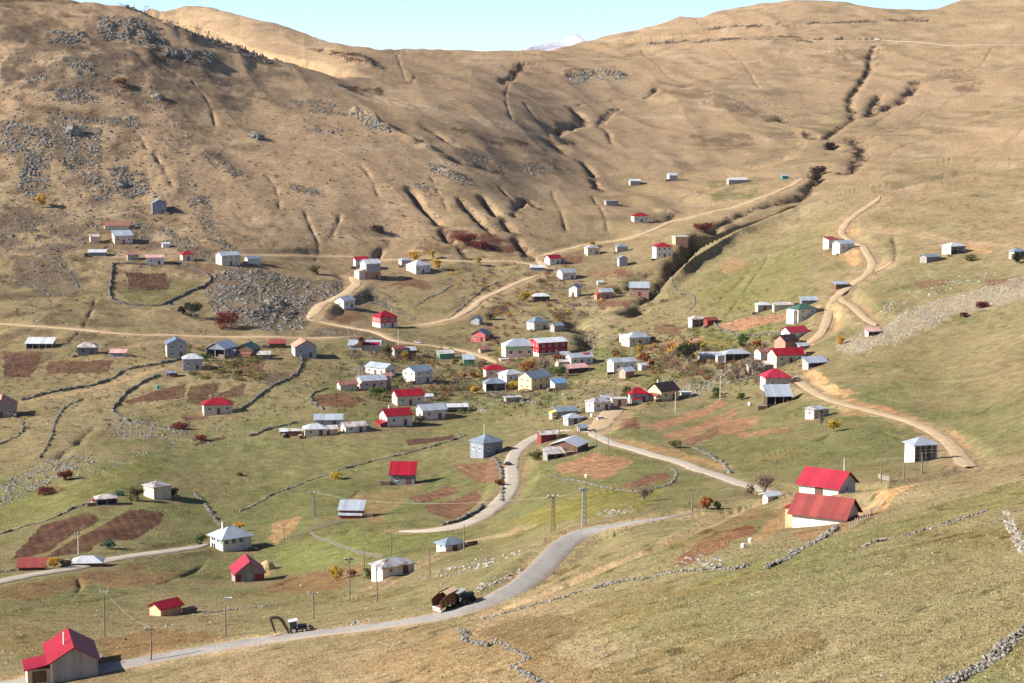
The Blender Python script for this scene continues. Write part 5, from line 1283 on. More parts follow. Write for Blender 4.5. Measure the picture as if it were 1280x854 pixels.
RUBBLE = [  # label, outline, number, size range (m), tone range, clumping
 ('grey boulder slope left of the dirt track bend', [(262,345),(290,338),(330,340),(380,350),(425,352),(432,362),(410,380),(385,398),(380,412),(330,414),(285,400),(262,385),(256,362)], 2800, (.5,2.2), (.05,.62), -.35),
 ('boulder spill along the foot of the tan hillside', [(150,300),(190,298),(240,318),(290,345),(330,345),(330,330),(270,318),(235,300),(205,285),(170,275),(160,285)], 700, (.5,1.7), (.15,.7), .2),
 ('line of rubble climbing the tan hillside', [(232,250),(258,244),(262,262),(268,282),(285,305),(296,312),(290,318),(262,300),(250,280),(238,262)], 420, (.6,1.8), (.1,.6), -.2),
 ('dense grey boulders on the far left slope', [(0,150),(60,160),(65,190),(60,235),(40,250),(20,235),(30,200),(0,190)], 1100, (.8,2.4), (.15,.6), -.1),
 ('scattered boulders on the left slope', [(60,140),(130,150),(125,215),(140,250),(120,252),(100,225),(70,200)], 900, (.8,2.4), (.12,.6), .1),
 ('boulder patch above the lone grey house', [(138,205),(180,215),(190,240),(160,248),(140,240)], 420, (.8,2.4), (.1,.55), 0),
 ('broken rocks along the upper left ridge', [(120,20),(170,22),(200,35),(215,62),(190,62),(150,50),(125,50)], 800, (1.0,3.0), (.08,.5), -.1),
 ('rock band under the left ridge', [(50,42),(100,35),(110,50),(95,55),(60,52)], 260, (1.0,2.8), (.05,.4), 0),
 ('rock band on the descending ridge', [(200,58),(240,62),(280,72),(270,80),(240,76),(205,70)], 420, (1.0,2.8), (.08,.5), 0),
 ('dark crest rocks of the descending ridge', [(145,3),(190,10),(200,22),(250,35),(275,48),(330,70),(370,84),(350,84),(300,68),(262,52),(205,30),(180,16),(150,8)], 900, (1.0,2.8), (.0,.35), -.3),
 ('small rock patches on the left slope', [(68,110),(115,112),(118,125),(95,130),(70,122)], 260, (.8,2.2), (.15,.6), 0),
 ('small rock patches on the left slope', [(30,92),(60,95),(50,105),(32,104)], 120, (.8,2.2), (.15,.6), 0), ('small rock patches on the left slope', [(75,70),(105,75),(120,95),(95,92)], 180, (.8,2.2), (.15,.6), 0),
 ('small rock patches on the left slope', [(130,148),(172,146),(170,158),(135,158)], 170, (.8,2.2), (.15,.6), 0), ('small rock patches on the left slope', [(250,188),(275,190),(305,215),(295,224),(262,205)], 200, (.6,1.8), (.12,.5), 0),
 ('small rock patches on the left slope', [(355,228),(400,238),(406,247),(372,240)], 170, (.6,1.8), (.12,.5), -.2), ('small rock patches on the left slope', [(378,158),(425,160),(430,168),(390,168)], 130, (.7,1.8), (.12,.5), 0),
 ('small rock patches on the left slope', [(364,124),(410,126),(440,142),(430,146),(390,140),(366,132)], 220, (.7,2.2), (.12,.5), 0), ('small rock patches on the left slope', [(0,255),(60,262),(140,275),(120,300),(60,320),(0,310)], 260, (.5,1.6), (.1,.5), .5),
 ('small rock patches on the left slope', [(20,325),(75,318),(105,350),(95,372),(60,372),(20,352)], 260, (.5,1.5), (.1,.55), .4), ('small rock patches on the left slope', [(0,30),(140,50),(240,85),(330,110),(300,140),(150,130),(0,110)], 200, (.5,1.8), (.1,.5), .6),
 ('rocky nose above the shadowed step', [(438,138),(455,142),(482,158),(490,166),(470,162),(445,150)], 320, (1.0,2.8), (.12,.6), -.4),
 ('rocky nose above the shadowed step', [(534,204),(550,206),(588,224),(590,232),(560,224),(536,214)], 300, (.8,2.4), (.12,.6), -.3), ('rocky nose above the shadowed step', [(560,172),(620,198),(635,222),(600,215),(568,192)], 240, (.6,1.8), (.1,.5), .2),
 ('rocky nose above the shadowed step', [(515,228),(545,232),(560,245),(530,246)], 150, (.6,1.6), (.05,.3), 0),
 ('pale outcrop on the far middle slope', [(700,98),(740,87),(785,92),(782,100),(740,98),(710,106)], 500, (1.2,3.2), (.25,.75), 0), ('pale outcrop on the far middle slope', [(790,56),(850,45),(860,50),(810,62)], 110, (1.0,2.4), (.3,.7), .2),
 ('pale outcrop on the far middle slope', [(860,105),(930,118),(990,140),(985,152),(950,146),(890,122)], 300, (.8,2.2), (.1,.5), .2), ('pale outcrop on the far middle slope', [(648,205),(690,200),(695,215),(660,220)], 160, (.8,2.0), (.1,.5), .1),
 ('pale scree running down to the farm group', [(1044,432),(1080,412),(1110,398),(1150,380),(1200,368),(1250,352),(1290,342),(1290,372),(1240,385),(1190,396),(1150,412),(1120,428),(1090,440),(1060,446)], 1700, (.3,1.1), (.5,1.0), -.7),
 ('white stones scattered above the scree', [(1090,400),(1110,375),(1150,360),(1200,345),(1240,338),(1230,352),(1180,366),(1130,384)], 300, (.4,1.3), (.6,1.0), .2),
 ('rubble stream in the far left meadow', [(0,606),(30,590),(60,576),(95,570),(125,568),(118,580),(90,590),(60,605),(25,625),(0,634)], 900, (.4,1.3), (.15,.7), -.3),
 ('pale stone line below the rubble stream', [(95,595),(140,580),(185,566),(188,570),(140,586),(100,600)], 160, (.3,.9), (.5,.9), -.3),
 ('stone heap in the left meadow', [(135,525),(165,518),(195,530),(230,536),(240,545),(200,550),(160,548),(130,545)], 700, (.35,1.2), (.2,.75), -.2), ('stone heap in the left meadow', [(200,548),(250,540),(320,520),(325,528),(280,545),(215,560)], 220, (.3,.9), (.3,.8), .3),
 ('stony waste ground inside the village', [(850,485),(880,465),(900,455),(960,450),(960,470),(910,480),(880,495),(860,498)], 800, (.35,1.3), (.3,.85), -.1), ('stony waste ground inside the village', [(690,475),(760,468),(800,480),(790,492),(730,500),(690,496),(660,510),(640,508)], 420, (.3,1.1), (.35,.85), .3),
 ('stony waste ground inside the village', [(440,460),(452,452),(470,458),(462,470),(438,470)], 260, (.3,1.0), (.35,.85), -.5), ('stony waste ground inside the village', [(400,410),(440,410),(500,425),(480,432),(420,422),(388,420)], 260, (.3,1.1), (.3,.8), .2),
 ('stony waste ground inside the village', [(440,365),(470,370),(500,385),(520,400),(500,392),(465,378)], 260, (.3,1.1), (.4,.9), .1), ('stony waste ground inside the village', [(565,500),(610,503),(610,516),(570,512)], 160, (.3,1.0), (.4,.9), 0), ('stony waste ground inside the village', [(728,430),(745,400),(752,420),(740,450)], 200, (.4,1.2), (.3,.8), .1),
 ('stony waste ground inside the village', [(820,470),(850,470),(850,490),(820,485)], 120, (.3,1.0), (.4,.9), .1), ('stony waste ground inside the village', [(600,490),(690,500),(700,510),(620,510)], 180, (.3,1.0), (.35,.9), .3), ('stony waste ground inside the village', [(330,480),(440,470),(440,486),(340,520),(310,520)], 170, (.3,.9), (.4,.9), .5),
 ('pale stones along the stream terrace', [(833,340),(860,318),(890,300),(950,280),(1000,262),(1060,248),(1130,234),(1200,220),(1200,224),(1130,240),(1060,254),(1000,268),(950,286),(890,306),(862,324),(838,346)], 900, (.4,1.2), (.4,.85), -.5),
 ('tumbled stones of the near slope', [(1255,640),(1264,638),(1270,655),(1285,680),(1290,700),(1275,690),(1260,665)], 280, (.18,.6), (.5,1.0), -.6), ('tumbled stones of the near slope', [(840,706),(860,690),(905,700),(895,712)], 120, (.2,.6), (.5,.95), 0),
 ('loose stones in the near pasture', [(560,800),(720,770),(900,720),(1080,680),(1280,620),(1290,854),(560,860)], 420, (.10,.36), (.4,1.0), .5), ('loose stones in the lower meadow', [(0,740),(200,700),(450,690),(700,670),(600,750),(300,800),(0,840)], 300, (.2,.6), (.4,1.0), .5),
 ('stones along the excavated verge', [(300,815),(340,795),(420,782),(500,765),(505,768),(420,788),(340,803)], 160, (.2,.6), (.5,1.0), 0), ('rough stones beside the road', [(520,720),(600,700),(640,690),(660,680),(650,692),(600,712),(530,726)], 300, (.25,.8), (.5,1.0), -.1),
 ('rough stones beside the road', [(590,735),(640,715),(655,712),(630,728),(596,742)], 120, (.2,.7), (.5,1.0), -.1), ('stony bank beside the birches', [(745,640),(780,630),(795,638),(760,650)], 130, (.25,.8), (.4,.9), -.1),
]
RUBBLE += [
 ('stones strewn over the village land', [(300,345),(520,350),(700,330),(860,380),(1010,400),(1000,470),(900,520),(760,520),(640,500),(520,470),(330,470)], 2200, (.25,.8), (.3,.9), .5),
 ('stones strewn over the left meadows', [(0,430),(250,440),(340,500),(300,560),(150,600),(0,640)], 900, (.25,.8), (.3,.85), .5),
 ('boulders strewn over the whole left hillside', [(0,60),(180,90),(240,170),(250,300),(140,300),(0,330)], 2600, (.5,2.0), (.05,.5), .4),
 ('dark rocks over the lower left hillside and banks', [(0,270),(120,280),(240,300),(260,380),(380,420),(300,440),(0,430)], 1400, (.35,1.3), (.05,.6), .4),
 ('boulders strewn over the middle hillside', [(250,110),(440,150),(640,240),(720,300),(560,310),(300,310),(240,240)], 420, (.4,1.5), (.08,.5), .6),
 ('stones by the far stream', [(860,240),(1000,180),(1060,160),(1150,110),(1180,130),(1060,220),(960,262),(880,280)], 300, (.5,1.4), (.2,.7), .5),
 ('white stones below the orange cutting', [(1080,350),(1200,320),(1280,330),(1280,345),(1180,350),(1090,372)], 200, (.3,.9), (.5,.95), .4),
]
for lab, poly, n, (s0, s1), (t0, t1), cl in RUBBLE:
    px, py = scatter(poly, n, cl, len(poly) + n % 13)
    if not len(px): continue
    P = raycast_many(px, py); P = P[off_road(P, .2)]; k = len(P)
    sz = s0 + (s1 - s0) * RNG.random(k)**2.2
    P[:, 2] -= sz*.08
    tn = np.clip(t0 + (t1 - t0)*RNG.random(k), 0, 1)
    o = link(bpy.data.objects.new('rubble', stones_mesh('rubble', P, sz, tn))); tag(o, lab, 'rubble', kind='stuff')

# single crags that stand out
for (px, py, w_, lab) in [(197,122,22,'pale crag standing alone in the middle of the left slope'), (320,172,26,'small pale crag alone on the tan hillside, right of the other crags'), (93,166,34,'dark jagged crag with a long shadow on the far left slope'), (150,232,24,'grey crag above the lone grey house')]:
    P0 = raycast(px, py); s = P0[1]/F; n = 40
    off = RNG.normal(0, 1, (n, 2))*w_*s*.13
    pos = np.stack([P0[0] + off[:, 0], P0[1] + off[:, 1], np.zeros(n)], 1); pos[:, 2] = height(pos[:, 0], pos[:, 1])
    sz = w_*s*(.14 + .38*RNG.random(n)**2)*np.exp(-np.hypot(off[:, 0], off[:, 1])/(w_*s*.7)); pos[:, 2] += sz*.2
    o = link(bpy.data.objects.new('rock_outcrop', stones_mesh('rock_outcrop', pos, sz, RNG.uniform(.2, .8, n), 1.3))); tag(o, lab, 'crag')

WALLS = [ # label, line, height, width
 ('long curved dry stone wall enclosing the round field on the left', [(141,331),(139,350),(137,365),(141,376),(160,381),(190,383),(205,381),(215,376),(235,366),(252,360),(262,352),(261,346),(245,337),(222,328)], 1.9, .9),
 ('straight stone wall along the upper edge of the round field', [(142,331),(158,330),(176,331)], 1.6, .8),
 ('long stone wall following the faint track on the far left', [(27,501),(60,492),(100,485),(140,474),(155,464),(175,459),(200,455),(226,449)], 1.5, .8),
 ('stone wall curving round the brown plot below the faint track', [(200,470),(186,475),(172,483),(156,494),(147,505),(141,514),(146,520),(160,527)], 1.5, .8),
 ('winding stone wall running downhill in the left meadow', [(104,499),(92,504),(82,509),(72,522),(67,535),(65,545),(58,560),(49,573)], 1.1, .8),
 ('short stone wall below the house cut off at the left', [(0,556),(15,548),(26,542),(30,534),(25,524)], 1.1, .8),
 ('curved stone wall running down from the salmon-roofed house', [(377,447),(377,456),(371,468),(352,478),(336,487),(322,497),(312,506),(303,511)], 1.4, .8),
 ('rounded stone wall of the oval brown plot', [(412,486),(400,489),(390,494),(388,499),(394,506),(403,513)], 1.2, .8),
 ('long low stone wall crossing the big meadow', [(300,640),(330,625),(352,614),(390,600),(430,586),(465,577),(495,570),(525,562),(550,555),(582,544)], .8, .7),
 ('stone wall descending towards the large white house', [(244,618),(252,626),(258,634),(264,642),(270,650),(275,658)], 1.1, .8),
 ('long pale stone wall across the near right pasture', [(735,738),(770,729),(800,724),(840,716),(880,712),(915,712),(935,708)], .6, .8),
 ('broken stone wall line high in the near right pasture', [(1080,683),(1100,677),(1135,669),(1165,661),(1200,650),(1232,639)], .5, .6),
 ('thick tumbled stone wall in the bottom right corner', [(1150,872),(1180,862),(1205,847),(1230,834),(1252,818),(1272,797),(1292,782)], .9, 1.4),
 ('thick zigzag stone wall at the bottom centre', [(618,800),(636,810),(652,818),(660,824),(648,830),(642,834),(656,841),(672,850),(690,860)], .42, .75),
 ('small stone heap wall left of the bottom centre zigzag', [(577,789),(583,795),(581,800),(596,805),(612,808)], .7, .9),
 ('low broken stone row under the brown track', [(600,775),(640,765),(672,755),(700,748),(722,741)], .45, .8),
 ('stone row climbing behind the near red roofs', [(958,712),(985,698),(1010,682),(1030,672),(1046,661)], .6, .8),
 ('pale stone wall beside the pale road right of the village', [(866,561),(880,566),(892,573),(905,580),(912,592)], 1.0, .8),
 ('cream-coloured retaining wall below the hillside farm plots', [(893,406),(900,412),(915,417),(935,420),(955,419),(978,417)], 1.6, .9),
 ('thin stone wall zigzagging up the right hillside', [(836,346),(842,358),(852,364),(865,370),(869,380),(860,390)], 1.0, .7),
 ('thin stone wall below the dark timber hut', [(700,377),(712,379),(736,383)], .9, .7),
 ('pale wall sloping down from the grey tower house', [(458,358),(470,364),(484,371),(497,381)], 1.2, .8),
 ('dark hedge-like wall beside the curving central dirt track', [(518,384),(536,372),(552,366),(566,357)], .8, .7),
 ('stone wall along the upper side of the central dirt track', [(560,400),(578,384),(592,372),(606,360),(625,352)], 1.1, .7),
 ('low white stone row right of the red-doored barn', [(252,768),(268,766),(285,763),(305,761),(325,759),(346,757)], .5, .6),
 ('low white stone row right of the barn meadow, lower', [(0,716),(20,712),(34,712)], .5, .6),
 ('mossy stone row at far left below the dirt patches', [(4,344),(18,352),(36,359),(55,364),(62,371)], 1.1, .8),
 ('stone row on the left slope beside the gully', [(62,322),(74,330),(84,340),(94,352),(98,360)], 1.1, .7),
 ('short stone wall along the shaded stream', [(745,425),(765,421),(790,418),(812,415)], .8, .7),
 ('stone wall of the cut brown plot beside the village stream', [(655,505),(640,497),(628,492),(612,492)], 1.2, .9),
 ('stone edging of the striped plots below the fork', [(690,594),(705,600),(730,603),(760,610),(800,614),(836,606),(846,592),(836,582)], .6, .5),
 ('stone wall lining the inner side of the pale road', [(628,628),(628,612),(627,600),(626,588),(618,572)], 1.1, .8),
 ('dark stone bank along the foot of the road curve', [(552,657),(570,653),(590,644),(604,634)], 1.3, .9),
 ('stone wall behind the meadow row of houses', [(312,546),(326,541),(340,536),(356,532),(372,529)], 1.3, .8),
 ('long stone row over the ploughed field on the left', [(0,668),(40,656),(80,642),(112,628)], .9, .6),
 ('pale stone wall right of the brick shed', [(870,490),(880,480),(900,472),(922,468)], .9, .8),
]
for lab, line, hh, ww in WALLS:
    L = line3(line, .8); dist = L[:, 1].mean()
    seg = np.r_[0, np.cumsum(np.hypot(*np.diff(L[:, :2], axis=0).T))]
    hh *= .8; ww *= .8
    st = min(.62, .20 + dist*.00055)              # stone size
    n = int(seg[-1] / (st*.8)); rows = max(1, int(round(hh / (st*.62)))); cols = max(1, int(round(ww / (st*.8))))
    t = np.linspace(0, seg[-1], max(n, 4))
    bx = np.interp(t, seg, L[:, 0]); by = np.interp(t, seg, L[:, 1])
    bx += .35*perlin(t/4, t*0, 3); by += .35*perlin(t/4, t*0+5, 4)
    bz = height(bx, by)
    tx = np.gradient(bx); ty = np.gradient(by); l = np.hypot(tx, ty) + 1e-9; nx, ny = -ty/l, tx/l
    top = hh*(.8 + .5*perlin(t/6, t*0+9, 5)) * (1 if hh > .9 else np.clip(.7 + .9*perlin(t/5, t*0+2, 6), 0, 1.3))
    ps = []; ss = []
    for r_ in range(rows):
        for q in range(cols):
            o_ = ((q + .5)/cols - .5)*ww*(1 - .25*r_/max(1, rows)) + RNG.normal(0, .1, len(t))
            z = r_*st*.6 + st*.12
            ok = (z < top - st*.25) | ((r_ == 0) & (top > st*.2))
            p = np.stack([bx + nx*o_, by + ny*o_, bz + z + RNG.normal(0, .04, len(t))], 1)[ok]
            ps.append(p); ss.append(st*(.75 + .65*RNG.random(len(p))))
    P = np.concatenate(ps); S = np.concatenate(ss)
    tn = np.clip(RNG.normal(.45 if dist < 350 else .33, .18, len(P)), .03, 1)
    o = link(bpy.data.objects.new('dry_stone_wall', stones_mesh('dry_stone_wall', P, S, tn))); tag(o, lab, 'stone wall', 'dry stone field walls')

# ------------------------------------------------------------------ foliage
def leafm(name, c, c2):
    m, nt, b = new_mat(name)
    at = nd(nt, 'ShaderNodeAttribute', attribute_name='leaf')
    nt.links.new(mixc(nt, at.outputs['Fac'], c, c2), b.inputs['Base Color'])
    b.inputs['Roughness'].default_value = .8
    tr = nt.nodes.new('ShaderNodeBsdfTranslucent'); nt.links.new(mixc(nt, at.outputs['Fac'], c, c2), tr.inputs['Color'])
    ms = nt.nodes.new('ShaderNodeMixShader'); ms.inputs[0].default_value = .22
    nt.links.new(b.outputs[0], ms.inputs[1]); nt.links.new(tr.outputs[0], ms.inputs[2]); nt.links.new(ms.outputs[0], nt.nodes['Material Output'].inputs['Surface'])
    return m
LEAF = {'yellow': leafm('leaf_yellow', (.34,.24,.03), (.60,.42,.06)), 'gold': leafm('leaf_gold', (.42,.23,.03), (.66,.42,.07)), 'orange': leafm('leaf_orange', (.24,.085,.03), (.42,.18,.06)), 'red': leafm('leaf_red', (.11,.022,.022), (.19,.04,.036)),
        'rust': leafm('leaf_rust', (.15,.07,.035), (.26,.125,.06)), 'dark': leafm('leaf_dark', (.025,.035,.018), (.06,.07,.03)), 'green': leafm('leaf_green', (.06,.10,.025), (.14,.18,.05)), 'olive': leafm('leaf_olive', (.11,.10,.035), (.22,.19,.07)), 'bare': leafm('leaf_bare', (.16,.11,.085), (.30,.22,.17)), 'scrub': leafm('leaf_scrub', (.035,.024,.018), (.085,.055,.038)), 'dead': leafm('leaf_dead', (.11,.075,.04), (.22,.15,.08)), 'teal': leafm('leaf_teal', (.05,.10,.07), (.10,.17,.11))}
m_bark, nt, b = new_mat("bark")
tc = nd(nt, 'ShaderNodeTexCoord'); nt.links.new(mixc(nt, ramp(nt, noise(nt, tc.outputs['Object'], 3, 3), .4, .6), (.20,.16,.13), (.36,.32,.28)), b.inputs['Base Color'])
def leaves(name, cen, size, mat, parent=None, loc=None):
    n = len(cen)
    d1 = RNG.normal(0, 1, (n, 3)); d1 /= np.linalg.norm(d1, axis=1)[:, None]
    d2 = np.cross(d1, RNG.normal(0, 1, (n, 3))); d2 /= np.linalg.norm(d2, axis=1)[:, None] + 1e-9
    s = (size*(.6 + .8*RNG.random(n)))[:, None]
    V = np.stack([cen - d1*s, cen + d2*s*.6, cen + d1*s, cen - d2*s*.6], 1).reshape(-1, 3)
    o = bpy.data.objects.new(name, np_mesh(name, V, np.arange(n*4).reshape(n, 4), mat, False, {'leaf': np.repeat(RNG.random(n), 4)}))
    if loc is not None: o.location = loc
    return link(o, parent)
def shrub(name, px, py, wpx, hpx, mat, lab, cat, trunk=.22, n=420, bare=False):
    P = raycast(px, py); s = P[1]/F; rw = wpx*s/2; hh = hpx*s
    root = empty(name, (P[0], P[1], P[2])); tag(root, lab, cat, 'autumn trees and bushes')
    q = MB(); ends = []
    nb = 7 if not bare else 13
    for k in range(nb):
        a = random.uniform(0, 6.283); rr = rw*random.uniform(.2, .75); zz = hh*random.uniform(.55, .92)
        mid = (rr*.35*math.cos(a), rr*.35*math.sin(a), zz*.5); e = (rr*math.cos(a), rr*math.sin(a), zz)
        b0 = (random.uniform(-.15, .15)*rw*(trunk < .15) , random.uniform(-.1, .1)*rw, -.2)
        r0 = max(.035*hh*.5, s*.22)
        q.tube([b0, mid, e], [r0, r0*.7, r0*.3], 5); ends.append(e)
        for j in range(2 if not bare else 5):
            e2 = (e[0]*.6 + random.uniform(-.5, .5)*rw, e[1]*.6 + random.uniform(-.5, .5)*rw, zz*random.uniform(.75, 1.08))
            q.tube([mid, tuple((mid[i]*.4 + e2[i]*.6) for i in range(3)), e2], [r0*.5, r0*.4, r0*.2], 4); ends.append(e2)
    q.build('trunk' if trunk > .15 else 'stems', m_bark, root)
    # clumps of leaves round the branch ends, gaps between
    cs = []
    E = np.array(ends)
    C = np.concatenate([E, np.stack([RNG.normal(0, .38, 10)*rw, RNG.normal(0, .38, 10)*rw, hh*(trunk + (1-trunk)*RNG.random(10)*.85)], 1)])
    per = max(6, n // len(C))
    for c_ in C:
        r_ = rw*random.uniform(.2, .44)
        p = RNG.normal(0, 1, (per, 3)); p /= np.linalg.norm(p, axis=1)[:, None]; p *= (RNG.random(per)**.5)[:, None]*r_
        p[:, 2] *= .8
        cs.append(c_ + p)
    cs = np.concatenate(cs); cs[:, 2] = np.clip(cs[:, 2], .05, hh*1.1)
    if bare: cs = cs[RNG.random(len(cs)) < .35]
    leaves('crown', cs, max(.14, s*.85), LEAF[mat], root)
    return root
TREES = [
 ('tree', 51,259,17,17,'gold','golden yellow tree alone on the upper left slope','tree',.2), ('bush', 281,409,38,17,'red','big dark red bush at the left foot of the boulder slope','bush',.05), ('bush', 242,398,26,20,'dark','dark bush in shade below the walled round field','bush',.05), ('bush', 228,393,14,10,'scrub','brown bush in shade below the walled round field','bush',.05),
 ('bush', 150,108,24,10,'rust','flat rust-brown bush high on the left slope','bush',.05), ('bush', 391,342,18,10,'olive','yellowish bush above the boulder slope and track bend','bush',.05),
 ('tree', 518,326,16,12,'gold','yellow tree behind the bright white hipped house, left one','tree',.2), ('tree', 540,324,7,12,'yellow','slim yellow tree right of the bright white hipped house','tree',.2), ('tree', 547,338,13,13,'gold','broad golden tree right of the slim yellow tree','tree',.2), ('tree', 598,332,9,10,'yellow','small yellow tree on the upper dirt track','tree',.2),
 ('bush', 657,376,15,11,'yellow','yellow bush left of the dark timber hut','bush',.1), ('bush', 612,400,14,9,'olive','yellow-green bush right of the tiny grey gabled hut','bush',.05), ('bush', 770,368,16,9,'olive','yellow-green bush right of the small brick house','bush',.05), ('bush', 740,308,9,6,'gold','small golden bush above the cream house under the upper track','bush',.1),
 ('tree', 861,455,38,28,'dark','large round dark tree in the village','tree',.12), ('tree', 806,457,16,16,'orange','orange-red bush left of the round dark tree','bush',.1), ('tree', 814,460,10,11,'orange','small orange bush close to the orange-red bush','bush',.1), ('tree', 800,444,11,14,'yellow','yellow bush in front of the broad hipped house','bush',.1), ('tree', 771,447,12,9,'rust','russet tree behind the low white house','tree',.2), ('bush', 879,438,10,12,'yellow','yellow bush at the right of the round dark tree','bush',.1),
 ('tree', 659,468,19,17,'orange','orange tree behind the tall cream house','tree',.15), ('tree', 680,466,22,22,'bare','pale half-bare tree below the red hall','tree',.2), ('tree', 697,458,14,16,'rust','rusty half-bare tree right of the pale half-bare tree','tree',.2), ('tree', 700,470,20,12,'green','green bush below the rusty half-bare tree','bush',.05), ('bush', 645,487,20,12,'yellow','yellow-green bush in front of the tall cream house','bush',.05), ('bush', 610,487,11,9,'olive','yellow-green bush before the old white house with dark roof','bush',.05), ('bush', 593,492,14,10,'yellow','yellow bush left of the old white house','bush',.05),
 ('tree', 784,500,18,18,'olive','yellow-green tree left of the bright red pyramid roof','tree',.2), ('tree', 946,437,14,12,'orange','orange bush left of the white-ended barn','bush',.1), ('bush', 928,434,18,16,'green','green bush left of the orange bush near the farm','bush',.05), ('tree', 942,470,30,24,'bare','pinkish bare tree group left of the tall pyramid-roofed house','tree',.15), ('tree', 920,474,18,18,'bare','smaller pinkish bare tree left of the bare tree group','tree',.15), ('bush', 985,452,12,7,'green','dark green bush in front of the long red-roofed house','bush',.05),
 ('tree', 1042,540,17,16,'yellow','yellow-green bush with a dark shadow below the pale stone house','bush',.1), ('tree', 1027,535,10,20,'bare','thin bare tree in front of the pale stone house','tree',.2), ('tree', 884,636,17,15,'orange','orange-red tree left of the birches','tree',.2), ('tree', 897,636,10,8,'green','green bush right of the orange-red tree','bush',.05), ('tree', 805,627,30,20,'bare','bare tree by the long pale road','tree',.2), ('tree', 955,620,32,30,'bare','cluster of bare birches left of the tiny cream hut','tree',.2), ('tree', 938,622,14,18,'bare','thin bare birch at the road end','tree',.2),
 ('bush', 420,726,22,18,'yellow','bright yellow bush on the field edge left of the white rust-roofed house','bush',.08), ('bush', 462,724,18,14,'olive','olive bush at the left end of the rust-roofed white house','bush',.05), ('bush', 440,722,14,10,'rust','russet bush between the yellow and the olive bush','bush',.05), ('bush', 421,599,17,9,'yellow','yellow bush alone on the low wall in the big meadow','bush',.05), ('bush', 67,710,16,14,'gold','golden bush between the red-roofed shed and the blue-grey roofed house','bush',.08), ('bush', 80,710,12,11,'olive','olive bush right of the golden bush','bush',.05),
 ('bush', 168,626,26,20,'olive','olive bush left of the square cream house','bush',.08), ('bush', 216,622,20,13,'dark','dark bush right of the square cream house','bush',.05), ('bush', 298,664,16,11,'gold','golden tree peeping over the roof of the large white house','tree',.2), ('bush', 250,681,16,14,'green','green bush left of the large white house','bush',.08), ('bush', 136,686,22,10,'teal','blue-green cabbage-like bush at the end of the brown field','bush',.03), ('bush', 149,620,16,6,'teal','low blue-green patch above the long brown field','bush',.03),
 ('bush', 1271,330,18,13,'dark','dark bush before the stone hut at the right edge','bush',.05), ('bush', 1051,430,14,10,'gold','golden-brown bush left of the broken hut by the scree','bush',.1), ('bush', 1228,385,22,7,'red','red heath bush on the pale scree','bush',.03), ('bush', 1205,396,10,5,'red','small red heath bush on the pale scree','bush',.03), ('bush', 1212,326,18,7,'olive','olive bush right of the white house by the orange cutting','bush',.05),
 ('tree', 452,438,12,18,'rust','russet bare tree in front of the half red barn','tree',.2), ('tree', 483,447,18,16,'olive','olive bush right of the half red barn','bush',.08), ('bush', 506,450,10,12,'yellow','yellow bush at the broken stone hut','bush',.08), ('bush', 580,473,9,7,'orange','orange bush below the light green hut','bush',.08), ('bush', 590,472,8,7,'orange','second orange bush below the light green hut, right one','bush',.08), ('bush', 568,455,10,6,'green','green bush by the lane','bush',.05),
 ('bush', 470,496,28,11,'green','dense green hedge bush below the pinkish-gabled house','bush',.03), ('bush', 525,530,26,11,'bare','grey leafless bush before the white grey-roofed house','bush',.05), ('bush', 255,452,12,10,'green','dark green bush right of the grey cube house','bush',.05), ('tree', 281,445,10,16,'bare','slim bare tree before the grey porch house','tree',.2), ('bush', 298,470,14,7,'olive','olive bush above the brown plots','bush',.05), ('bush', 98,442,10,9,'green','green bush at the left of the rust-stained roof','bush',.05),
 ('bush', 895,497,18,8,'olive','dry olive bush on the slope right of the white box hut','bush',.05), ('bush', 895,494,12,10,'green','dark green bush above the striped plots','bush',.05), ('bush', 926,500,10,9,'green','small green bush left of the open porch shed','bush',.05), ('bush', 668,577,24,14,'olive','olive bush below the open shed at the fork','bush',.05), ('bush', 605,568,16,10,'orange','orange bush at the corner of the dark blue house','bush',.05), ('bush', 625,607,14,8,'rust','rusty bush on the bend wall','bush',.03), ('bush', 845,560,20,10,'olive','yellow-green bush at the end of the striped plots','bush',.03),
 ('tree', 1020,232,16,14,'scrub','dark shrub at the upper bend of the valley track','bush',.05), ('tree', 1023,221,24,12,'scrub','dark shrub mass above the bend of the valley track','bush',.05), ('tree', 1038,187,14,9,'scrub','lone dark bush in the upper stream bed','bush',.05), ('bush', 582,305,34,12,'red','dark red heath bushes between the gullies','bush',.03), ('bush', 600,312,30,9,'red','lower dark red heath bushes between the gullies','bush',.03), ('bush', 473,291,24,9,'scrub','dark scrub patch above the upper track','bush',.03), ('bush', 880,290,30,10,'red','purplish scrub above the shaded stream','bush',.03),
 ('bush', 300,595,10,4,'rust','low rusty tuft in the big meadow','bush',.03), ('bush', 82,600,26,12,'red','dark red bush in the rubble stream','bush',.03), ('bush', 60,618,34,8,'red','long dark red bush on the edge of the rubble stream','bush',.03), ('bush', 225,536,30,7,'red','dark red bush beside the stone heap in the left meadow','bush',.03), ('bush', 250,550,22,5,'red','dark red low bush on the bare red plot','bush',.03),
]
for nm, px, py, w_, h_, mt, lab, cat, tk in TREES:
    shrub('bush' if cat == 'bush' else 'tree', px, py, w_, h_, mt, lab, cat, tk, n=int(520 + w_*h_*3.0), bare=(mt == 'bare'))

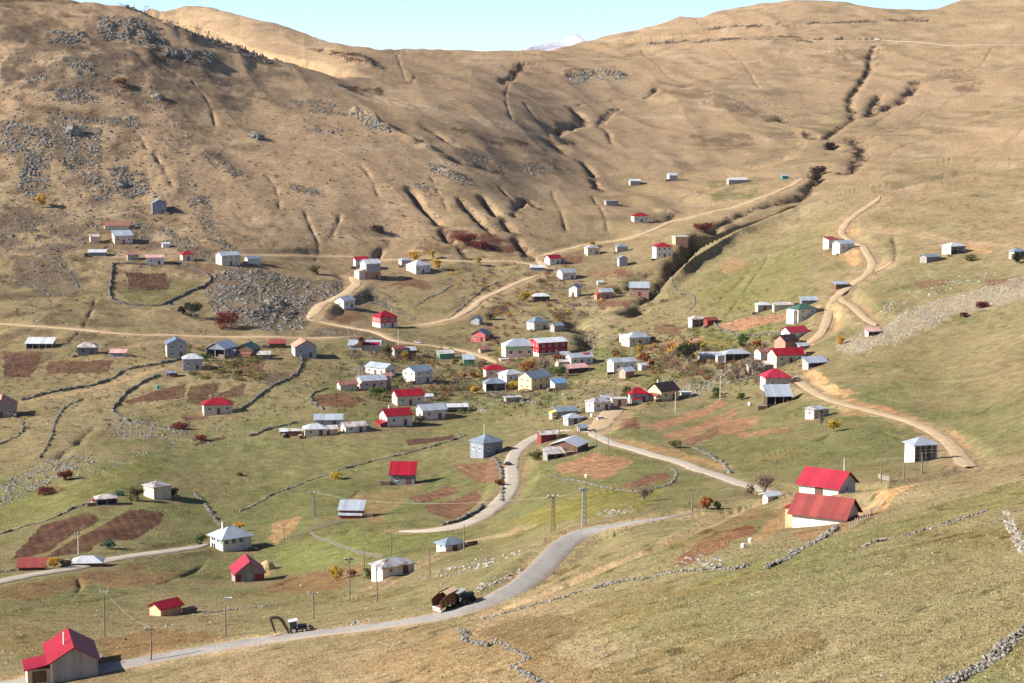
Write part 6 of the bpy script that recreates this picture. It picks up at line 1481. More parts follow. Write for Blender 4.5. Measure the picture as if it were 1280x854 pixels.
# scrub that fills the gullies
cs = []
for L, hw, dep, scrub_ in GULL3:
    if not scrub_: continue
    n = int(len(L)*hw*1.1)
    k = RNG.integers(0, len(L), n)
    x = L[k, 0] + RNG.normal(0, hw*.32, n); y = L[k, 1] + RNG.normal(0, hw*.32, n)
    d = perlin(x/7, y/9, 77); m = d > -.05; x, y = x[m], y[m]
    z = height(x, y)
    for q in range(9):
        cs.append(np.stack([x + RNG.normal(0, .55, len(x)), y + RNG.normal(0, .55, len(x)), z + .1 + 1.1*RNG.random(len(x))], 1))
o = leaves('scrub', np.concatenate(cs), .32, LEAF['scrub']); tag(o, 'dark leafless scrub filling the gullies and stream beds', 'scrub', kind='stuff')
# weeds and low scrub between the plots
for nm, mt, nn, sz, poly, ds in (('weeds', 'olive', 1500, .28, [(0,430),(330,430),(560,420),(760,320),(900,360),(1010,400),(1000,480),(840,500),(700,530),(440,500),(300,530),(0,540)], .35), ('weeds', 'dead', 800, .22, [(0,420),(330,430),(560,420),(760,320),(1010,400),(1060,540),(860,500),(700,520),(440,500),(300,530),(0,560)], .4),
                             ('heath', 'scrub', 650, .40, [(0,40),(150,60),(300,110),(450,150),(640,210),(680,310),(300,310),(0,420)], .75), ('weeds', 'green', 900, .28, [(280,440),(560,420),(760,420),(880,400),(1000,460),(800,520),(640,520),(420,520)], .25)):
    px, py = scatter(poly, nn, ds, int(sz*100)); P = raycast_many(px, py); P = P[off_road(P, .6)]; k = len(P); m_ = 8
    r_ = np.repeat(.3 + .9*RNG.random(k)**2, m_)
    cen = np.repeat(P, m_, 0) + np.stack([RNG.normal(0, .55, k*m_)*r_*1.6, RNG.normal(0, .55, k*m_)*r_*1.6, .08 + RNG.random(k*m_)*.55*r_], 1)
    o = leaves(nm, cen, sz, LEAF[mt]); tag(o, {'olive': 'olive weeds between the plots and houses', 'dead': 'brown dead weeds between the plots and houses', 'scrub': 'dark dwarf heath dotted over the left hillside', 'green': 'green nettles round the village houses'}[mt], nm, kind='stuff')
# thickets of bare and turning bushes among the houses
for nm, mt, nn, polys in (('thicket', 'bare', 150, [[(440,430),(560,435),(640,455),(720,470),(700,500),(560,520),(500,500),(420,470)], [(780,440),(960,430),(970,490),(860,470)], [(560,320),(700,320),(760,400),(640,400),(560,380)]]), ('thicket', 'rust', 120, [[(440,430),(640,450),(720,455),(700,480),(560,500)], [(790,430),(950,440),(940,480),(800,470)], [(590,350),(720,330),(700,440),(600,440)]]), ('thicket', 'olive', 170, [[(420,430),(640,440),(720,450),(720,500),(560,520),(440,500)], [(760,400),(980,420),(960,480),(760,480)], [(230,430),(330,440),(330,480),(230,470)]]), ('thicket', 'gold', 40, [[(500,310),(640,330),(760,380),(640,420),(560,440),(620,500),(700,470)], [(780,430),(960,430),(900,460)]])):
    cl = []
    for poly in polys:
        px, py = scatter(poly, nn, .45, int(nn)); P = raycast_many(px, py); P = P[off_road(P, 1.5)]
        P = P[[not any(abs(p[0]-h_['root'].location.x) < (h_['L']+h_['W'])*.33 and abs(p[1]-h_['root'].location.y) < (h_['L']+h_['W'])*.4 for h_ in HOUSES) for p in P]] if len(P) else P
        for p in P:
            r_ = random.uniform(.7, 1.9); m_ = int(26*r_*r_) + 14
            d = RNG.normal(0, 1, (m_, 3)); d /= np.linalg.norm(d, axis=1)[:, None]; d *= (RNG.random(m_)**.45)[:, None]*r_
            d[:, 2] = np.abs(d[:, 2])*1.1 + .15; cl.append(p + d)
    o = leaves(nm, np.concatenate(cl), .24, LEAF[mt]); tag(o, {'bare': 'leafless grey-brown bushes among the village houses', 'rust': 'rusty autumn bushes among the village houses', 'olive': 'olive green bushes among the village houses', 'gold': 'golden autumn bushes among the village houses'}[mt], nm, kind='stuff')
# rank grass of the near slopes
n = 40000
px = RNG.uniform(-10, 1290, n); py = 600 + 262*RNG.random(n)**.8
lim = np.interp(px, [0, 300, 560, 800, 1000, 1280], [700, 700, 740, 690, 660, 596])
m = (py > lim) & (perlin(px/30, py/14, 78) + .5*perlin(px/8, py/4, 79) > RNG.normal(-.1, .25, n)); px, py = px[m], py[m]
P = raycast_many(px, py)
rd = np.zeros(len(P), bool)
for name, w, L, surf in ROAD3:
    if L[:, 1].min() > 420: continue
    for s0 in range(0, len(L), 2):
        rd |= np.hypot(P[:, 0] - L[s0, 0], P[:, 1] - L[s0, 1]) < w/2 + 1.6
P = P[~rd]; n = len(P)
nb = 5
cen = np.repeat(P, nb, 0); k = len(cen)
a = RNG.random(k)*6.283; s = np.repeat(.07 + .12*RNG.random(n), nb)*(.6 + .7*RNG.random(k))
lean = RNG.normal(0, .55, (k, 2))*s[:, None]
base = cen + np.stack([RNG.normal(0, .09, k), RNG.normal(0, .09, k), np.full(k, -.03)], 1)
dx = np.stack([np.cos(a), np.sin(a), np.zeros(k)], 1)*(.035 + .02*RNG.random(k))[:, None]
V = np.stack([base - dx, base + dx, base + np.stack([lean[:, 0], lean[:, 1], s*1.1], 1)], 1).reshape(-1, 3)
gme = np_mesh('grass', V, np.arange(k*3).reshape(k, 3), leafm('grass_blades', (.235,.21,.105), (.41,.335,.18)), False, {'leaf': np.repeat(np.repeat(RNG.random(n), nb)*.7 + .3*RNG.random(k), 3)})
o = link(bpy.data.objects.new('grass', gme)); tag(o, 'tufts of dry grass on the near slopes', 'grass', kind='stuff')
# ------------------------------------------------------------------ poles and lines
plain('polewood', (.21,.17,.135), .9); plain('steel', (.40,.42,.43), .5, .5); plain('rustysteel', (.40,.24,.14), .8, .2); plain('insulator', (.70,.70,.68), .3); plain('wire', (.55,.55,.55), .5, .3); plain('conc_pole', (.62,.60,.56), .9)
POLES = []
def pole(px, y0, y1, lab, arm=True, mat='polewood', twin=False):
    P = raycast(px, y1); s = P[1]/F; h = (y1 - y0)*s*1.02
    root = empty('utility_pole', tuple(P), R(random.uniform(-25, 25))); tag(root, lab, 'utility pole', 'power poles of the village')
    r = max(.13, s*.42)
    q = MB()
    if twin:
        q.tube([(-.32,0,-.5),(-.22,0,h)], [r*.8, r*.6], 8); q.tube([(.32,0,-.5),(.22,0,h)], [r*.8, r*.6], 8)
        for k in range(1, 9): q.box(-.3, .3, -.05, .05, h*k/9 - .06, h*k/9 + .06)
    else: q.tube([(0,0,-.5),(0.03,0,h*.5),(0,0,h)], [r, r*.82, r*.62], 8)
    q.build('pole', MATS[mat], root)
    if arm:
        a = MB(); w_ = max(.75, s*2.6); a.box(-w_, w_, -.07, .07, h - .55, h - .38); a.tube([(-w_*.6,.0,h-.5),(0,0,h-1.2)], .035, 4); a.tube([(w_*.6,.0,h-.5),(0,0,h-1.2)], .035, 4)
        ao = a.build('crossarm', MATS['steel' if twin else 'polewood'], root)
        for x in (-w_*.92, 0, w_*.92):
            i = MB(); i.tube([(x,0,h-.38),(x,0,h-.28),(x,0,h-.18)], [.05,.09,.05], 8); i.build('insulator', MATS['insulator'], ao)
    POLES.append((P, h)); return P, h
for px, y0, y1, lab, arm, mat in [
 (131,734,797,'tall wooden pole with crossarm left of the small red shed in the lower left meadow',True,'polewood'), (189,781,827,'wooden pole at the verge right of the big bottom left house',True,'polewood'), (282,755,796,'thin wooden pole in the lower left meadow right of the small red shed',False,'polewood'),
 (392,737,774,'lower pole standing directly above the excavator',True,'polewood'), (437,694,751,'tall wooden pole right of the bright yellow bush',True,'polewood'), (471,710,753,'bare wooden pole before the left end of the rust-roofed white house',False,'polewood'), (455,683,712,'thin pole behind the left end of the rust-roofed white house',False,'polewood'),
 (489,664,693,'thin pole behind the roof of the rust-roofed white house',False,'polewood'), (537,681,720,'wooden pole on the slope right of the rust-roofed white house',False,'polewood'), (580,655,687,'pole before the white house with dark hipped roof',False,'polewood'), (98,664,694,'grey pole above the blue-grey roofed house at lower left',True,'conc_pole'),
 (1101,566,605,'wooden pole on the crest right of the big red roofs',False,'polewood'), (1055,572,593,'thin pole behind the far raspberry roof',False,'conc_pole'), (1130,578,598,'thin pole left of the unfinished white house',False,'polewood'), (1152,565,592,'thin pole in front of the unfinished white house',False,'polewood'),
 (844,490,516,'pole in the grass right of the near-black roof',False,'conc_pole'), (790,482,506,'pole in front of the bright red pyramid roof',False,'polewood'), (699,522,546,'thin pole left of the village junction',False,'polewood'), (723,520,550,'thin pole at the village junction, by the small grey house',False,'polewood'), (745,540,560,'pole on the far edge of the village junction, left one',False,'polewood'), (760,540,566,'pole on the far edge of the village junction, right one',False,'polewood'),
 (458,390,409,'thin pole left of the red and pink house',False,'polewood'), (498,413,438,'pole at the dirt road junction',False,'conc_pole'), (489,466,486,'pole right of the pinkish-gabled house',False,'conc_pole'), (865,616,640,'thin pole left of the orange-red tree',False,'polewood'), (125,285,304,'thin pole in the upper left hamlet',False,'polewood'), (925,462,490,'pole left of the tall pyramid-roofed house',False,'polewood'), (900,470,500,'pole in the stony ground left of the farm',False,'conc_pole'), (355,655,680,'thin pole at the driveway of the large white house',False,'polewood'), (605,530,552,'thin pole above the dark blue house',False,'conc_pole')]:
    pole(px, y0, y1, lab, arm, mat)
# two lattice pylons and the twin steel pylon
def lattice(px, y0, y1, wpx, mat, lab):
    P = raycast(px, y1); s = P[1]/F; h = (y1 - y0)*s; w_ = wpx*s/2
    root = empty('lattice_pylon', tuple(P), R(12)); tag(root, lab, 'pylon')
    q = MB(); t = max(.05, s*.22); n = 8
    def wd(k): return w_*(1 - .55*k/n)
    for sx in (-1, 1):
        for sy in (-1, 1): q.tube([(sx*w_, sy*w_, -.3), (sx*wd(n), sy*wd(n), h)], t, 4)
    q.build('tower_leg', MATS[mat], root); q = MB()
    for k in range(n):
        a, b_ = wd(k), wd(k+1); z0, z1 = h*k/n, h*(k+1)/n
        for sgn in (-1, 1):
            q.tube([(-a, sgn*a, z0), (b_, sgn*b_, z1)], t*.7, 4); q.tube([(a, sgn*a, z0), (-b_, sgn*b_, z1)], t*.7, 4)
            q.tube([(sgn*a, -a, z0), (sgn*b_, b_, z1)], t*.7, 4)
    q.build('bracing', MATS[mat], root)
    q = MB(); q.box(-w_*2.4, w_*2.4, -.08, .08, h - .3, h - .1); q.build('crossarm', MATS[mat], root)
    for x in (-2.2, 0, 2.2):
        i = MB(); i.tube([(x*w_, 0, h-.1), (x*w_, 0, h+.2)], [.1, .05], 6); i.build('insulator', MATS['insulator'], root)
    return P, h
pa = lattice(393, 614, 646, 5, 'steel', 'grey lattice pylon left of the two-tier shed'); pb = lattice(691, 618, 664, 6, 'rustysteel', 'rust-coloured lattice pylon at the start of the near road'); pc = pole(730, 607, 658, 'tall twin-legged steel pole beside the near road bend', True, 'steel', True)
def wire(A, B, lab, sag=1.2, grp='power lines'):
    p0 = Vector(A[0]) + Vector((0,0,A[1]-.15)); p1 = Vector(B[0]) + Vector((0,0,B[1]-.15))
    q = MB(); s = (p0.y + p1.y)/2/F
    q.tube([p0.lerp(p1, t/14) - Vector((0,0,sag*4*(t/14)*(1-t/14))) for t in range(15)], max(.012, s*.09), 4)
    tag(q.build('power_line', MATS['wire']), lab, 'power line', grp)
wire(pa, pb, 'power line hanging between the grey and the rusty lattice pylon', 2.0); wire(pb, pc, 'short power line between the rusty pylon and the twin steel pole', .4)
wire(POLES[0], POLES[1], 'power line between the tall pole and the verge pole at lower left', .8); wire(POLES[3], POLES[4], 'power line from the pole above the excavator to the pole by the yellow bush', 1.0)

# ------------------------------------------------------------------ vehicles
plain('tyre', (.018,.018,.02), .9); plain('black', (.02,.02,.022), .6); plain('vyellow', (.36,.23,.05), .7); plain('vbrown', (.15,.075,.05), .9); plain('vwhite', (.78,.77,.74), .35); plain('vred', (.45,.03,.03), .4); plain('vblue', (.025,.035,.06), .4); plain('vdark', (.03,.032,.035), .35); plain('vgrey', (.35,.36,.37), .4, .3); plain('tan', (.48,.35,.24), .8); plain('boom', (.13,.085,.06), .6)
def wheel(parent, x, y, r, w_, name='wheel', hub='iron'):
    def ring(r0, prof):
        q = MB(); n = 20
        v = [(px_*1.0, r_*math.cos(2*math.pi*k/n), r_*math.sin(2*math.pi*k/n)) for px_, r_ in prof for k in range(n)]
        f = [(i*n+k, i*n+(k+1) % n, (i+1)*n+(k+1) % n, (i+1)*n+k) for i in range(len(prof)-1) for k in range(n)]
        f += [tuple(range(n))[::-1], tuple((len(prof)-1)*n + k for k in range(n))]
        q.add([(a+0, b_, c_) for a, b_, c_ in v], f); return q
    t = ring(r, [(-w_/2, r*.86), (-w_*.42, r*.97), (-w_*.2, r), (w_*.2, r), (w_*.42, r*.97), (w_/2, r*.86)]).build(name, MATS['tyre'], parent, (x, y, r))
    ring(r, [(-w_/2-.02, r*.5), (-w_/2-.03, r*.42), (w_/2+.03, r*.42), (w_/2+.02, r*.5)]).build('rim', MATS[hub], t)
    return t
def ground_frame(px, py, yaw):
    P = raycast(px, py); return P
def slope_pitch(P, a):
    d = np.array([math.cos(a), math.sin(a)]); z = height([P[0]-2*d[0], P[0]+2*d[0]], [P[1]-2*d[1], P[1]+2*d[1]])
    return math.atan2(z[1]-z[0], 4)
# local y = driving direction, x = width.
def place(name, px, py, head, lab, cat, sc=.74):
    P = raycast(px, py); a = R(head)                        # heading measured from world x
    o = empty(name, tuple(P)); p_ = slope_pitch(P, a)
    o.rotation_euler = (p_, 0, a - math.pi/2); o.scale = (sc,)*3; tag(o, lab, cat); return o
# tipping trailer, its open end to the lower left
tr = place('farm_trailer', 560, 761, 40, 'tall rusty brown and yellow tipping trailer standing on the road behind the tractor', 'trailer', .84)
q = MB(); q.box(-1.05, 1.05, -2.0, 2.0, .98, 1.08)
q.prism([(-2.0, 1.08), (1.9, 1.08), (2.15, 2.35), (1.5, 2.75), (-.2, 2.75), (-2.0, 2.2)], -1.12, -1.05); q.prism([(-2.0, 1.08), (1.9, 1.08), (2.15, 2.35), (1.5, 2.75), (-.2, 2.75), (-2.0, 2.2)], 1.05, 1.12); q.box(-1.05, 1.05, 1.85, 1.92, 1.08, 2.7)
tub = q.build('tub', MATS['vbrown'], tr)
for k in range(5):
    for sx in (-1, 1):
        g = MB(); y = -1.8 + k*.85; g.box(sx*1.17 - .05, sx*1.17 + .05, y - .05, y + .05, 1.08, 2.1); g.build('side_rib', MATS['vyellow'], tub)
q = MB(); q.prism([(-1.05, 2.45), (0, 3.0), (1.05, 2.45), (1.05, 2.52), (0, 3.07), (-1.05, 2.52)], -.3, 1.95, 'y'); q.build('cover', MATS['tan'], tr)
q = MB(); q.box(-.95, .95, -2.15, -2.02, .95, 1.12); q.box(-1.0, 1.0, -2.12, -2.03, .5, .72); q.build('tail_bumper', MATS['vwhite'], tr)
q = MB(); q.box(-.5, -.36, -1.9, 2.0, .72, .97); q.box(.36, .5, -1.9, 2.0, .72, .97); q.tube([(-.42,2.0,.8),(0,3.3,.7)], .07, 6); q.tube([(.42,2.0,.8),(0,3.3,.7)], .07, 6); q.build('chassis', MATS['black'], tr)
for sx in (-1, 1):
    wheel(tr, sx*.85, -.55, .42, .3); wheel(tr, sx*.85, .45, .42, .3)
    l = MB(); l.box(sx*.7 - .1, sx*.7 + .1, -2.17, -2.12, .78, .9); l.build('tail_light', MATS['vred'], tr)
tc_ = place('tractor', 580, 755, 40, 'dark tractor with cab pulling the rusty trailer up the near road', 'tractor', .78)
q = MB(); q.prism([(-.2, .9), (2.1, .8), (2.1, 1.45), (.5, 1.6), (-.2, 1.6)], -.42, .42); q.build('bonnet', MATS['vblue'], tc_)
q = MB(); q.box(-.35, .35, -1.2, 1.9, .55, .9); q.build('chassis', MATS['black'], tc_)
cb = MB()
for x0, y0 in ((-.75,-1.15),(.68,-1.15),(-.75,.3),(.68,.3)): cb.box(x0, x0+.07, y0, y0+.07, 1.0, 2.45)
cb.box(-.75, .75, -1.15, .37, .95, 1.1); cbo = cb.build('cab', MATS['vdark'], tc_)
g = MB(); g.box(-.70, .70, -1.10, .32, 1.12, 2.4); g.build('cab_glass', MATS['glass'], cbo); q = MB(); q.box(-.85, .85, -1.25, .5, 2.45, 2.6); q.build('cab_roof', MATS['vgrey'], cbo)
for sx in (-1, 1):
    wheel(tc_, sx*.88, -.55, .82, .45); wheel(tc_, sx*.72, 1.55, .5, .3)
    f_ = MB(); f_.prism([(-1.45, 1.2), (-1.1, 1.72), (.1, 1.72), (.45, 1.2), (.35, 1.2), (.05, 1.64), (-1.05, 1.64), (-1.35, 1.2)], sx*.88-.25, sx*.88+.25); f_.build('mudguard', MATS['vblue'], tc_)
    l = MB(); l.box(sx*.3-.09, sx*.3+.09, 2.1, 2.14, 1.15, 1.3); l.build('headlight', MATS['vwhite'], tc_)
q = MB(); q.tube([(.3,1.1,1.5),(.3,1.1,2.5)], .05, 8); q.build('exhaust', MATS['iron'], tc_)
# backhoe loader: the digging arm reaches out to the left
bh = place('backhoe_loader', 371, 791, 8, 'white-cabbed backhoe digger with its long dark arm reaching left beside the near road', 'digger', .64)
q = MB(); q.box(-.5, .5, -1.3, 2.2, .6, 1.0); q.build('chassis', MATS['black'], bh)
q = MB(); q.prism([(.3, 1.0), (2.3, 1.0), (2.3, 1.5), (.3, 1.75)], -.45, .45); q.build('bonnet', MATS['vblue'], bh)
cb = MB()
for x0, y0 in ((-.8,-1.2),(.72,-1.2),(-.8,.35),(.72,.35)): cb.box(x0, x0+.08, y0, y0+.08, 1.0, 2.65)
cb.box(-.8, .8, -1.2, .43, 1.0, 1.3); cbo = cb.build('cab', MATS['vwhite'], bh); g = MB(); g.box(-.74, .74, -1.14, .38, 1.32, 2.6); g.build('cab_glass', MATS['glass'], cbo); q = MB(); q.box(-.9, .9, -1.35, .6, 2.65, 2.82); q.build('cab_roof', MATS['vwhite'], cbo)
for sx in (-1, 1):
    wheel(bh, sx*.95, -.5, .8, .42, hub='vwhite'); wheel(bh, sx*.85, 1.7, .5, .35, hub='vwhite')
    l = MB(); l.box(sx*.95-.09, sx*.95+.09, -1.75, -1.6, .0, 1.1); l.box(sx*.95-.25, sx*.95+.25, -1.9, -1.45, -.02, .06); l.build('stabiliser', MATS['boom'], bh)
q = MB(); q.box(-1.1, 1.1, -1.6, -1.38, .6, .95); q.tube([(0,-1.65,.5),(0,-1.75,1.6)], .2, 6); q.build('swing_frame', MATS['boom'], bh)
q = MB()
def beam(q, p, w0, w1, half):
    # tapering box beam in the y-z plane
    for i in range(len(p)-1):
        (y0, z0), (y1, z1) = p[i], p[i+1]; l = math.hypot(y1-y0, z1-z0); ny, nz = -(z1-z0)/l, (y1-y0)/l
        a, b_ = (w0 + (w1-w0)*i/(len(p)-1))/2, (w0 + (w1-w0)*(i+1)/(len(p)-1))/2
        q.prism([(y0+ny*a, z0+nz*a), (y1+ny*b_, z1+nz*b_), (y1-ny*b_, z1-nz*b_), (y0-ny*a, z0-nz*a)], -half, half)
beam(q, [(-1.7,.9),(-2.5,3.3),(-3.1,4.0),(-4.5,4.1)], .62, .48, .2); bo = q.build('boom', MATS['boom'], bh)
q = MB(); q.tube([(0,-1.75,1.5),(0,-2.95,3.4)], .09, 6); q.tube([(0,-3.3,4.3),(0,-4.6,4.4)], .08, 6); q.build('ram', MATS['iron'], bo)
q = MB(); beam(q, [(-4.75,4.3),(-4.55,2.6),(-4.35,1.15)], .5, .38, .17); q.build('dipper_arm', MATS['boom'], bh)
q = MB(); q.prism([(-4.55,1.2),(-4.1,1.15),(-4.15,.7),(-4.5,.25),(-4.95,.35),(-5.0,.42),(-4.55,.42),(-4.3,.75),(-4.42,1.1)], -.35, .35); bk = q.build('bucket', MATS['tan'], bh)
for k in range(4): t = MB(); t.prism([(-4.95,.35),(-5.15,.40),(-5.0,.43)], -.3+k*.19, -.22+k*.19); t.build('tooth', MATS['iron'], bk)
q = MB(); q.prism([(2.7,.1),(3.6,.1),(3.7,.2),(3.0,.9),(2.7,.9)], -1.05, 1.05); q.build('front_bucket', MATS['boom'], bh); q = MB(); q.tube([(-.6,.6,1.0),(-.6,2.8,.6)], .09, 6); q.tube([(.6,.6,1.0),(.6,2.8,.6)], .09, 6); q.build('loader_arm', MATS['boom'], bh)
def car(px, py, head, body, lab, pickup=False, cat='car'):
    o = place('car' if not pickup else 'pickup_truck', px, py, head, lab, cat)
    q = MB(); pr = [(-2.0,.3),(2.05,.3),(2.1,.62),(1.9,.82),(.95,.92),(-1.5,.95),(-2.05,.85)]
    q.prism(pr, -.82, .82); q.build('body', MATS[body], o)
    q = MB()
    if pickup: q.prism([(-.4,.93),(.9,.93),(.4,1.5),(-.35,1.5)], -.72, .72)
    else: q.prism([(-1.75,.95),(.95,.93),(.35,1.42),(-1.2,1.42)], -.72, .72)
    c_ = q.build('cabin', MATS['glass'], o); q = MB(); q.box(-.7, .7, -1.15 if not pickup else -.33, .33 if not pickup else .38, 1.425 if not pickup else 1.505, 1.47 if not pickup else 1.55); q.build('roof', MATS[body], c_)
    for sx in (-1, 1):
        wheel(o, sx*.75, -1.25, .32, .2); wheel(o, sx*.75, 1.25, .32, .2)
        l = MB(); l.box(sx*.6-.14, sx*.6+.14, 2.07, 2.12, .58, .72); l.build('headlight', MATS['vwhite'], o)
        l = MB(); l.box(sx*.62-.1, sx*.62+.1, -2.09, -2.03, .62, .8); l.build('tail_light', MATS['vred'], o)
    return o
car(635,582,70,'vdark','dark car driving on the bend of the pale road below the dark blue house'); car(314,689,20,'vdark','dark car parked under the large white house'); car(687,541,10,'vdark','dark car parked on the pale road just left of the fork')
car(997,476,-60,'vdark','dark car at the top end of the right-hand dirt track'); car(522,429,172,'vwhite','white pickup truck parked beside the dirt road above the light green hut',True,'pickup truck'); car(447,411,168,'vgrey','pale grey car parked left of the red and pink house'); car(752,525,15,'vwhite','white car parked at the corner workshop of the junction')
van = place('van', 1096, 51, 176, 'white van on the high road below the far ridge', 'van', 1.0)
q = MB(); q.prism([(-2.8,.4),(2.8,.4),(2.8,1.2),(2.1,1.5),(1.7,2.4),(-2.8,2.5)], -1, 1); q.build('body', MATS['vwhite'], van); q = MB(); q.prism([(1.75,1.5),(2.12,1.5),(1.78,2.25)], -.9, .9); q.build('windscreen', MATS['glass'], van)
for sx in (-1, 1): wheel(van, sx*.9, -1.7, .4, .25); wheel(van, sx*.9, 1.7, .4, .25)

# ------------------------------------------------------------------ smaller things
def slat_fence(line, lab, h=1.2, gap=.22, mat='post'):
    L = line3(line, .5); seg = np.r_[0, np.cumsum(np.hypot(*np.diff(L[:, :2], axis=0).T))]; dist = L[:, 1].mean()
    gap = max(gap, dist*.0011); t = np.arange(0, seg[-1], gap); x = np.interp(t, seg, L[:, 0]); y = np.interp(t, seg, L[:, 1]); z = height(x, y)
    q = MB(); w_ = max(.03, min(gap*.22, dist*.00016))
    for i in range(len(t)):
        if random.random() < .06: continue
        hh = h*random.uniform(.8, 1.1); q.box(x[i]-x[0]-w_, x[i]-x[0]+w_, y[i]-y[0]-.03, y[i]-y[0]+.06, z[i]-z[0]-.2, z[i]-z[0]+hh)
    k = 1; pts = [(x[i]-x[0], y[i]-y[0]+.06, z[i]-z[0]+h*.7) for i in range(0, len(t), k)]
    q.tube(pts, .03, 4); q.tube([(a, b_, c_-h*.45) for a, b_, c_ in pts], .03, 4)
    tag(q.build('wooden_fence', MATS[mat], None, (x[0], y[0], z[0])), lab, 'fence', 'wooden fences')
slat_fence([(361,673),(380,667),(400,660),(418,655),(426,652)], 'grey picket fence curving up to the two-tier shed'); slat_fence([(278,690),(288,686),(300,681),(314,675)], 'pale picket fence in front of the large white house', 1.1, .2, 'conc_pole')
slat_fence([(388,668),(402,676),(418,682),(440,690),(462,696),(478,698)], 'dark picket fence crossing the meadow above the rust-roofed white house', 1.0, 1.1); slat_fence([(1098,597),(1105,600),(1112,602)], 'broken white board fence on the crest beside the wooden pole', 0.8, .7, 'post'); slat_fence([(1062,662),(1080,650),(1100,634),(1115,622)], 'row of thin fence posts along the bank right of the near red roofs', .9, 1.6)
def small(name, px, py, lab, cat, fn, mat, rz=20):
    P = raycast(px, py); q = MB(); fn(q, P[1]/F); tag(q.build(name, MATS[mat], None, tuple(P), (0,0,R(rz))), lab, cat)
def trough(q, s):
    q.prism([(-.25,0),(.25,0),(.3,.45),(.25,.45),(.2,.08),(-.2,.08),(-.25,.45),(-.3,.45)], -.75, .75); q.box(-.75,-.70,-.25,.25,.05,.45); q.box(.70,.75,-.25,.25,.05,.45)
def barrel(q, s): 
    n = 14; prof = [(.5,0),(.6,.3),(.6,.8),(.5,1.1),(.3,1.15)]
    v = [(r*math.cos(6.2832*k/n), r*math.sin(6.2832*k/n), z) for r, z in prof for k in range(n)]
    f = [(i*n+k, i*n+(k+1)%n, (i+1)*n+(k+1)%n, (i+1)*n+k) for i in range(len(prof)-1) for k in range(n)] + [tuple((len(prof)-1)*n+k for k in range(n))]
    g_ = max(.45, s*3.6); q.add([(a*g_,b_*g_,c_*g_) for a,b_,c_ in v], f)
small('water_trough', 285, 750, 'white water trough in the meadow below the red-doored barn', 'trough', trough, 'vwhite', 5)
small('water_tank', 197, 486, 'turquoise water tank on the brown plot left of the cube house', 'water tank', barrel, 'turq')
for x, y, lab in ((929,685,'white barrel lower on the red-brown bank left of the near red roofs'), (938,678,'white barrel higher on the red-brown bank left of the near red roofs'), (740,521,'white tank at the edge of the plots right of the junction'), (937,507,'white tank in the grass left of the open porch shed'), (733,597,'small white barrel below the striped plots'), (538,499,'small white barrel right of the cream red-roofed house')):
    small('barrel', x, y, lab, 'barrel', barrel, 'vwhite')
def haypile(q, s):
    n = 12; prof = [(1.9,0),(1.7,.8),(1.1,1.6),(.3,2.1)]
    v = [(r*math.cos(6.2832*k/n)*(1+.12*math.sin(3*k)), r*math.sin(6.2832*k/n), z) for r, z in prof for k in range(n)]
    f = [(i*n+k, i*n+(k+1)%n, (i+1)*n+(k+1)%n, (i+1)*n+k) for i in range(len(prof)-1) for k in range(n)] + [tuple((len(prof)-1)*n+k for k in range(n))]
    q.add(v, f)
plain('hay', (.44,.32,.16), 1.0)
small('hay_pile', 334, 712, 'pale heap of earth and hay right of the red-doored barn', 'heap', haypile, 'hay'); small('hay_pile', 216, 470, 'brown hay heap at the tiny grey hut left of the cube house', 'heap', haypile, 'brownplank'); small('hay_pile', 493, 489, 'round hay heap right of the pinkish-gabled house', 'heap', haypile, 'hay')

# ------------------------------------------------------------------ log piles and dung heaps in the yards
plain('logs', (.26,.19,.13), .95); plain('dung', (.085,.055,.035), 1.0)
def logpile():
    q = MB()
    for r_ in range(5):
        for k in range(9 - r_ % 2):
            x = -1.1 + (k + .5*(r_ % 2))*.26; z = .13 + r_*.22
            q.tube([(x, -.45 + random.uniform(-.08, .08), z), (x, .45 + random.uniform(-.08, .08), z)], random.uniform(.105, .135), 7)
    return q.mesh('log_pile', MATS['logs'])
LOGS = logpile()
for hi, inf in enumerate(HOUSES):
    if inf['L'] < 4.2 or hi % 3 == 2 or inf in (big, j7, j8, j9): continue
    rt = inf['root']; c_, s_ = math.cos(rt.rotation_euler.z), math.sin(rt.rotation_euler.z)
    side = 1 if hi % 2 else -1
    lx = side*(inf['L']/2 + 1.5); ly = -inf['W']*.42 - .6
    x = rt.location.x + lx*c_ - ly*s_; y = rt.location.y + lx*s_ + ly*c_
    o = link(bpy.data.objects.new('log_pile', LOGS)); o.location = (x, y, float(height(x, y)[0]) - .08); o.rotation_euler = (0, 0, rt.rotation_euler.z + (0 if hi % 4 else 1.2)); k_ = random.uniform(.9, 1.35); o.scale = (k_*1.2, k_, k_)
    words = rt['label'].split()
    tag(o, 'log pile beside the ' + ' '.join(words[:12]).rstrip(','), 'log pile', 'log piles in the yards')
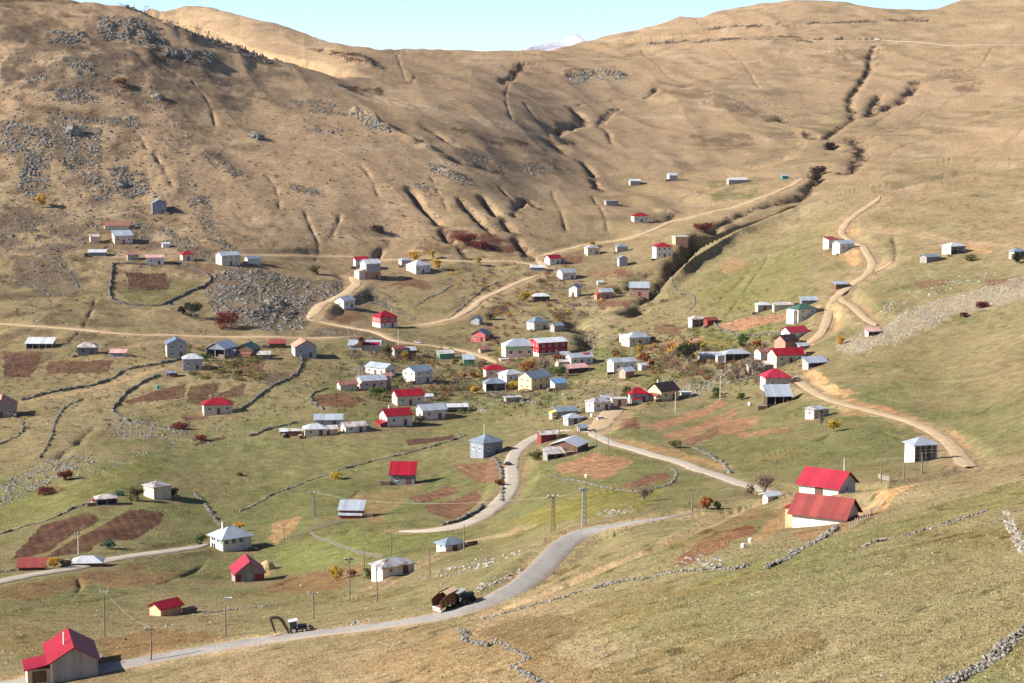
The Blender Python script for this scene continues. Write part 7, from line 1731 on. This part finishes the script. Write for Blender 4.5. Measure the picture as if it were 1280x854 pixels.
for lab, poly, n, (s0, s1), (t0, t1), cl in RUBBLE:
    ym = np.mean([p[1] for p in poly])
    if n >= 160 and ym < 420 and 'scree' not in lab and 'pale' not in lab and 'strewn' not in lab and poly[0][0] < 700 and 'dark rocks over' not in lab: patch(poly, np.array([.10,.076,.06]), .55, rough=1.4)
# ------------------------------------------------------------------ trodden earth round the houses and thin paths between them
patch([(1044,434),(1080,414),(1150,382),(1250,354),(1290,344),(1290,372),(1190,396),(1120,428),(1060,446)], np.array([.35,.295,.22]), .4, rough=2.6)
yard = np.zeros(YG.shape)
for inf in HOUSES:
    c = inf['root'].location; rad = (inf['L'] + inf['W'])*.5
    pts = np.array([[c.x - rad*.15, c.y - rad*.3, 0], [c.x + rad*.15, c.y - rad*.3, 0]])
    D, K_ = dist_field(pts, rad*2.2)
    m = D < 1e8
    yard[m] = np.maximum(yard[m], 1 - sstep(rad*.75, rad*1.7, D[m] + 3.0*perlin(XG[m]/4, YG[m]/4, 33)))
yc = np.array([.20,.145,.085])*(1 + .25*n7[..., None] + .2*n3[..., None])
ya = (yard*np.clip(.5 + .5*perlin(XG/5, YG/6, 34), .1, .9))[..., None]
col = np.clip(col*(1 - ya) + yc*ya, .015, .8)
cc = np.ones((NU*NR, 4), np.float32); cc[:, :3] = col.reshape(-1, 3)
ground.data.attributes['albedo'].data.foreach_set('color', cc.ravel())
# ------------------------------------------------------------------ the air between here and the snowy mountain
zlo = -420.0; zhi = 400.0
q = MB(); q.box(-9000, 9000, -700, 15500, zlo, zhi)
m_haze = bpy.data.materials.new("haze"); m_haze.use_nodes = True; nt = m_haze.node_tree; nt.nodes.clear()
ou = nt.nodes.new('ShaderNodeOutputMaterial'); vo = nt.nodes.new('ShaderNodeVolumePrincipled')
vo.inputs['Color'].default_value = (.80, .88, 1.0, 1); vo.inputs['Density'].default_value = 0.000013; vo.inputs['Anisotropy'].default_value = .2
nt.links.new(vo.outputs[0], ou.inputs['Volume'])
tag(q.build('haze', m_haze), 'thin autumn haze over the whole valley', 'haze', kind='stuff')
